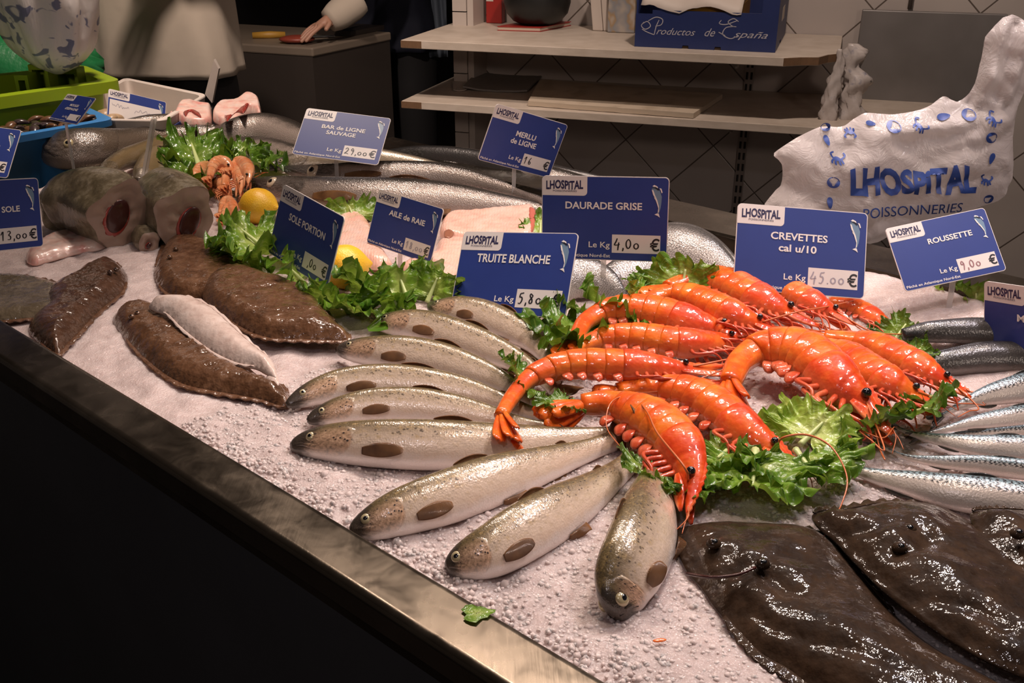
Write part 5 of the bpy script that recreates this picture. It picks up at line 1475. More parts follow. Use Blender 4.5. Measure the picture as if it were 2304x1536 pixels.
chunk('fish_tail', 'pale pink skinned fish tail lying on the ice right of the 13,00 price', 'fish fillet', [(60, 588), (66, 566), (110, 540), (160, 528), (220, 530), (250, 545), (230, 560), (170, 572), (110, 588), (80, 596)], .016, 'steak', 41, group=None)

# lemons
g = G('lemon'); o_ = g.pos()
g.set(color=g.ramp(g.noise(30.0, o_, 2.0), [(0.35, (0.78, 0.42, 0.02)), (0.65, (0.86, 0.52, 0.035))]), rough=0.38, sss=0.1, ssss=.004, normal=g.bump(g.voro(420.0, o_), 0.35, 0.001)); MATS['lemon'] = g.m
plain('lemon_tip', (0.40, 0.30, 0.06), .6)
def lemon(label, u, v, hw, ax_px, h):
    c = P(u, v, h); r = hw * depth(c) / FPX
    d = nrm(P(*ax_px, h) - c); w = np.array([0, 0, 1.0]) - d * d[2]; w = nrm(w); s = np.cross(d, w)
    prof = [(-1.28, .02), (-1.22, .12), (-1.1, .24), (-.95, .46), (-.7, .75), (-.35, .95), (0, 1), (.35, .95), (.7, .75), (.95, .46), (1.1, .22), (1.22, .1), (1.27, .02)]
    pr = spline([(a, b) for a, b in prof], 30)
    Q = np.array([[c + d * a * r + (w * math.cos(q) + s * math.sin(q)) * b * r for q in np.linspace(0, 2 * math.pi, 28, endpoint=False)] for a, b in pr])
    t_ = thing('lemon', c - np.array([0, 0, r]), label, 'lemon', 'lemons')
    MB().grid(Q, closed=True).build('peel', MATS['lemon'], t_)
    MB().ball(c + d * r * 1.25, (d * r * .05, w * r * .07, s * r * .07), 8, 6).build('tip', MATS['lemon_tip'], t_)
lemon('whole lemon beside the hake snout, left of the SOLE PORTION sign', 582, 464, 41, (640, 470), .03)
lemon('lemon half hidden by the right edge of the SOLE PORTION sign', 776, 600, 50, (700, 610), .03)
# ---------------------------------------------------------------- shrimps and langoustines
def shrimp_mat(name, c0, c1, c2, pale, sss=0.14):
    g = G(name)
    uv = g.uv(); s = g.sep(uv); t, v = s[0], s[1]
    o = g.pos()
    n1 = g.noise(32.0, o, 4.0, 0.6); n2 = g.noise(120.0, o, 3.0)
    c = g.ramp(n1, [(0.3, c0), (0.5, c1), (0.7, c2)])
    c = g.mix(g.math('MULTIPLY', g.step(v, 0.55, 0.9), 0.55), c, pale)
    c = g.mix(g.math('MULTIPLY', g.step(n2, 0.62, 0.75), 0.35), c, pale)
    g.set(color=c, rough=0.38, sss=sss, sssr=(1.0, 0.35, 0.15), ssss=0.006, spec=0.2, coat=0.8, coatr=0.09,
          normal=g.bump(g.noise(150.0, o, 1.5), 0.28, 0.0022))
    return g.m
MATS['shrimp'] = shrimp_mat('shrimp_shell', (0.60, 0.055, 0.007), (0.74, 0.115, 0.010), (0.84, 0.22, 0.02), (0.80, 0.28, 0.10))
MATS['shrimp_head'] = shrimp_mat('shrimp_carapace', (0.54, 0.035, 0.008), (0.68, 0.065, 0.010), (0.80, 0.16, 0.02), (0.78, 0.28, 0.12))
MATS['shrimp_leg'] = shrimp_mat('shrimp_leg', (0.44, 0.045, 0.016), (0.56, 0.08, 0.028), (0.66, 0.15, 0.06), (0.62, 0.18, 0.09), 0.15)
MATS['lango'] = shrimp_mat('langoustine_shell', (0.62, 0.17, 0.06), (0.72, 0.27, 0.11), (0.78, 0.40, 0.21), (0.74, 0.50, 0.36))
plain('antenna', (0.55, 0.13, 0.035), 0.35, coat=0.3)
plain('shrimp_eye', (0.010, 0.008, 0.010), 0.08, coat=1.0)

ABD = [0.10, 0.21, 0.29, 0.365, 0.44, 0.515, 0.585]
SPROF = [(0, .42), (.08, .50), (.16, .58), (.25, .78), (.35, .92), (.45, 1.0), (.55, 1.0), (.62, .98), (.7, .84), (.78, .60), (.85, .38), (.92, .20), (1, .05)]

def make_shrimp(name, spine, hw, label, cat='shrimp', group=None, roll=30, k=0.72, side=1, lift=0.0, shell='shrimp', head='shrimp_head', fan=None, fan_px=None, eye_both=True, heights=None, legs=True, whisk=None, carap=0.585, long_legs=1.0, n=64, seed=0):
    """spine runs from the tail base to the tip of the rostrum"""
    rng = random.Random(seed * 7 + 3)
    B = Body(spine, hw, SPROF, roll, k, side, lift, n, heights=heights)
    t_ = thing(name, B.base, label, cat, group)
    A = float(B.a.max()); ms, mh, ml = MATS[shell], MATS[head], MATS['shrimp_leg' if shell == 'shrimp' else shell]
    edges = [0.0] + [e * carap / 0.585 for e in ABD[1:]]
    for i in range(6):
        t0, t1 = edges[i], edges[i + 1]
        ts = np.linspace(t0 - 0.022, t1, 10)     # posterior edge (towards the tail) flares over the next plate
        def off(t, ph, t0=t0, t1=t1):
            q = (t - t0 + 0.022) / (t1 - t0 + 0.022)
            o = A * (0.075 * (1 - q) ** 1.3 - 0.01) + A * 0.03 * math.sin(math.pi * q)
            if q < 0.12: o -= A * 0.03 * (1 - q / 0.12)
            o -= A * 0.10 * max(0.0, abs(ph) / math.pi - 0.72) / 0.28
            o += A * 0.05 * math.exp(-((abs(ph) / math.pi - 0.62) / 0.1) ** 2) * math.sin(math.pi * q)
            return o
        R_, uv = rings(B, ts, 26, off)
        m = MB().grid(R_, uv, closed=True); close_ends(m, R_, uv)
        m.build('abdomen_segment', ms, t_)
    # carapace, drawn out into the rostrum
    ts = np.linspace(carap - 0.02, 1.0, 40)
    def coff(t, ph):
        q = (t - carap + 0.02) / (1.02 - carap)
        o = A * 0.085 * (1 - q) ** 2
        if q < 0.03: o -= A * 0.035
        o += A * 0.05 * math.exp(-(ph / 0.25) ** 2) * min(1, q * 3)                       # dorsal keel
        o += A * 0.035 * math.exp(-((abs(ph) / math.pi - 0.6) / 0.06) ** 2) * max(0, 1 - q * 1.6)    # side groove edge
        o -= A * 0.04 * math.exp(-((q - 0.3 - 0.1 * abs(ph) / math.pi) / 0.03) ** 2)
        return o
    R_, uv = rings(B, ts, 28, coff)
    m = MB().grid(R_, uv, closed=True); close_ends(m, R_, uv)
    car = m.build('carapace', mh, t_)
    # serrated rostrum blade along the top
    m = MB(); tp = []; bt = []
    for i in range(19):
        t = carap + 0.16 + (1.03 - carap - 0.16) * i / 18
        hgt = A * (0.16 * math.sin(math.pi * min(1, i / 18 + .08)) + (0.07 if i % 2 else 0))
        p = B.S(min(t, 1.0), 0, 0)
        if t > 1: p = p + B.T[-1] * (t - 1) * B.len
        tp.append(p + B.at(B.D, min(t, 1)) * hgt); bt.append(p - B.at(B.D, min(t, 1)) * A * 0.05)
    m.grid(np.stack([np.array(bt), np.array(tp)], 0))
    solid(m.build('rostrum', mh, t_, smooth=False), A * 0.05, 0)
    # eyes on short stalks
    te = carap + (1 - carap) * 0.55
    for sg in (1, -1):
        er = 0.19 * A
        ph = sg * 0.36 * math.pi
        nn_ = nrm(B.S(te, ph, 1e-3) - B.S(te, ph))
        c = B.S(te, ph, er * 0.75)
        e = MB().ball(c, (np.array([er, 0, 0]), np.array([0, er, 0]), np.array([0, 0, er])), 14, 9).build('eye', MATS['shrimp_eye'], t_)
        MB().tube([B.S(te - .03, ph, -0.002), c - nn_ * er * 0.5], [er * .5, er * .6], 8).build('eye_stalk', mh, e)
    # tail fan
    fa = np.array(fan_px, float) if fan_px is not None else None
    if fa is not None:
        tip = P(fa[0], fa[1], (B.X[0][2] - ICE) + (fa[2] if len(fa) > 2 else 0.0))
        FD = tip - B.X[0]; FL = np.linalg.norm(FD); FD = FD / FL
    else:
        FL = 2.1 * A; FD = -B.T[0]
    fdw = nrm(B.D[0] - FD * np.dot(B.D[0], FD)); fl_ = np.cross(FD, fdw)
    if fl_[2] < 0: fl_ = -fl_
    def blade(nm, ang, ln, wd, up, mt_):
        d = nrm(FD * math.cos(ang) + fl_ * 0.2 * up + fdw * math.sin(ang)); sd = nrm(np.cross(fl_, d))
        Q = np.zeros((12, 9, 3)); uv = []
        for i in range(12):
            s = i / 11
            for j in range(9):
                w = j / 8 * 2 - 1
                ww = wd * (0.42 + 0.58 * math.sin(math.pi * min(1.0, s * 0.62 + 0.1))) * (1 if s < .85 else math.sqrt(max(0.04, 1 - ((s - .85) / .16) ** 2)))
                Q[i, j] = B.X[0] + d * ln * s + sd * ww * w + fl_ * (up * 0.14 * A + 0.10 * A * (1 - w * w) - 0.1 * A * s)
                uv.append((s, 0.3 + 0.2 * abs(w)))
        solid(MB().grid(Q, uv).build(nm, mt_, t_), A * 0.07, 0)
    blade('uropod', 0.26, FL * 1.0, 0.42 * A, -0.6, ms); blade('uropod', -0.26, FL * 1.0, 0.42 * A, -0.6, ms)
    blade('uropod', 0.12, FL * 0.98, 0.38 * A, 0.0, ms); blade('uropod', -0.12, FL * 0.98, 0.38 * A, 0.0, ms)
    blade('telson', 0.0, FL * 0.85, 0.26 * A, 0.8, ms)
    # walking legs, folded along the underside
    if legs:
        for i in range(5):
            for sg in ((1, -1) if i < 3 else (1,)):
                tb = carap + 0.03 + (1 - carap) * 0.085 * i
                b0 = B.S(tb, sg * 0.80 * math.pi, -0.001)
                d = -B.at(B.D, tb); t = B.at(B.T, tb); l = B.at(B.L, tb) * sg
                r1 = rng.uniform(.85, 1.15) * long_legs
                knee = b0 + d * A * 0.55 * r1 + t * A * (0.1 + .10 * i) + l * A * (0.50 if sg > 0 else .1)
                mid = knee + t * A * (1.0 * r1) + l * A * 0.12 + d * A * .1 - d * A * rng.uniform(0.0, 0.25)
                ank = mid + t * A * 0.5 * r1 + d * A * rng.uniform(0.05, 0.5) - l * A * .2
                end = ank + (t * rng.uniform(-.2, .5) + d * rng.uniform(.2, .7)) * A * 0.55
                pts = [b0, knee, mid, ank, end]
                for q in pts[1:]: q[2] = max(q[2], ICE + 0.004)
                MB().tube(spline(pts, 20), np.interp(np.linspace(0, 1, 20), [0, .25, .6, 1], [.13, .105, .075, .03]) * A, 7).build('leg', ml, t_)
        for i in range(5):          # swimmerets under the abdomen
            tb = 0.5 * (edges[i + 1] + edges[i + 1] + 0.03)
            for sg in (1,):
                b0 = B.S(tb, sg * 0.85 * math.pi, -0.001); d = -B.at(B.D, tb); t = B.at(B.T, tb); l = B.at(B.L, tb)
                m = MB()
                end = b0 + d * A * 0.62 + t * A * (0.35 - 0.5 * (i < 1)) + l * A * .15
                end[2] = max(end[2], ICE + 0.004)
                Q = np.zeros((9, 5, 3)); sd = nrm(np.cross(end - b0, l))
                for a_ in range(9):
                    s = a_ / 8
                    for b_ in range(5):
                        w = b_ / 4 * 2 - 1
                        Q[a_, b_] = b0 * (1 - s) + end * s + sd * w * A * (0.12 + 0.13 * math.sin(math.pi * min(1, s * .9 + .05))) * (1 if s < .9 else .5) + l * A * .12 * math.sin(math.pi * s)
                solid(m.grid(Q).build('swimmeret', ml, t_), A * 0.09, 0)
        # mouth parts and antenna scales in front
        for sg in (1, -1):
            tb = carap + (1 - carap) * 0.50
            b0 = B.S(tb, sg * 0.68 * math.pi, 0); t = B.at(B.T, tb); d = -B.at(B.D, tb); l = B.at(B.L, tb) * sg
            Q = np.zeros((8, 5, 3)); LN = (1.0 - tb) * B.len * 0.95
            for a_ in range(8):
                s = a_ / 7
                for b_ in range(5):
                    w = b_ / 4 * 2 - 1
                    Q[a_, b_] = b0 + t * LN * s + d * A * (w * .22 * math.sin(math.pi * min(.92, s * .8 + .12)) + .05) + l * A * .08
                    Q[a_, b_][2] = max(Q[a_, b_][2], ICE + .003)
            solid(MB().grid(Q).build('antenna_scale', mh, t_), A * .07, 0)
    # antennae
    for j, w in enumerate(whisk or []):
        pts = [B.S(carap + (1 - carap) * 0.62, (0.45 if j % 2 == 0 else -.4) * math.pi, 0)] + [P(u, v, hh) for u, v, hh in w]
        MB().tube(spline(pts, 48), np.linspace(0.0013, 0.00055, 48), 6).build('antenna', MATS['antenna'], t_)
    for sg in (.3, -.3):
        p0 = B.S(0.97, sg * math.pi, 0); t = B.T[-1]; d = -B.D[-1]
        pts = [p0, p0 + t * A * .7 + d * A * rng.uniform(-.1, .2), p0 + t * A * 1.3 + d * A * rng.uniform(0, .6)]
        for q in pts: q[2] = max(q[2], ICE + .003)
        MB().tube(spline(pts, 12), np.linspace(.0009, .0004, 12), 5).build('antennule', MATS['antenna'], t_)
    return B, t_

SG = 'cooked red shrimps heaped on lettuce'
SHR = [
 # far row first
 ('shrimp lying half behind the shrimp whose back crests the pile, under the CREVETTES price', [(1672, 640), (1720, 634), (1763, 648), (1806, 671), (1844, 690), (1882, 709), (1918, 727)], 30, .034, 28, dict(whisk=[[(1960, 745, .03), (2040, 752, .02), (2098, 754, .015)], [(1900, 740, .03), (1800, 745, .035), (1740, 750, .04)]])),
 ('rearmost shrimp on the right with its head at the dark fish', [(1825, 678), (1868, 681), (1911, 688), (1949, 704), (1987, 728), (2034, 762)], 22, .012, 26, dict(whisk=[[(2060, 765, .02), (2105, 768, .015), (2125, 772, .012)]])),
 ('shrimp whose back crests the whole pile, below the CREVETTES sign', [(1508, 646), (1557, 630), (1605, 629), (1648, 642), (1686, 662), (1724, 682), (1767, 702), (1832, 726)], 38, .038, 30, dict(whisk=[[(1870, 740, .03), (1930, 750, .02), (1985, 752, .02)]])),
 ('shrimp with a round black eye standing out in the middle of the pile', [(1456, 676), (1500, 662), (1548, 665), (1596, 684), (1643, 705), (1691, 724), (1760, 748)], 34, .040, 34, dict(whisk=[[(1800, 700, .06), (1860, 690, .05), (1925, 675, .03)]])),
 ('arched shrimp at the left of the pile just above the row of rounded segments', [(1295, 764), (1319, 724), (1366, 700), (1424, 697), (1486, 706), (1538, 720), (1596, 736), (1643, 746), (1706, 754)], 38, .030, 32, dict(whisk=[[(1740, 770, .04), (1720, 800, .03), (1640, 850, .02), (1540, 860, .02)]])),
 ('shrimp stretched straight across the pile with rows of rounded segments', [(1268, 806), (1309, 779), (1357, 760), (1414, 757), (1471, 763), (1519, 770), (1581, 771), (1643, 767), (1730, 760)], 34, .026, 34, dict(whisk=[[(1780, 740, .04), (1850, 745, .03), (1900, 755, .03)]])),
 ('shrimp on the right with its tail in the heap and head over the mackerels', [(1862, 760), (1930, 768), (1977, 781), (2025, 806), (2073, 830), (2121, 858), (2182, 882)], 36, .022, 30, dict(whisk=[[(2200, 915, .02), (2180, 925, .02), (2155, 938, .02)]])),
 ('shrimp squeezed between two others on the right, head over the dark lettuce', [(1820, 778), (1868, 784), (1911, 802), (1954, 834), (2001, 862), (2049, 886), (2106, 908)], 40, .026, 30, dict(whisk=[[(2140, 905, .02), (2190, 908, .02), (2215, 912, .015)]])),
 ('arched shrimp on the right with frilly orange swimmerets hanging over the pale lettuce', [(1646, 858), (1664, 820), (1701, 792), (1758, 785), (1810, 798), (1853, 830), (1892, 868), (1939, 906), (2000, 965)], 56, .026, 32, dict(fan_px=(1672, 918), whisk=[[(1990, 1010, .03), (1960, 990, .03), (1930, 965, .03), (1985, 985, .03), (2012, 960, .03)], [(1980, 1010, .02), (1992, 1035, .02), (1975, 1000, .02)]])),
 ('shrimp at the left whose folded tail hangs down over the flat-lying trout', [(1131, 930), (1152, 896), (1190, 853), (1242, 829), (1295, 820), (1347, 820), (1414, 822), (1486, 827), (1557, 833), (1642, 822)], 36, .030, 30, dict(fan_px=(1160, 988, .0), k=.8, long_legs=1.25, whisk=[[(1690, 800, .04), (1600, 842, .04), (1480, 880, .03), (1380, 880, .03)]])),
 ('shrimp lying second from the front with a long curved feeler reaching the brown flatfish', [(1400, 880), (1440, 874), (1486, 875), (1538, 882), (1586, 901), (1629, 930), (1662, 958), (1701, 987), (1748, 1020), (1806, 1062)], 46, .016, 30, dict(fan_px=(1335, 886), whisk=[[(1760, 985, .045), (1815, 978, .05), (1870, 1005, .05), (1905, 1070, .04), (1895, 1130, .03), (1855, 1205, .012)]])),
 ('frontmost shrimp, its head pointing down at the viewer over the plump trout', [(1319, 910), (1366, 908), (1414, 922), (1462, 944), (1505, 977), (1534, 1015), (1552, 1063), (1553, 1101), (1546, 1155)], 55, .022, 34, dict(fan_px=(1219, 946), long_legs=1.1, whisk=[[(1540, 1050, .06), (1480, 975, .06), (1455, 925, .06), (1420, 890, .05), (1375, 905, .05), (1365, 960, .04), (1400, 1010, .04)], [(1510, 1125, .02), (1460, 1120, .02), (1412, 1132, .02)]])),
]
for i, (lab, sp, hw, lift, roll, kw) in enumerate(SHR):
    make_shrimp('shrimp', sp, hw, lab, 'shrimp', SG, roll=roll, lift=lift, seed=i, **kw)

LG = 'langoustines in front of the hake heads'
LNG = [
 ('pale pink langoustine lying closest to the big hake at the left of the heap', [(446, 432), (442, 408), (450, 384), (466, 370), (484, 372)], 13, .018),
 ('langoustine with a curled orange back in the middle of the heap', [(472, 398), (480, 376), (496, 366), (514, 374), (524, 392)], 14, .045),
 ('langoustine with a round back at the top right of the heap', [(522, 378), (536, 364), (552, 372), (560, 394), (558, 416)], 14, .045),
 ('langoustine with bright orange segments beside the silver fish snout', [(506, 418), (510, 396), (524, 384), (538, 394), (542, 418), (540, 440)], 14, .030),
 ('langoustine with feathery legs spread in front of the heap', [(456, 440), (466, 418), (484, 408), (502, 418), (514, 438), (522, 458)], 14, .012),
 ('small langoustine with a dark eye beside the first lemon', [(496, 480), (502, 462), (512, 452), (522, 462), (530, 474), (534, 490)], 11, .012),
 ('lowest langoustine of the heap just above the curly lettuce', [(500, 492), (506, 478), (515, 466), (522, 470), (527, 485), (524, 500)], 10, .012),
]
for i, (lab, sp, hw, lift) in enumerate(LNG):
    make_shrimp('langoustine', sp, hw * 1.15, lab, 'langoustine', LG, roll=48, lift=lift, shell='lango', head='lango', seed=40 + i, k=.8, long_legs=.9, n=40,
                whisk=[[(565 + i * 8, 385 + i * 2, .03), (592 + i * 4, 388, .03)]] if i in (2, 3) else None)
# ---------------------------------------------------------------- curly lettuce
def lettuce_mat(name, dark, mid, light):
    g = G(name); uv = g.uv(); s = g.sep(uv); r, w = s[0], s[1]
    o = g.pos()
    vein = g.voro(1.0, g.vmul(uv, (7.0, 11.0, 1)), 'DISTANCE_TO_EDGE')
    n1 = g.noise(38.0, o, 4.0)
    c = g.ramp(g.math('ADD', g.math('MULTIPLY', n1, 0.6), g.math('MULTIPLY', g.math('SUBTRACT', 1.0, r), 0.45)), [(0.22, dark), (0.5, mid), (0.82, light)])
    c = g.mix(g.math('MULTIPLY', g.step(vein, 0.06, 0.0), 0.35), c, light)
    rib = g.math('MULTIPLY', g.step(g.math('ABSOLUTE', g.math('SUBTRACT', w, 0.5)), 0.05, 0.015), g.step(r, 0.95, 0.5))
    c = g.mix(g.math('MULTIPLY', rib, 0.7), c, light)
    g.set(color=c, rough=0.3, spec=0.5, coat=0.35, coatr=0.12, sss=0.0, normal=g.bump(g.math('ADD', g.noise(150.0, o, 3.0), g.math('MULTIPLY', vein, 1.5)), 0.4, 0.002))
    tr = g.n('ShaderNodeBsdfTranslucent'); g.put(tr.inputs[0], g.mix(0.25, c, (0.5, 0.6, 0.05)))
    mx = g.n('ShaderNodeMixShader'); mx.inputs[0].default_value = 0.28
    out = [n for n in g.t.nodes if n.type == 'OUTPUT_MATERIAL'][0]
    g.t.links.new(g.b.outputs[0], mx.inputs[1]); g.t.links.new(tr.outputs[0], mx.inputs[2]); g.t.links.new(mx.outputs[0], out.inputs[0])
    MATS[name] = g.m
lettuce_mat('lettuce', (0.05, 0.145, 0.010), (0.17, 0.32, 0.024), (0.48, 0.57, 0.15))
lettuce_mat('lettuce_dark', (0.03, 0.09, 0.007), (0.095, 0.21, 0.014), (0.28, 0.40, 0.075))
lettuce_mat('lettuce_pale', (0.20, 0.36, 0.03), (0.40, 0.54, 0.09), (0.66, 0.74, 0.28))
plain('lettuce_rib', (0.50, 0.58, 0.24), .35, coat=.3)

def leaf(label, base, tip, width, hb=0.004, ht=0.02, mat='lettuce', seed=0, ruffle=1.0, curl=0.3, group='curly lettuce leaves', cup=0.0, rib=True, freq=1.0):
    """a frilly leaf from base (u, v) to tip (u, v); width in photograph pixels"""
    rng = random.Random(seed * 13 + 1)
    p0 = P(*base, hb); p1 = P(*tip, ht)
    L_ = np.linalg.norm(p1 - p0); d = (p1 - p0) / L_
    Wd = width * depth((p0 + p1) / 2) / FPX / 2
    s_ = nrm(np.cross(d, [0, 0, 1.0])); n_ = nrm(np.cross(s_, d))
    NR, NT = 26, 200
    ph = [rng.uniform(0, 6.28) for _ in range(8)]
    fr = [rng.uniform(.85, 1.15) * freq for _ in range(8)]
    Q = np.zeros((NR, NT, 3)); uv = []
    cen = 0.30
    R_ = 0.5 * (L_ * .62 + Wd)
    for i in range(NR):
        r = (i / (NR - 1)) ** 0.8
        for j in range(NT):
            th = -math.pi * 0.93 + 2 * math.pi * 0.93 * j / (NT - 1)
            edge = 1 + 0.10 * math.sin(5 * fr[0] * th + ph[0]) + 0.07 * math.sin(11 * fr[1] * th + ph[1]) + 0.032 * math.sin(27 * fr[2] * th + ph[2]) + 0.016 * math.sin(61 * th + ph[3])
            rr = r * (1 + (edge - 1) * r ** 1.5)
            along = math.cos(th); acr = math.sin(th)
            x = cen * L_ + along * rr * L_ * ((1 - cen) if along > 0 else cen * 1.05)
            y = acr * rr * Wd * (1.0 - 0.15 * along)
            a1 = r ** 1.5; a2 = r ** 4.0; a3 = r ** 6.0
            z = R_ * ruffle * (0.10 * a1 * math.sin(3.3 * fr[4] * th + ph[4]) + 0.055 * a2 * math.sin(8.3 * fr[5] * th + ph[5]) + 0.080 * a2 * math.sin(20 * fr[6] * th + ph[6] + 3 * r) + 0.085 * a3 * math.sin(37 * fr[3] * th + ph[7]))
            x += R_ * ruffle * (0.05 * a2 * math.sin(15 * fr[6] * th + ph[5]) + .05 * a3 * math.sin(33 * th + ph[2]))
            y += R_ * ruffle * (0.05 * a2 * math.cos(13 * fr[6] * th + ph[4]) + .05 * a3 * math.cos(31 * th + ph[1]))
            z += R_ * (0.06 + .10 * r) * fbm(x * 38, y * 38, seed, 3)
            z += curl * R_ * (rr * max(0, along)) ** 2 * (0.5) + cup * R_ * (rr * acr) ** 2 - 0.10 * R_ * math.exp(-(acr * rr / .12) ** 2) * (1 - r)
            q = p0 + d * x + s_ * y + n_ * z
            if q[2] < ICE + 0.001: q[2] = ICE + 0.001 + (ICE + .001 - q[2]) * 0.25
            Q[i, j] = q; uv.append((r, (th + math.pi) / (2 * math.pi)))
    t_ = thing('lettuce_leaf', (p0[0], p0[1], min(Q[..., 2].min(), p0[2])), label, 'lettuce', group)
    MB().grid(Q, uv).build('blade', MATS[mat], t_)
    if rib:
        pts = [p0 + d * L_ * q + n_ * (0.002 - .05 * R_ * (1 - q)) for q in (0.0, .25, .5, .72)]
        pts = [np.array([q[0], q[1], max(q[2], ICE + .002)]) for q in pts]
        MB().tube(spline(pts, 14), np.linspace(.06, .012, 14) * R_ + .0008, 8).build('midrib', MATS['lettuce_rib'], t_)
    return t_

LV = [
 ('frilly lettuce leaf between the half hidden lemon and the trouts', (880, 700), (840, 640), 190, .006, .04, 'lettuce', 1.4),
 ('dark frilly lettuce leaf at the brown sole edge below the lemon', (760, 690), (722, 655), 130, .006, .035, 'lettuce', 1.4),
 ('frilly lettuce leaf over the brown sole beside the cut fish chunk', (560, 590), (505, 560), 120, .008, .035, 'lettuce', 1.4),
 ('frilly lettuce leaf in front of the shrimp lying second from the front', (1600, 1010), (1610, 1085), 150, .02, .015, 'lettuce', 1.3),
 ('dark frilly lettuce leaf behind the left shrimps, against the TRUITE sign', (1330, 700), (1265, 690), 130, .02, .035, 'lettuce_dark', 1.2),
 # around the hakes and langoustines
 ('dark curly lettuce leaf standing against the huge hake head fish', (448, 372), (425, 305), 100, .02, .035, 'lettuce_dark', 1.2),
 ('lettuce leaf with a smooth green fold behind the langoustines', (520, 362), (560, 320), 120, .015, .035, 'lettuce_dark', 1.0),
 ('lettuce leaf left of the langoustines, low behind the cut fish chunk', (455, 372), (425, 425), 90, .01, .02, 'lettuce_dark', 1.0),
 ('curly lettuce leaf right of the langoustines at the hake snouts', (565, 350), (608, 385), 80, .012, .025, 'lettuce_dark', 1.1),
 # between lemons and soles
 ('curly lettuce leaf under the first lemon, left of the SOLE PORTION sign', (600, 560), (520, 500), 150, .006, .035, 'lettuce', 1.3),
 ('curly lettuce leaf hanging over the brown sole behind the lemon', (620, 560), (530, 570), 150, .006, .03, 'lettuce', 1.3),
 ('curly lettuce leaf across the foot of the SOLE PORTION sign', (690, 640), (630, 585), 150, .006, .04, 'lettuce', 1.3),
 ('pale-ribbed lettuce leaf between the long brown sole and the trouts', (830, 690), (765, 700), 130, .006, .02, 'lettuce', 1.2),
 ('curly lettuce leaf in front of the half hidden lemon', (850, 670), (790, 620), 170, .006, .045, 'lettuce', 1.3),
 ('curly lettuce leaf under the bottom corner of the AILE de RAIE sign', (920, 680), (890, 600), 180, .006, .04, 'lettuce', 1.4),
 ('curly lettuce leaf against the left edge of the TRUITE BLANCHE sign', (960, 680), (995, 605), 140, .006, .04, 'lettuce', 1.3),
 ('lettuce leaf showing between the SOLE PORTION and AILE de RAIE signs', (800, 500), (780, 452), 130, .02, .04, 'lettuce', 1.1),
 ('scrap of lettuce between the skate wing and the DAURADE sign', (1215, 540), (1218, 480), 60, .015, .035, 'lettuce', 1.0),
 # behind and left of the shrimps
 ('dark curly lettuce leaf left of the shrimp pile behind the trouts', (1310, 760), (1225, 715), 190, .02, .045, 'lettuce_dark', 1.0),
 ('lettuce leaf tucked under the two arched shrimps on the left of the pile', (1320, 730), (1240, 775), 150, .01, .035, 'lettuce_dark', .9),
 ('lettuce leaf standing behind the left shrimps in front of the bream', (1400, 710), (1330, 665), 170, .02, .05, 'lettuce', 1.1),
 ('lettuce leaf in front of the checkered bream', (1440, 700), (1410, 640), 160, .025, .055, 'lettuce', 1.1),
 ('bright lettuce leaf crest rising behind the tallest shrimp', (1530, 670), (1548, 582), 150, .03, .07, 'lettuce', 1.0),
 ('small lettuce leaf poking out beneath the left shrimp beside the trout', (1200, 870), (1135, 822), 140, .02, .045, 'lettuce_dark', .9),
 ('lettuce scrap between the hanging tail and the tail fan of the front shrimp', (1300, 905), (1210, 915), 60, .03, .03, 'lettuce_dark', .8),
 # front of the shrimps
 ('lettuce leaf under the legs of the frontmost shrimp, over the trouts', (1480, 1060), (1420, 1065), 130, .03, .03, 'lettuce_dark', .9),
 ('lettuce leaf below the head of the frontmost shrimp', (1560, 1075), (1500, 1110), 110, .012, .02, 'lettuce', .9),
 ('broad smooth green lettuce leaf hanging down on the ice in front', (1700, 1010), (1690, 1130), 210, .03, .012, 'lettuce', 1.0),
 ('lettuce leaf between the two front shrimps', (1650, 1000), (1600, 1045), 120, .022, .025, 'lettuce', 1.1),
 ('green lettuce leaf below the long curved feeler', (1790, 1010), (1850, 1095), 190, .03, .015, 'lettuce', 1.1),
 ('pale yellow-green lettuce heart leaf in the middle of the shrimps', (1830, 985), (1760, 905), 180, .010, .022, 'lettuce_pale', .7),
 ('pale frilly lettuce leaf next to the heart, above the feeler', (1800, 1000), (1880, 925), 150, .02, .034, 'lettuce_pale', 1.1),
 ('curly lettuce leaf running from the feeler to the mackerel tails', (1850, 1010), (1910, 975), 130, .015, .03, 'lettuce', 1.2),
 ('curly lettuce leaf under the head of the arched right shrimp', (1955, 970), (2010, 930), 140, .012, .04, 'lettuce_dark', 1.2),
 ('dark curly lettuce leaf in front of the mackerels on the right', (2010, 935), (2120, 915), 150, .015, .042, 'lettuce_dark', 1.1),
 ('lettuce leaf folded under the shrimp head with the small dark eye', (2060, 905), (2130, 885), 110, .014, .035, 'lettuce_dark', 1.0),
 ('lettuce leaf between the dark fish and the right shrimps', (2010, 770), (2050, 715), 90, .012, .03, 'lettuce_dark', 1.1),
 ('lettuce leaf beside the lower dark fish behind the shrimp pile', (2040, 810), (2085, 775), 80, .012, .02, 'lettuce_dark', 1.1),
 # at the ROUSSETTE sign
 ('curly lettuce leaf at the right foot of the ROUSSETTE sign', (2195, 715), (2195, 640), 100, .015, .06, 'lettuce', 1.2),
 ('pale lettuce leaf lying on the ice below the ROUSSETTE sign', (2180, 700), (2120, 660), 100, .012, .035, 'lettuce_pale', .9),
]
for i, (lab, b, t, w, hb, ht, mt_, rf) in enumerate(LV):
    leaf(lab, b, t, w * 1.55, hb, ht + .008, mt_, seed=i + 1, ruffle=rf, cup=.12)
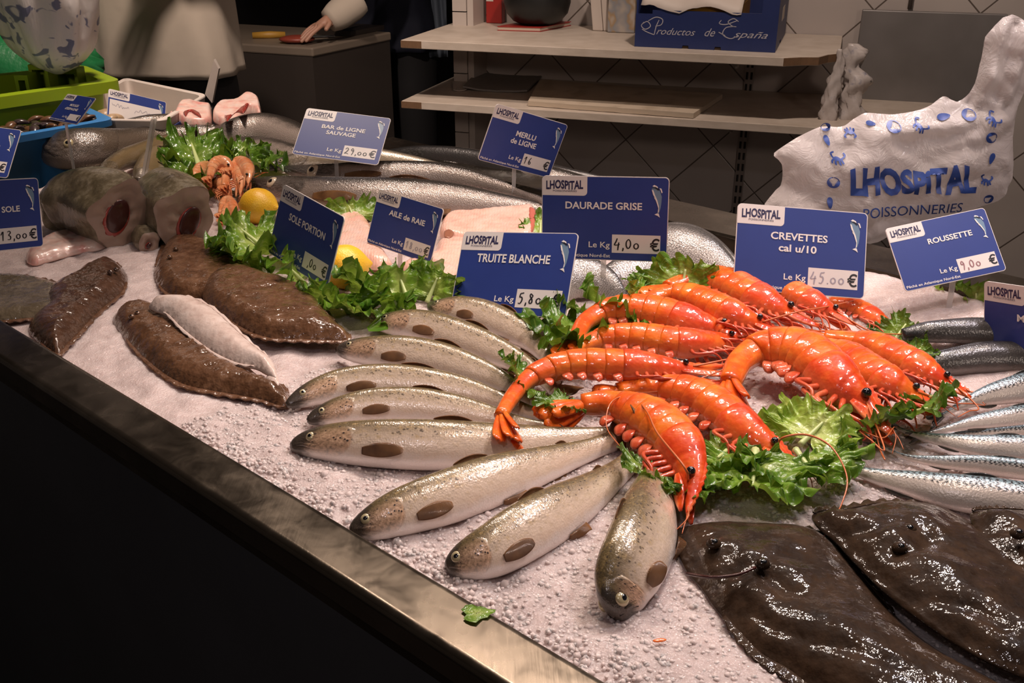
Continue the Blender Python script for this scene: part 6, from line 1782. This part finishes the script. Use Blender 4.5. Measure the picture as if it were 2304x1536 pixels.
# scrap stuck on the rim
m = MB()
c = PZ(1072, 1381, 0.9212); Q = np.zeros((6, 20, 3))
for i in range(6):
    for j in range(20):
        a = 2 * math.pi * j / 20; r = .0125 * i / 5 * (1 + .25 * math.sin(3 * a + 1) + .12 * math.sin(7 * a))
        Q[i, j] = c + np.array([math.cos(a) * r, math.sin(a) * r * .8, .0006 + .0012 * abs(math.sin(2 * a + i))])
o = m.grid(Q, closed=True).build('lettuce_scrap', MATS['lettuce'])
tag(o, 'small wilted scrap of lettuce stuck on the steel rim', 'lettuce')
m = MB(); c = P(1484, 1440, .003)
o = m.ball(c, ((.006, .001, 0), (-.0005, .002, 0), (0, 0, .001)), 10, 6).build('shell_fragment', MATS['shrimp'])
tag(o, 'tiny orange shell fragment lying on the bare ice in front', 'shell fragment')
# ---------------------------------------------------------------- price signs
plain('card_blue', (0.018, 0.037, 0.19), 0.45, coat=.08, var=(18, 1.25))
plain('card_white', (0.72, 0.66, 0.63), 0.4)
plain('ink_navy', (0.018, 0.016, 0.07), 0.5)
plain('print_white', (0.78, 0.73, 0.70), 0.45)
plain('ink_black', (0.015, 0.014, 0.02), 0.4)
plain('ink_faded', (0.34, 0.31, 0.36), 0.5)
plain('ink_red', (0.30, 0.14, 0.15), 0.5)
plain('emblem_blue', (0.16, 0.25, 0.36), 0.35)
plain('emblem_dark', (0.012, 0.015, 0.03), 0.4)
g = G('clear_plastic'); g.set(color=(0.75, 0.72, 0.70), rough=0.12, trans=0.55, ior=1.45, alpha=0.75); MATS['clear_plastic'] = g.m

DIG = {  # handwritten figures in a 1 x 1 cell, y up
 '0': [[(.5, .95), (.2, .7), (.18, .3), (.45, .05), (.75, .3), (.75, .7), (.5, .95)]],
 '1': [[(.15, .6), (.55, 1.0), (.5, .5), (.45, -.05)]],
 '2': [[(.15, .75), (.4, 1.0), (.7, .8), (.5, .4), (.1, .05), (.45, .1), (.9, .0)]],
 '3': [[(.2, .9), (.55, 1.0), (.7, .78), (.4, .55), (.7, .35), (.6, .05), (.15, .05)]],
 '4': [[(.45, 1.0), (.3, .7), (.08, .38), (.4, .36), (.85, .42)], [(.7, .62), (.62, .3), (.55, -.15)]],
 '5': [[(.35, .95), (.28, .6), (.55, .6), (.68, .35), (.45, .0), (.1, .02)], [(.35, .95), (.6, .96), (.85, 1.02)]],
 '6': [[(.6, 1.0), (.3, .6), (.25, .2), (.5, .02), (.7, .22), (.5, .42), (.28, .25)]],
 '8': [[(.6, .8), (.35, .95), (.25, .75), (.6, .4), (.6, .1), (.3, .05), (.25, .3), (.65, .7), (.6, .85)]],
 '9': [[(.7, .8), (.45, 1.0), (.25, .75), (.45, .55), (.7, .75), (.68, .4), (.5, -.1)]],
 ',': [[(.4, .12), (.42, -.02), (.25, -.25)]],
 '.': [[(.38, .06), (.42, .0), (.36, -.03)]],
}
EM = dict(body=[(.866, .135), (.882, .105), (.905, .11), (.930, .165), (.945, .225), (.943, .30), (.938, .36), (.925, .425), (.917, .42), (.921, .36), (.905, .29), (.893, .245), (.878, .205)],
          belly=[(.866, .145), (.878, .15), (.893, .21), (.912, .27), (.925, .34), (.926, .40), (.917, .42), (.921, .36), (.905, .29), (.893, .245), (.878, .205)],
          fin1=[(.870, .105), (.884, .088), (.908, .105), (.915, .125), (.895, .117)], fin2=[(.924, .125), (.940, .13), (.950, .175), (.943, .185), (.934, .15)],
          fin3=[(.884, .21), (.888, .245), (.898, .265), (.895, .23)], tail=[(.892, .435), (.914, .42), (.926, .425), (.935, .47), (.918, .45)], shade=[(.872, .118), (.895, .112), (.925, .14), (.918, .155), (.895, .13)], eye=[(.872, .13), (.876, .125), (.880, .13), (.876, .135)])

def rounded(x0, y0, x1, y1, r, corners=(1, 1, 1, 1), asp=1.0):
    pts = []
    for k, (cx, cy, a0) in enumerate(((x1 - r, y1 - r * asp, 0), (x0 + r, y1 - r * asp, 90), (x0 + r, y0 + r * asp, 180), (x1 - r, y0 + r * asp, 270))):
        if corners[k]:
            for a in np.linspace(a0, a0 + 90, 7):
                pts.append((cx + r * math.cos(math.radians(a)), cy + r * asp * math.sin(math.radians(a))))
        else:
            pts.append(((x1, y1), (x0, y1), (x0, y0), (x1, y0))[k])
    return pts

SIGNS = {
    '1N': (0.170, (-1.1244, 2.0623, 0.9621), (0.9925, -0.0596, -0.107), (0.1196, 0.6593, 0.7423)),
    '2SOLE': (0.165, (-0.8021, 1.4685, 1.0015), (0.5831, 0.7956, -0.1647), (0.0331, 0.1793, 0.9832)),
    '3MOUL': (0.088, (-0.7708, 1.7579, 1.1067), (0.8021, -0.5967, 0.0233), (0.4437, 0.6215, 0.6456)),
    '4WHITE': (0.137, (-0.9079, 2.4205, 0.9632), (0.7929, 0.5091, -0.3348), (0.0024, 0.5468, 0.8372)),
    '5BAR': (0.172, (-0.3324, 1.9379, 1.0176), (0.9847, -0.1488, -0.0907), (0.1726, 0.7601, 0.6264)),
    '6MERLU': (0.160, (0.0209, 1.8318, 1.0315), (0.8303, 0.4439, -0.3369), (0.336, 0.0835, 0.9381)),
    '7SOLEP': (0.172, (-0.3185, 1.4618, 0.9728), (0.6687, -0.7384, -0.0876), (0.2814, 0.1421, 0.949)),
    '8AILE': (0.136, (-0.1733, 1.5374, 0.9636), (0.8146, -0.5751, -0.0762), (0.2526, 0.2332, 0.9391)),
    '9TRU': (0.183, (0.0014, 1.3142, 0.9663), (0.8846, -0.4469, 0.133), (0.1639, 0.565, 0.8087)),
    '10DAU': (0.185, (0.1348, 1.3977, 1.0201), (0.9777, -0.2064, 0.039), (-0.0048, 0.1637, 0.9865)),
    '11CRE': (0.183, (0.4021, 1.3149, 0.9994), (0.9969, -0.0229, -0.0749), (0.0766, 0.4859, 0.8707)),
    '12ROU': (0.140, (0.5886, 1.2832, 1.0126), (0.9775, 0.0969, 0.1872), (-0.206, 0.6271, 0.7512)),
    '13M': (0.163, (0.6469, 1.112, 0.966), (0.4332, -0.8771, 0.2072), (-0.1121, 0.1757, 0.978)),
}
def sign(key, label, name_lines, price, ink='ink_black', small=True, blank=False, logo=True, name_w=None, fade_logo=False, stake=True, price_scale=1.0, dim=False, cents_small=True):
    Wd, c, ex, ez = SIGNS[key]; Hd = Wd / 1.51
    c, ex, ez = np.array(c), nrm(ex), nrm(ez); ez = nrm(ez - ex * np.dot(ex, ez)); nn_ = np.cross(ez, ex)   # points away from the viewer
    def at(x, y, d=0.0):
        return c + ex * (x - .5) * Wd + ez * (.5 - y) * Hd - nn_ * (d + .0008)
    bot = at(.5, 1.0); base = np.array([bot[0], bot[1], min(ICE + .004, bot[2] - .004)])
    t_ = thing('price_sign', base, label, 'price sign', 'blue price signs')
    def flat(nm, polys, mat, d, parent=None):
        m = MB()
        for p in polys:
            vs = [at(x, y, d) for x, y in p]
            a = sum(p[i][0] * p[(i + 1) % len(p)][1] - p[(i + 1) % len(p)][0] * p[i][1] for i in range(len(p)))
            m.add(vs, [tuple(range(len(p)))[::(-1 if a > 0 else 1)]])
        return m.build(nm, MATS[mat], parent or t_, False)
    rr = rounded(0, 0, 1, 1, .035, asp=1.51)
    n = len(rr)
    vs = [at(x, y, 0) for x, y in rr] + [at(x, y, -.0016) for x, y in rr]
    MB().add(vs, [tuple(range(n))[::-1], tuple(range(n, 2 * n))] + [(i, (i + 1) % n, (i + 1) % n + n, i + n) for i in range(n)]).build('card', MATS['card_white'], t_, False)
    flat('blue_face', [rounded(.006, .009, .994, .991, .03, asp=1.51)], 'card_blue', .0002)
    def words(nm, s, x0, x1, ybase, cap, mat, parent=None, bold=.012, d=.0007, shear=0.0, spacing=1.0, fn=None):
        v, f = text2d(s, bold, shear, spacing)
        w = v[:, 0].max() or 1; capu = .73
        sx = (x1 - x0) / w
        q = [(x0 + a * sx, ybase - b / capu * cap) for a, b in v]
        if fn: q = [fn(*p) for p in q]
        MB().add([at(x, y, d) for x, y in q], f).build(nm, MATS[mat], parent or t_, False)
    lp = flat('logo_panel', [[(x, y) for x, y in rounded(.004, .006, .362, .232, .03, (1, 0, 1, 0), 1.51)]], 'card_white', .0004)
    words('logo', 'LHOSPiTAL', .035, .330, .152, .100, 'ink_navy', lp, .032, .0007, fn=lambda x, y: (x, y + .005 * math.sin(x * 34)))
    words('logo_subline', 'POISSONNERIES', .09, .28, .188, .022, 'ink_navy', lp, .0, .0007)
    eb = flat('fish_emblem', [EM['body']], 'emblem_blue', .0005)
    flat('fish_belly', [EM['belly'], EM['fin1'], EM['fin2'], EM['fin3'], EM['tail']], 'print_white', .0007, eb)
    flat('fish_back', [EM['shade'], EM['eye']], 'emblem_dark', .0009, eb)
    if blank:
        flat('note_panel', [[(.03, .27), (.03, .86), (.93, .86), (.93, .27)]], 'card_white', .0004)
        ln = []
        r = random.Random(3)
        for (a, b, y) in ((.07, .36, .42), (.46, .86, .44)):
            ln.append([(a + (b - a) * i / 16, y + r.uniform(-.05, .05) * (1 + (i == 0))) for i in range(17)])
        v, f = stroke2d(ln, .004); MB().add([at(x, y, .0007) for x, y in v], f).build('handwriting', MATS['ink_faded'], t_, False)
        price = None
    else:
        for k, (s, x0, x1, yb, cap) in enumerate(name_lines):
            words('product_name', s, x0, x1, yb, cap, 'print_white', None, .022)
    if price is not None:
        words('unit_text', 'Le Kg', .380, .548, .845, .072, 'print_white', None, .010)
        pb = flat('price_box', [[(.565, .685), (.565, .905), (.945, .905), (.945, .685)]], 'card_white', .0004)
        words('euro_mark', '€', .865, .940, .870, .145, 'ink_black', pb, .012, .0007)
        x = .582; lines = []
        for ch in price:
            if ch == ' ': x += .03; continue
            small_ch = cents_small and ('*' in price) and price.index('*') < 0
            cw = .055 * price_scale if ch not in ',.' else .026
            hh = .125 if x < .70 else .075
            if ch in ',.': hh = .11
            for s in DIG[ch]:
                lines.append([(x + px * cw, .855 - py * hh) for px, py in s])
            x += cw * (1.0 if ch in ',.' else 1.12)
        if lines:
            v, f = stroke2d(lines, .0055); MB().add([at(x, y, .0007) for x, y in v], f).build('handwritten_price', MATS[ink], pb, False)
        words('origin_text', 'Pêché en Atlantique Nord-Est', .022, .552, .962, .040, 'print_white', None, .012)
    if stake:
        top = at(.5, .93, -.003)
        q = at(.5, 1.0, -.003); dz = q[2] - (ICE - .01)
        e = np.array([q[0], q[1], ICE - .01]) if dz > 0 else q + ez * -.02
        MB().box(top - ex * .004, ex * .008, e - top, nn_ * .002).build('stake', MATS['clear_plastic'], t_, False)
    return t_
sign('1N', 'price sign at the left edge, above the SOLE sign, name ending in N', [('N', .735, .80, .45, .085)], '  00', stake=True)
sign('2SOLE', 'price sign reading SOLE and 13,00 at the left edge', [('SOLE', .62, .795, .46, .085)], '13,00')
sign('3MOUL', 'small price sign reading MOULES, stuck in the blue tub', [('MOULES', .36, .66, .42, .085), ("d'ESPAGNE", .28, .72, .56, .085)], '', stake=True)
sign('4WHITE', 'sign with a white handwritten panel in front of the white foam box', [], None, blank=True)
sign('5BAR', 'price sign reading BAR de LIGNE SAUVAGE behind the hake snouts', [('BAR de LIGNE', .24, .75, .385, .080), ('SAUVAGE', .31, .655, .50, .080)], '29,00')
sign('6MERLU', 'price sign reading MERLU de LIGNE below the lower shelf', [('MERLU', .37, .64, .43, .095), ('de LIGNE', .33, .68, .565, .095)], '16')
sign('7SOLEP', 'strongly tilted price sign reading SOLE PORTION between the two lemons', [('SOLE PORTION', .21, .80, .415, .10)], '  ,00', ink='ink_black')
sign('8AILE', 'price sign reading AILE de RAIE standing in the pink skate wings', [('AILE de RAIE', .24, .79, .39, .10)], '18,00', ink='ink_faded')
sign('9TRU', 'price sign reading TRUITE BLANCHE behind the trouts', [('TRUITE BLANCHE', .165, .80, .375, .105)], '5,80')
sign('10DAU', 'price sign reading DAURADE GRISE in the middle of the counter', [('DAURADE GRISE', .19, .795, .385, .085)], '4,00')
sign('11CRE', 'price sign reading CREVETTES cal u/10 above the shrimp pile', [('CREVETTES', .265, .70, .385, .085), ('cal u/10', .33, .62, .52, .085)], '45.00', ink='ink_faded')
sign('12ROU', 'faded price sign reading ROUSSETTE below the white plastic bag', [('ROUSSETTE', .36, .80, .375, .085)], '9,00', ink='ink_red')
sign('13M', 'price sign cut by the right edge of the photo above the mackerels', [('M', .30, .365, .42, .085)], '')

# loose clear stake among the fish
m = MB(); b0 = P(323, 402, .02); tp = Pplane(346, 268, b0 + np.array([0, .03, 0]), np.array([0, 1.0, 0.0]))
dd = tp - b0
m.box(b0 - np.array([.006, 0, .0]), (.012, 0, 0), dd, (0, .002, 0))
m.box(b0 - np.array([.0, .004, .0]), (.0015, 0, 0), dd, (0, .004, 0))
o = m.build('sign_stake', MATS['clear_plastic'], smooth=False)
tag(o, 'bare clear plastic sign stake standing among the dark hakes', 'stake')
# ---------------------------------------------------------------- white printed plastic bag at the back right
g = G('bag_plastic'); o_ = g.obj()
wr = g.noise(22.0, o_, 4.0, 0.6, 1.2)
base = g.ramp(g.noise(9.0, o_, 3.0), [(0.3, (0.78, 0.70, 0.68)), (0.7, (0.86, 0.79, 0.77))])
g.set(color=base, rough=0.22, spec=0.5, normal=g.bump(g.math('ABSOLUTE', g.math('SUBTRACT', wr, 0.5)), 0.35, 0.012))
tr = g.n('ShaderNodeBsdfTranslucent'); g.put(tr.inputs[0], (0.75, 0.70, 0.68))
tp_ = g.n('ShaderNodeBsdfTransparent'); g.put(tp_.inputs[0], (0.95, 0.93, 0.92))
m1 = g.n('ShaderNodeMixShader'); m1.inputs[0].default_value = 0.45
m2 = g.n('ShaderNodeMixShader'); m2.inputs[0].default_value = 0.14
out = [n for n in g.t.nodes if n.type == 'OUTPUT_MATERIAL'][0]
g.t.links.new(g.b.outputs[0], m1.inputs[1]); g.t.links.new(tr.outputs[0], m1.inputs[2])
g.t.links.new(m1.outputs[0], m2.inputs[1]); g.t.links.new(tp_.outputs[0], m2.inputs[2]); g.t.links.new(m2.outputs[0], out.inputs[0])
MATS['bag'] = g.m
plain('print_blue', (0.035, 0.075, 0.30), 0.4)
BN = nrm(np.array([-0.12, -1.0, 0.10]))
BC = PZ(1990, 535, 0.935)
def bag_pt(u, v, d=0.0):
    return Pplane(u, v, BC - BN * 0.0, BN) + BN * d
BAGO = [(2256, 40), (2268, 36), (2279, 33), (2304, 46), (2330, 70), (2338, 120), (2318, 170), (2304, 208), (2290, 240), (2284, 267), (2279, 310), (2279, 387), (2268, 420), (2254, 446), (2208, 464), (2150, 484), (2075, 502), (2010, 526), (1960, 548), (1880, 556), (1780, 560), (1715, 540), (1712, 490), (1721, 458), (1745, 428), (1758, 412), (1760, 375), (1752, 360), (1742, 344), (1792, 310), (1846, 285), (1892, 285), (1920, 268), (1946, 254), (1985, 256), (2021, 256), (2083, 242), (2121, 217), (2140, 224), (2158, 227), (2187, 200), (2204, 146), (2212, 110), (2217, 83), (2238, 58)]
bo = np.array(BAGO, float)
def bag_depth(u, v):
    a = bo; b = np.roll(bo, -1, 0); q = np.array([u, v]); ab = b - a
    t = np.clip(((q - a) * ab).sum(1) / ((ab * ab).sum(1) + 1e-9), 0, 1)
    e = np.linalg.norm(a + ab * t[:, None] - q, axis=1).min()
    bulge = 0.030 * min(1.0, e / 90.0) ** .6
    f = 0.016 * abs(fbm(u / 150 + v / 220, v / 110, 1.3, 2)) + 0.006 * abs(fbm(u / 60 - v / 90, v / 75, 7.7, 2)) - .004
    fold = 0.010 * math.exp(-(((v - 300) - (u - 1950) * -.12) / 14.0) ** 2) * math.exp(-((u - 2080) / 120.0) ** 2)
    if v < 230: f += 0.009 * math.sin((u - 2200) / 9.0 + v / 30.0)
    return bulge + (f + fold) * min(1.0, e / 14.0)
bsm = smooth_closed(bo, 180)
bp_, bt_, be_ = poly_fill(bsm, 9.0, 4)
fr_ = [bag_pt(u, v, bag_depth(u, v)) for u, v in bp_]
bk_ = [bag_pt(u, v, -0.5 * bag_depth(u + 40, v + 10) - .004 * min(1, e_ / 15)) if e_ > 1.5 else bag_pt(u, v, bag_depth(u, v) - .0008) for (u, v), e_ in zip(bp_, be_)]
bag = thing('plastic_bag', bag_pt(1960, 556), 'white printed plastic shop bag lying crumpled behind the ROUSSETTE sign', 'plastic bag')
n = len(fr_)
def orient(f, P_, toward):
    a, b, c = (np.array(P_[i]) for i in f[:3]); return f if np.dot(np.cross(b - a, c - a), toward) > 0 else f[::-1]
MB().add(fr_, [orient(f, fr_, BN) for f in bt_]).build('front_sheet', MATS['bag'], bag)
MB().add(bk_, [orient(f, bk_, -BN) for f in bt_]).build('back_sheet', MATS['bag'], bag)
def on_bag(nm, V, F, mat='print_blue', parent=None):
    bm = bmesh.new()
    vs = [bm.verts.new((q[0], q[1], 0)) for q in V]
    for f in F:
        try: bm.faces.new([vs[i] for i in f])
        except ValueError: pass
    for lim in (24, 12, 7):
        bmesh.ops.triangulate(bm, faces=bm.faces[:])
        ed = [e for e in bm.edges if e.calc_length() > lim]
        if ed: bmesh.ops.subdivide_edges(bm, edges=ed, cuts=1)
    bmesh.ops.triangulate(bm, faces=bm.faces[:])
    bm.verts.index_update()
    P_ = [bag_pt(v.co.x, v.co.y, bag_depth(v.co.x, v.co.y) + .0022) for v in bm.verts]
    F_ = [tuple(v.index for v in f.verts) for f in bm.faces]
    bm.free()
    return MB().add(P_, F_).build(nm, MATS[mat], parent or bag, True)
def bag_text(nm, s, p0, p1, cap, bold, fn=None, ital=0.0):
    v, f = text2d(s, bold, ital)
    w = v[:, 0].max(); p0 = np.array(p0, float); p1 = np.array(p1, float); d = (p1 - p0); L_ = np.linalg.norm(d); d /= L_; up = np.array([d[1], -d[0]])
    if up[1] > 0: up = -up
    V = []
    for a, b in v:
        x = a / w; y = b / .73
        if fn: x, y = fn(x, y)
        V.append(p0 + d * L_ * x + up * cap * y)
    on_bag(nm, V, f)
bag_text('shop_name', 'LHOSPiTAL', (1904, 429), (2184, 424), 55, .05, lambda x, y: (x + .008 * math.sin(y * 5 + 1), y * (1 + .10 * math.sin(x * 9)) + .04 * math.sin(x * 31)))
bag_text('shop_subline', 'POISSONNERIES', (1933, 484), (2160, 474), 25, .0)
def shell(c, r, a):
    V, F = [], []
    lines = []
    for k in range(5):
        q = r * (1 - .17 * k)
        lines.append([(c[0] + math.cos(a) * (r - q) * .6 + q * math.cos(a + t), c[1] + math.sin(a) * (r - q) * .6 + q * .85 * math.sin(a + t)) for t in np.linspace(-2.2 if k else -3.1, 2.2 if k else 3.1, 16)])
    return stroke2d(lines, 1.15)
def mussel(c, r, a):
    V = []; 
    for t in np.linspace(0, 2 * math.pi, 18, endpoint=False):
        x = r * math.cos(t); y = r * .48 * math.sin(t) * (1 - .35 * math.cos(t))
        V.append((c[0] + x * math.cos(a) - y * math.sin(a), c[1] + x * math.sin(a) + y * math.cos(a)))
    return np.array(V), [tuple(range(18))]
def crab(c, r, a):
    L_ = [[(-.9, -.2), (-.5, .1), (0, .2), (.5, .05), (.9, -.3)], [(-.9, -.2), (-1.1, -.6), (-.7, -.9)], [(.9, -.3), (1.1, -.7), (.8, -1.0)], [(-.4, .1), (-.7, .5), (-.6, .9)], [(-.1, .2), (-.2, .6), (0, 1.0)], [(.3, .1), (.5, .6), (.7, .9)], [(.6, 0), (.9, .4), (1.1, .6)]]
    L2 = [[(c[0] + r * (x * math.cos(a) - y * math.sin(a)), c[1] + r * (x * math.sin(a) + y * math.cos(a))) for x, y in l] for l in L_]
    V, F = stroke2d(L2, 1.9)
    v2, f2 = mussel(c, r * .55, a); k = len(V)
    return np.vstack([V, v2]), F + [tuple(i + k for i in q) for q in f2]
for kind, c, r, a in ((shell, (1856, 284), 10, .4), (mussel, (1857, 313), 12, 1.2), (crab, (1877, 351), 14, .2), (shell, (1867, 403), 13, 1.6), (mussel, (1860, 449), 13, 1.5), (crab, (1909, 296), 11, 3.2), (mussel, (1955, 275), 11, .2), (shell, (2004, 281), 14, 2.6),
                      (crab, (2060, 279), 14, .8), (mussel, (2116, 259), 15, -.2), (shell, (2172, 255), 14, 2.5), (crab, (2221, 264), 14, .9), (shell, (2218, 305), 13, 3.4), (mussel, (2218, 351), 13, 1.9), (crab, (2208, 400), 12, .3), (shell, (2219, 445), 11, -.6)):
    V, F = kind(c, r, a)
    on_bag({'shell': 'shell_print', 'mussel': 'mussel_print', 'crab': 'crab_print'}[kind.__name__], V, F)
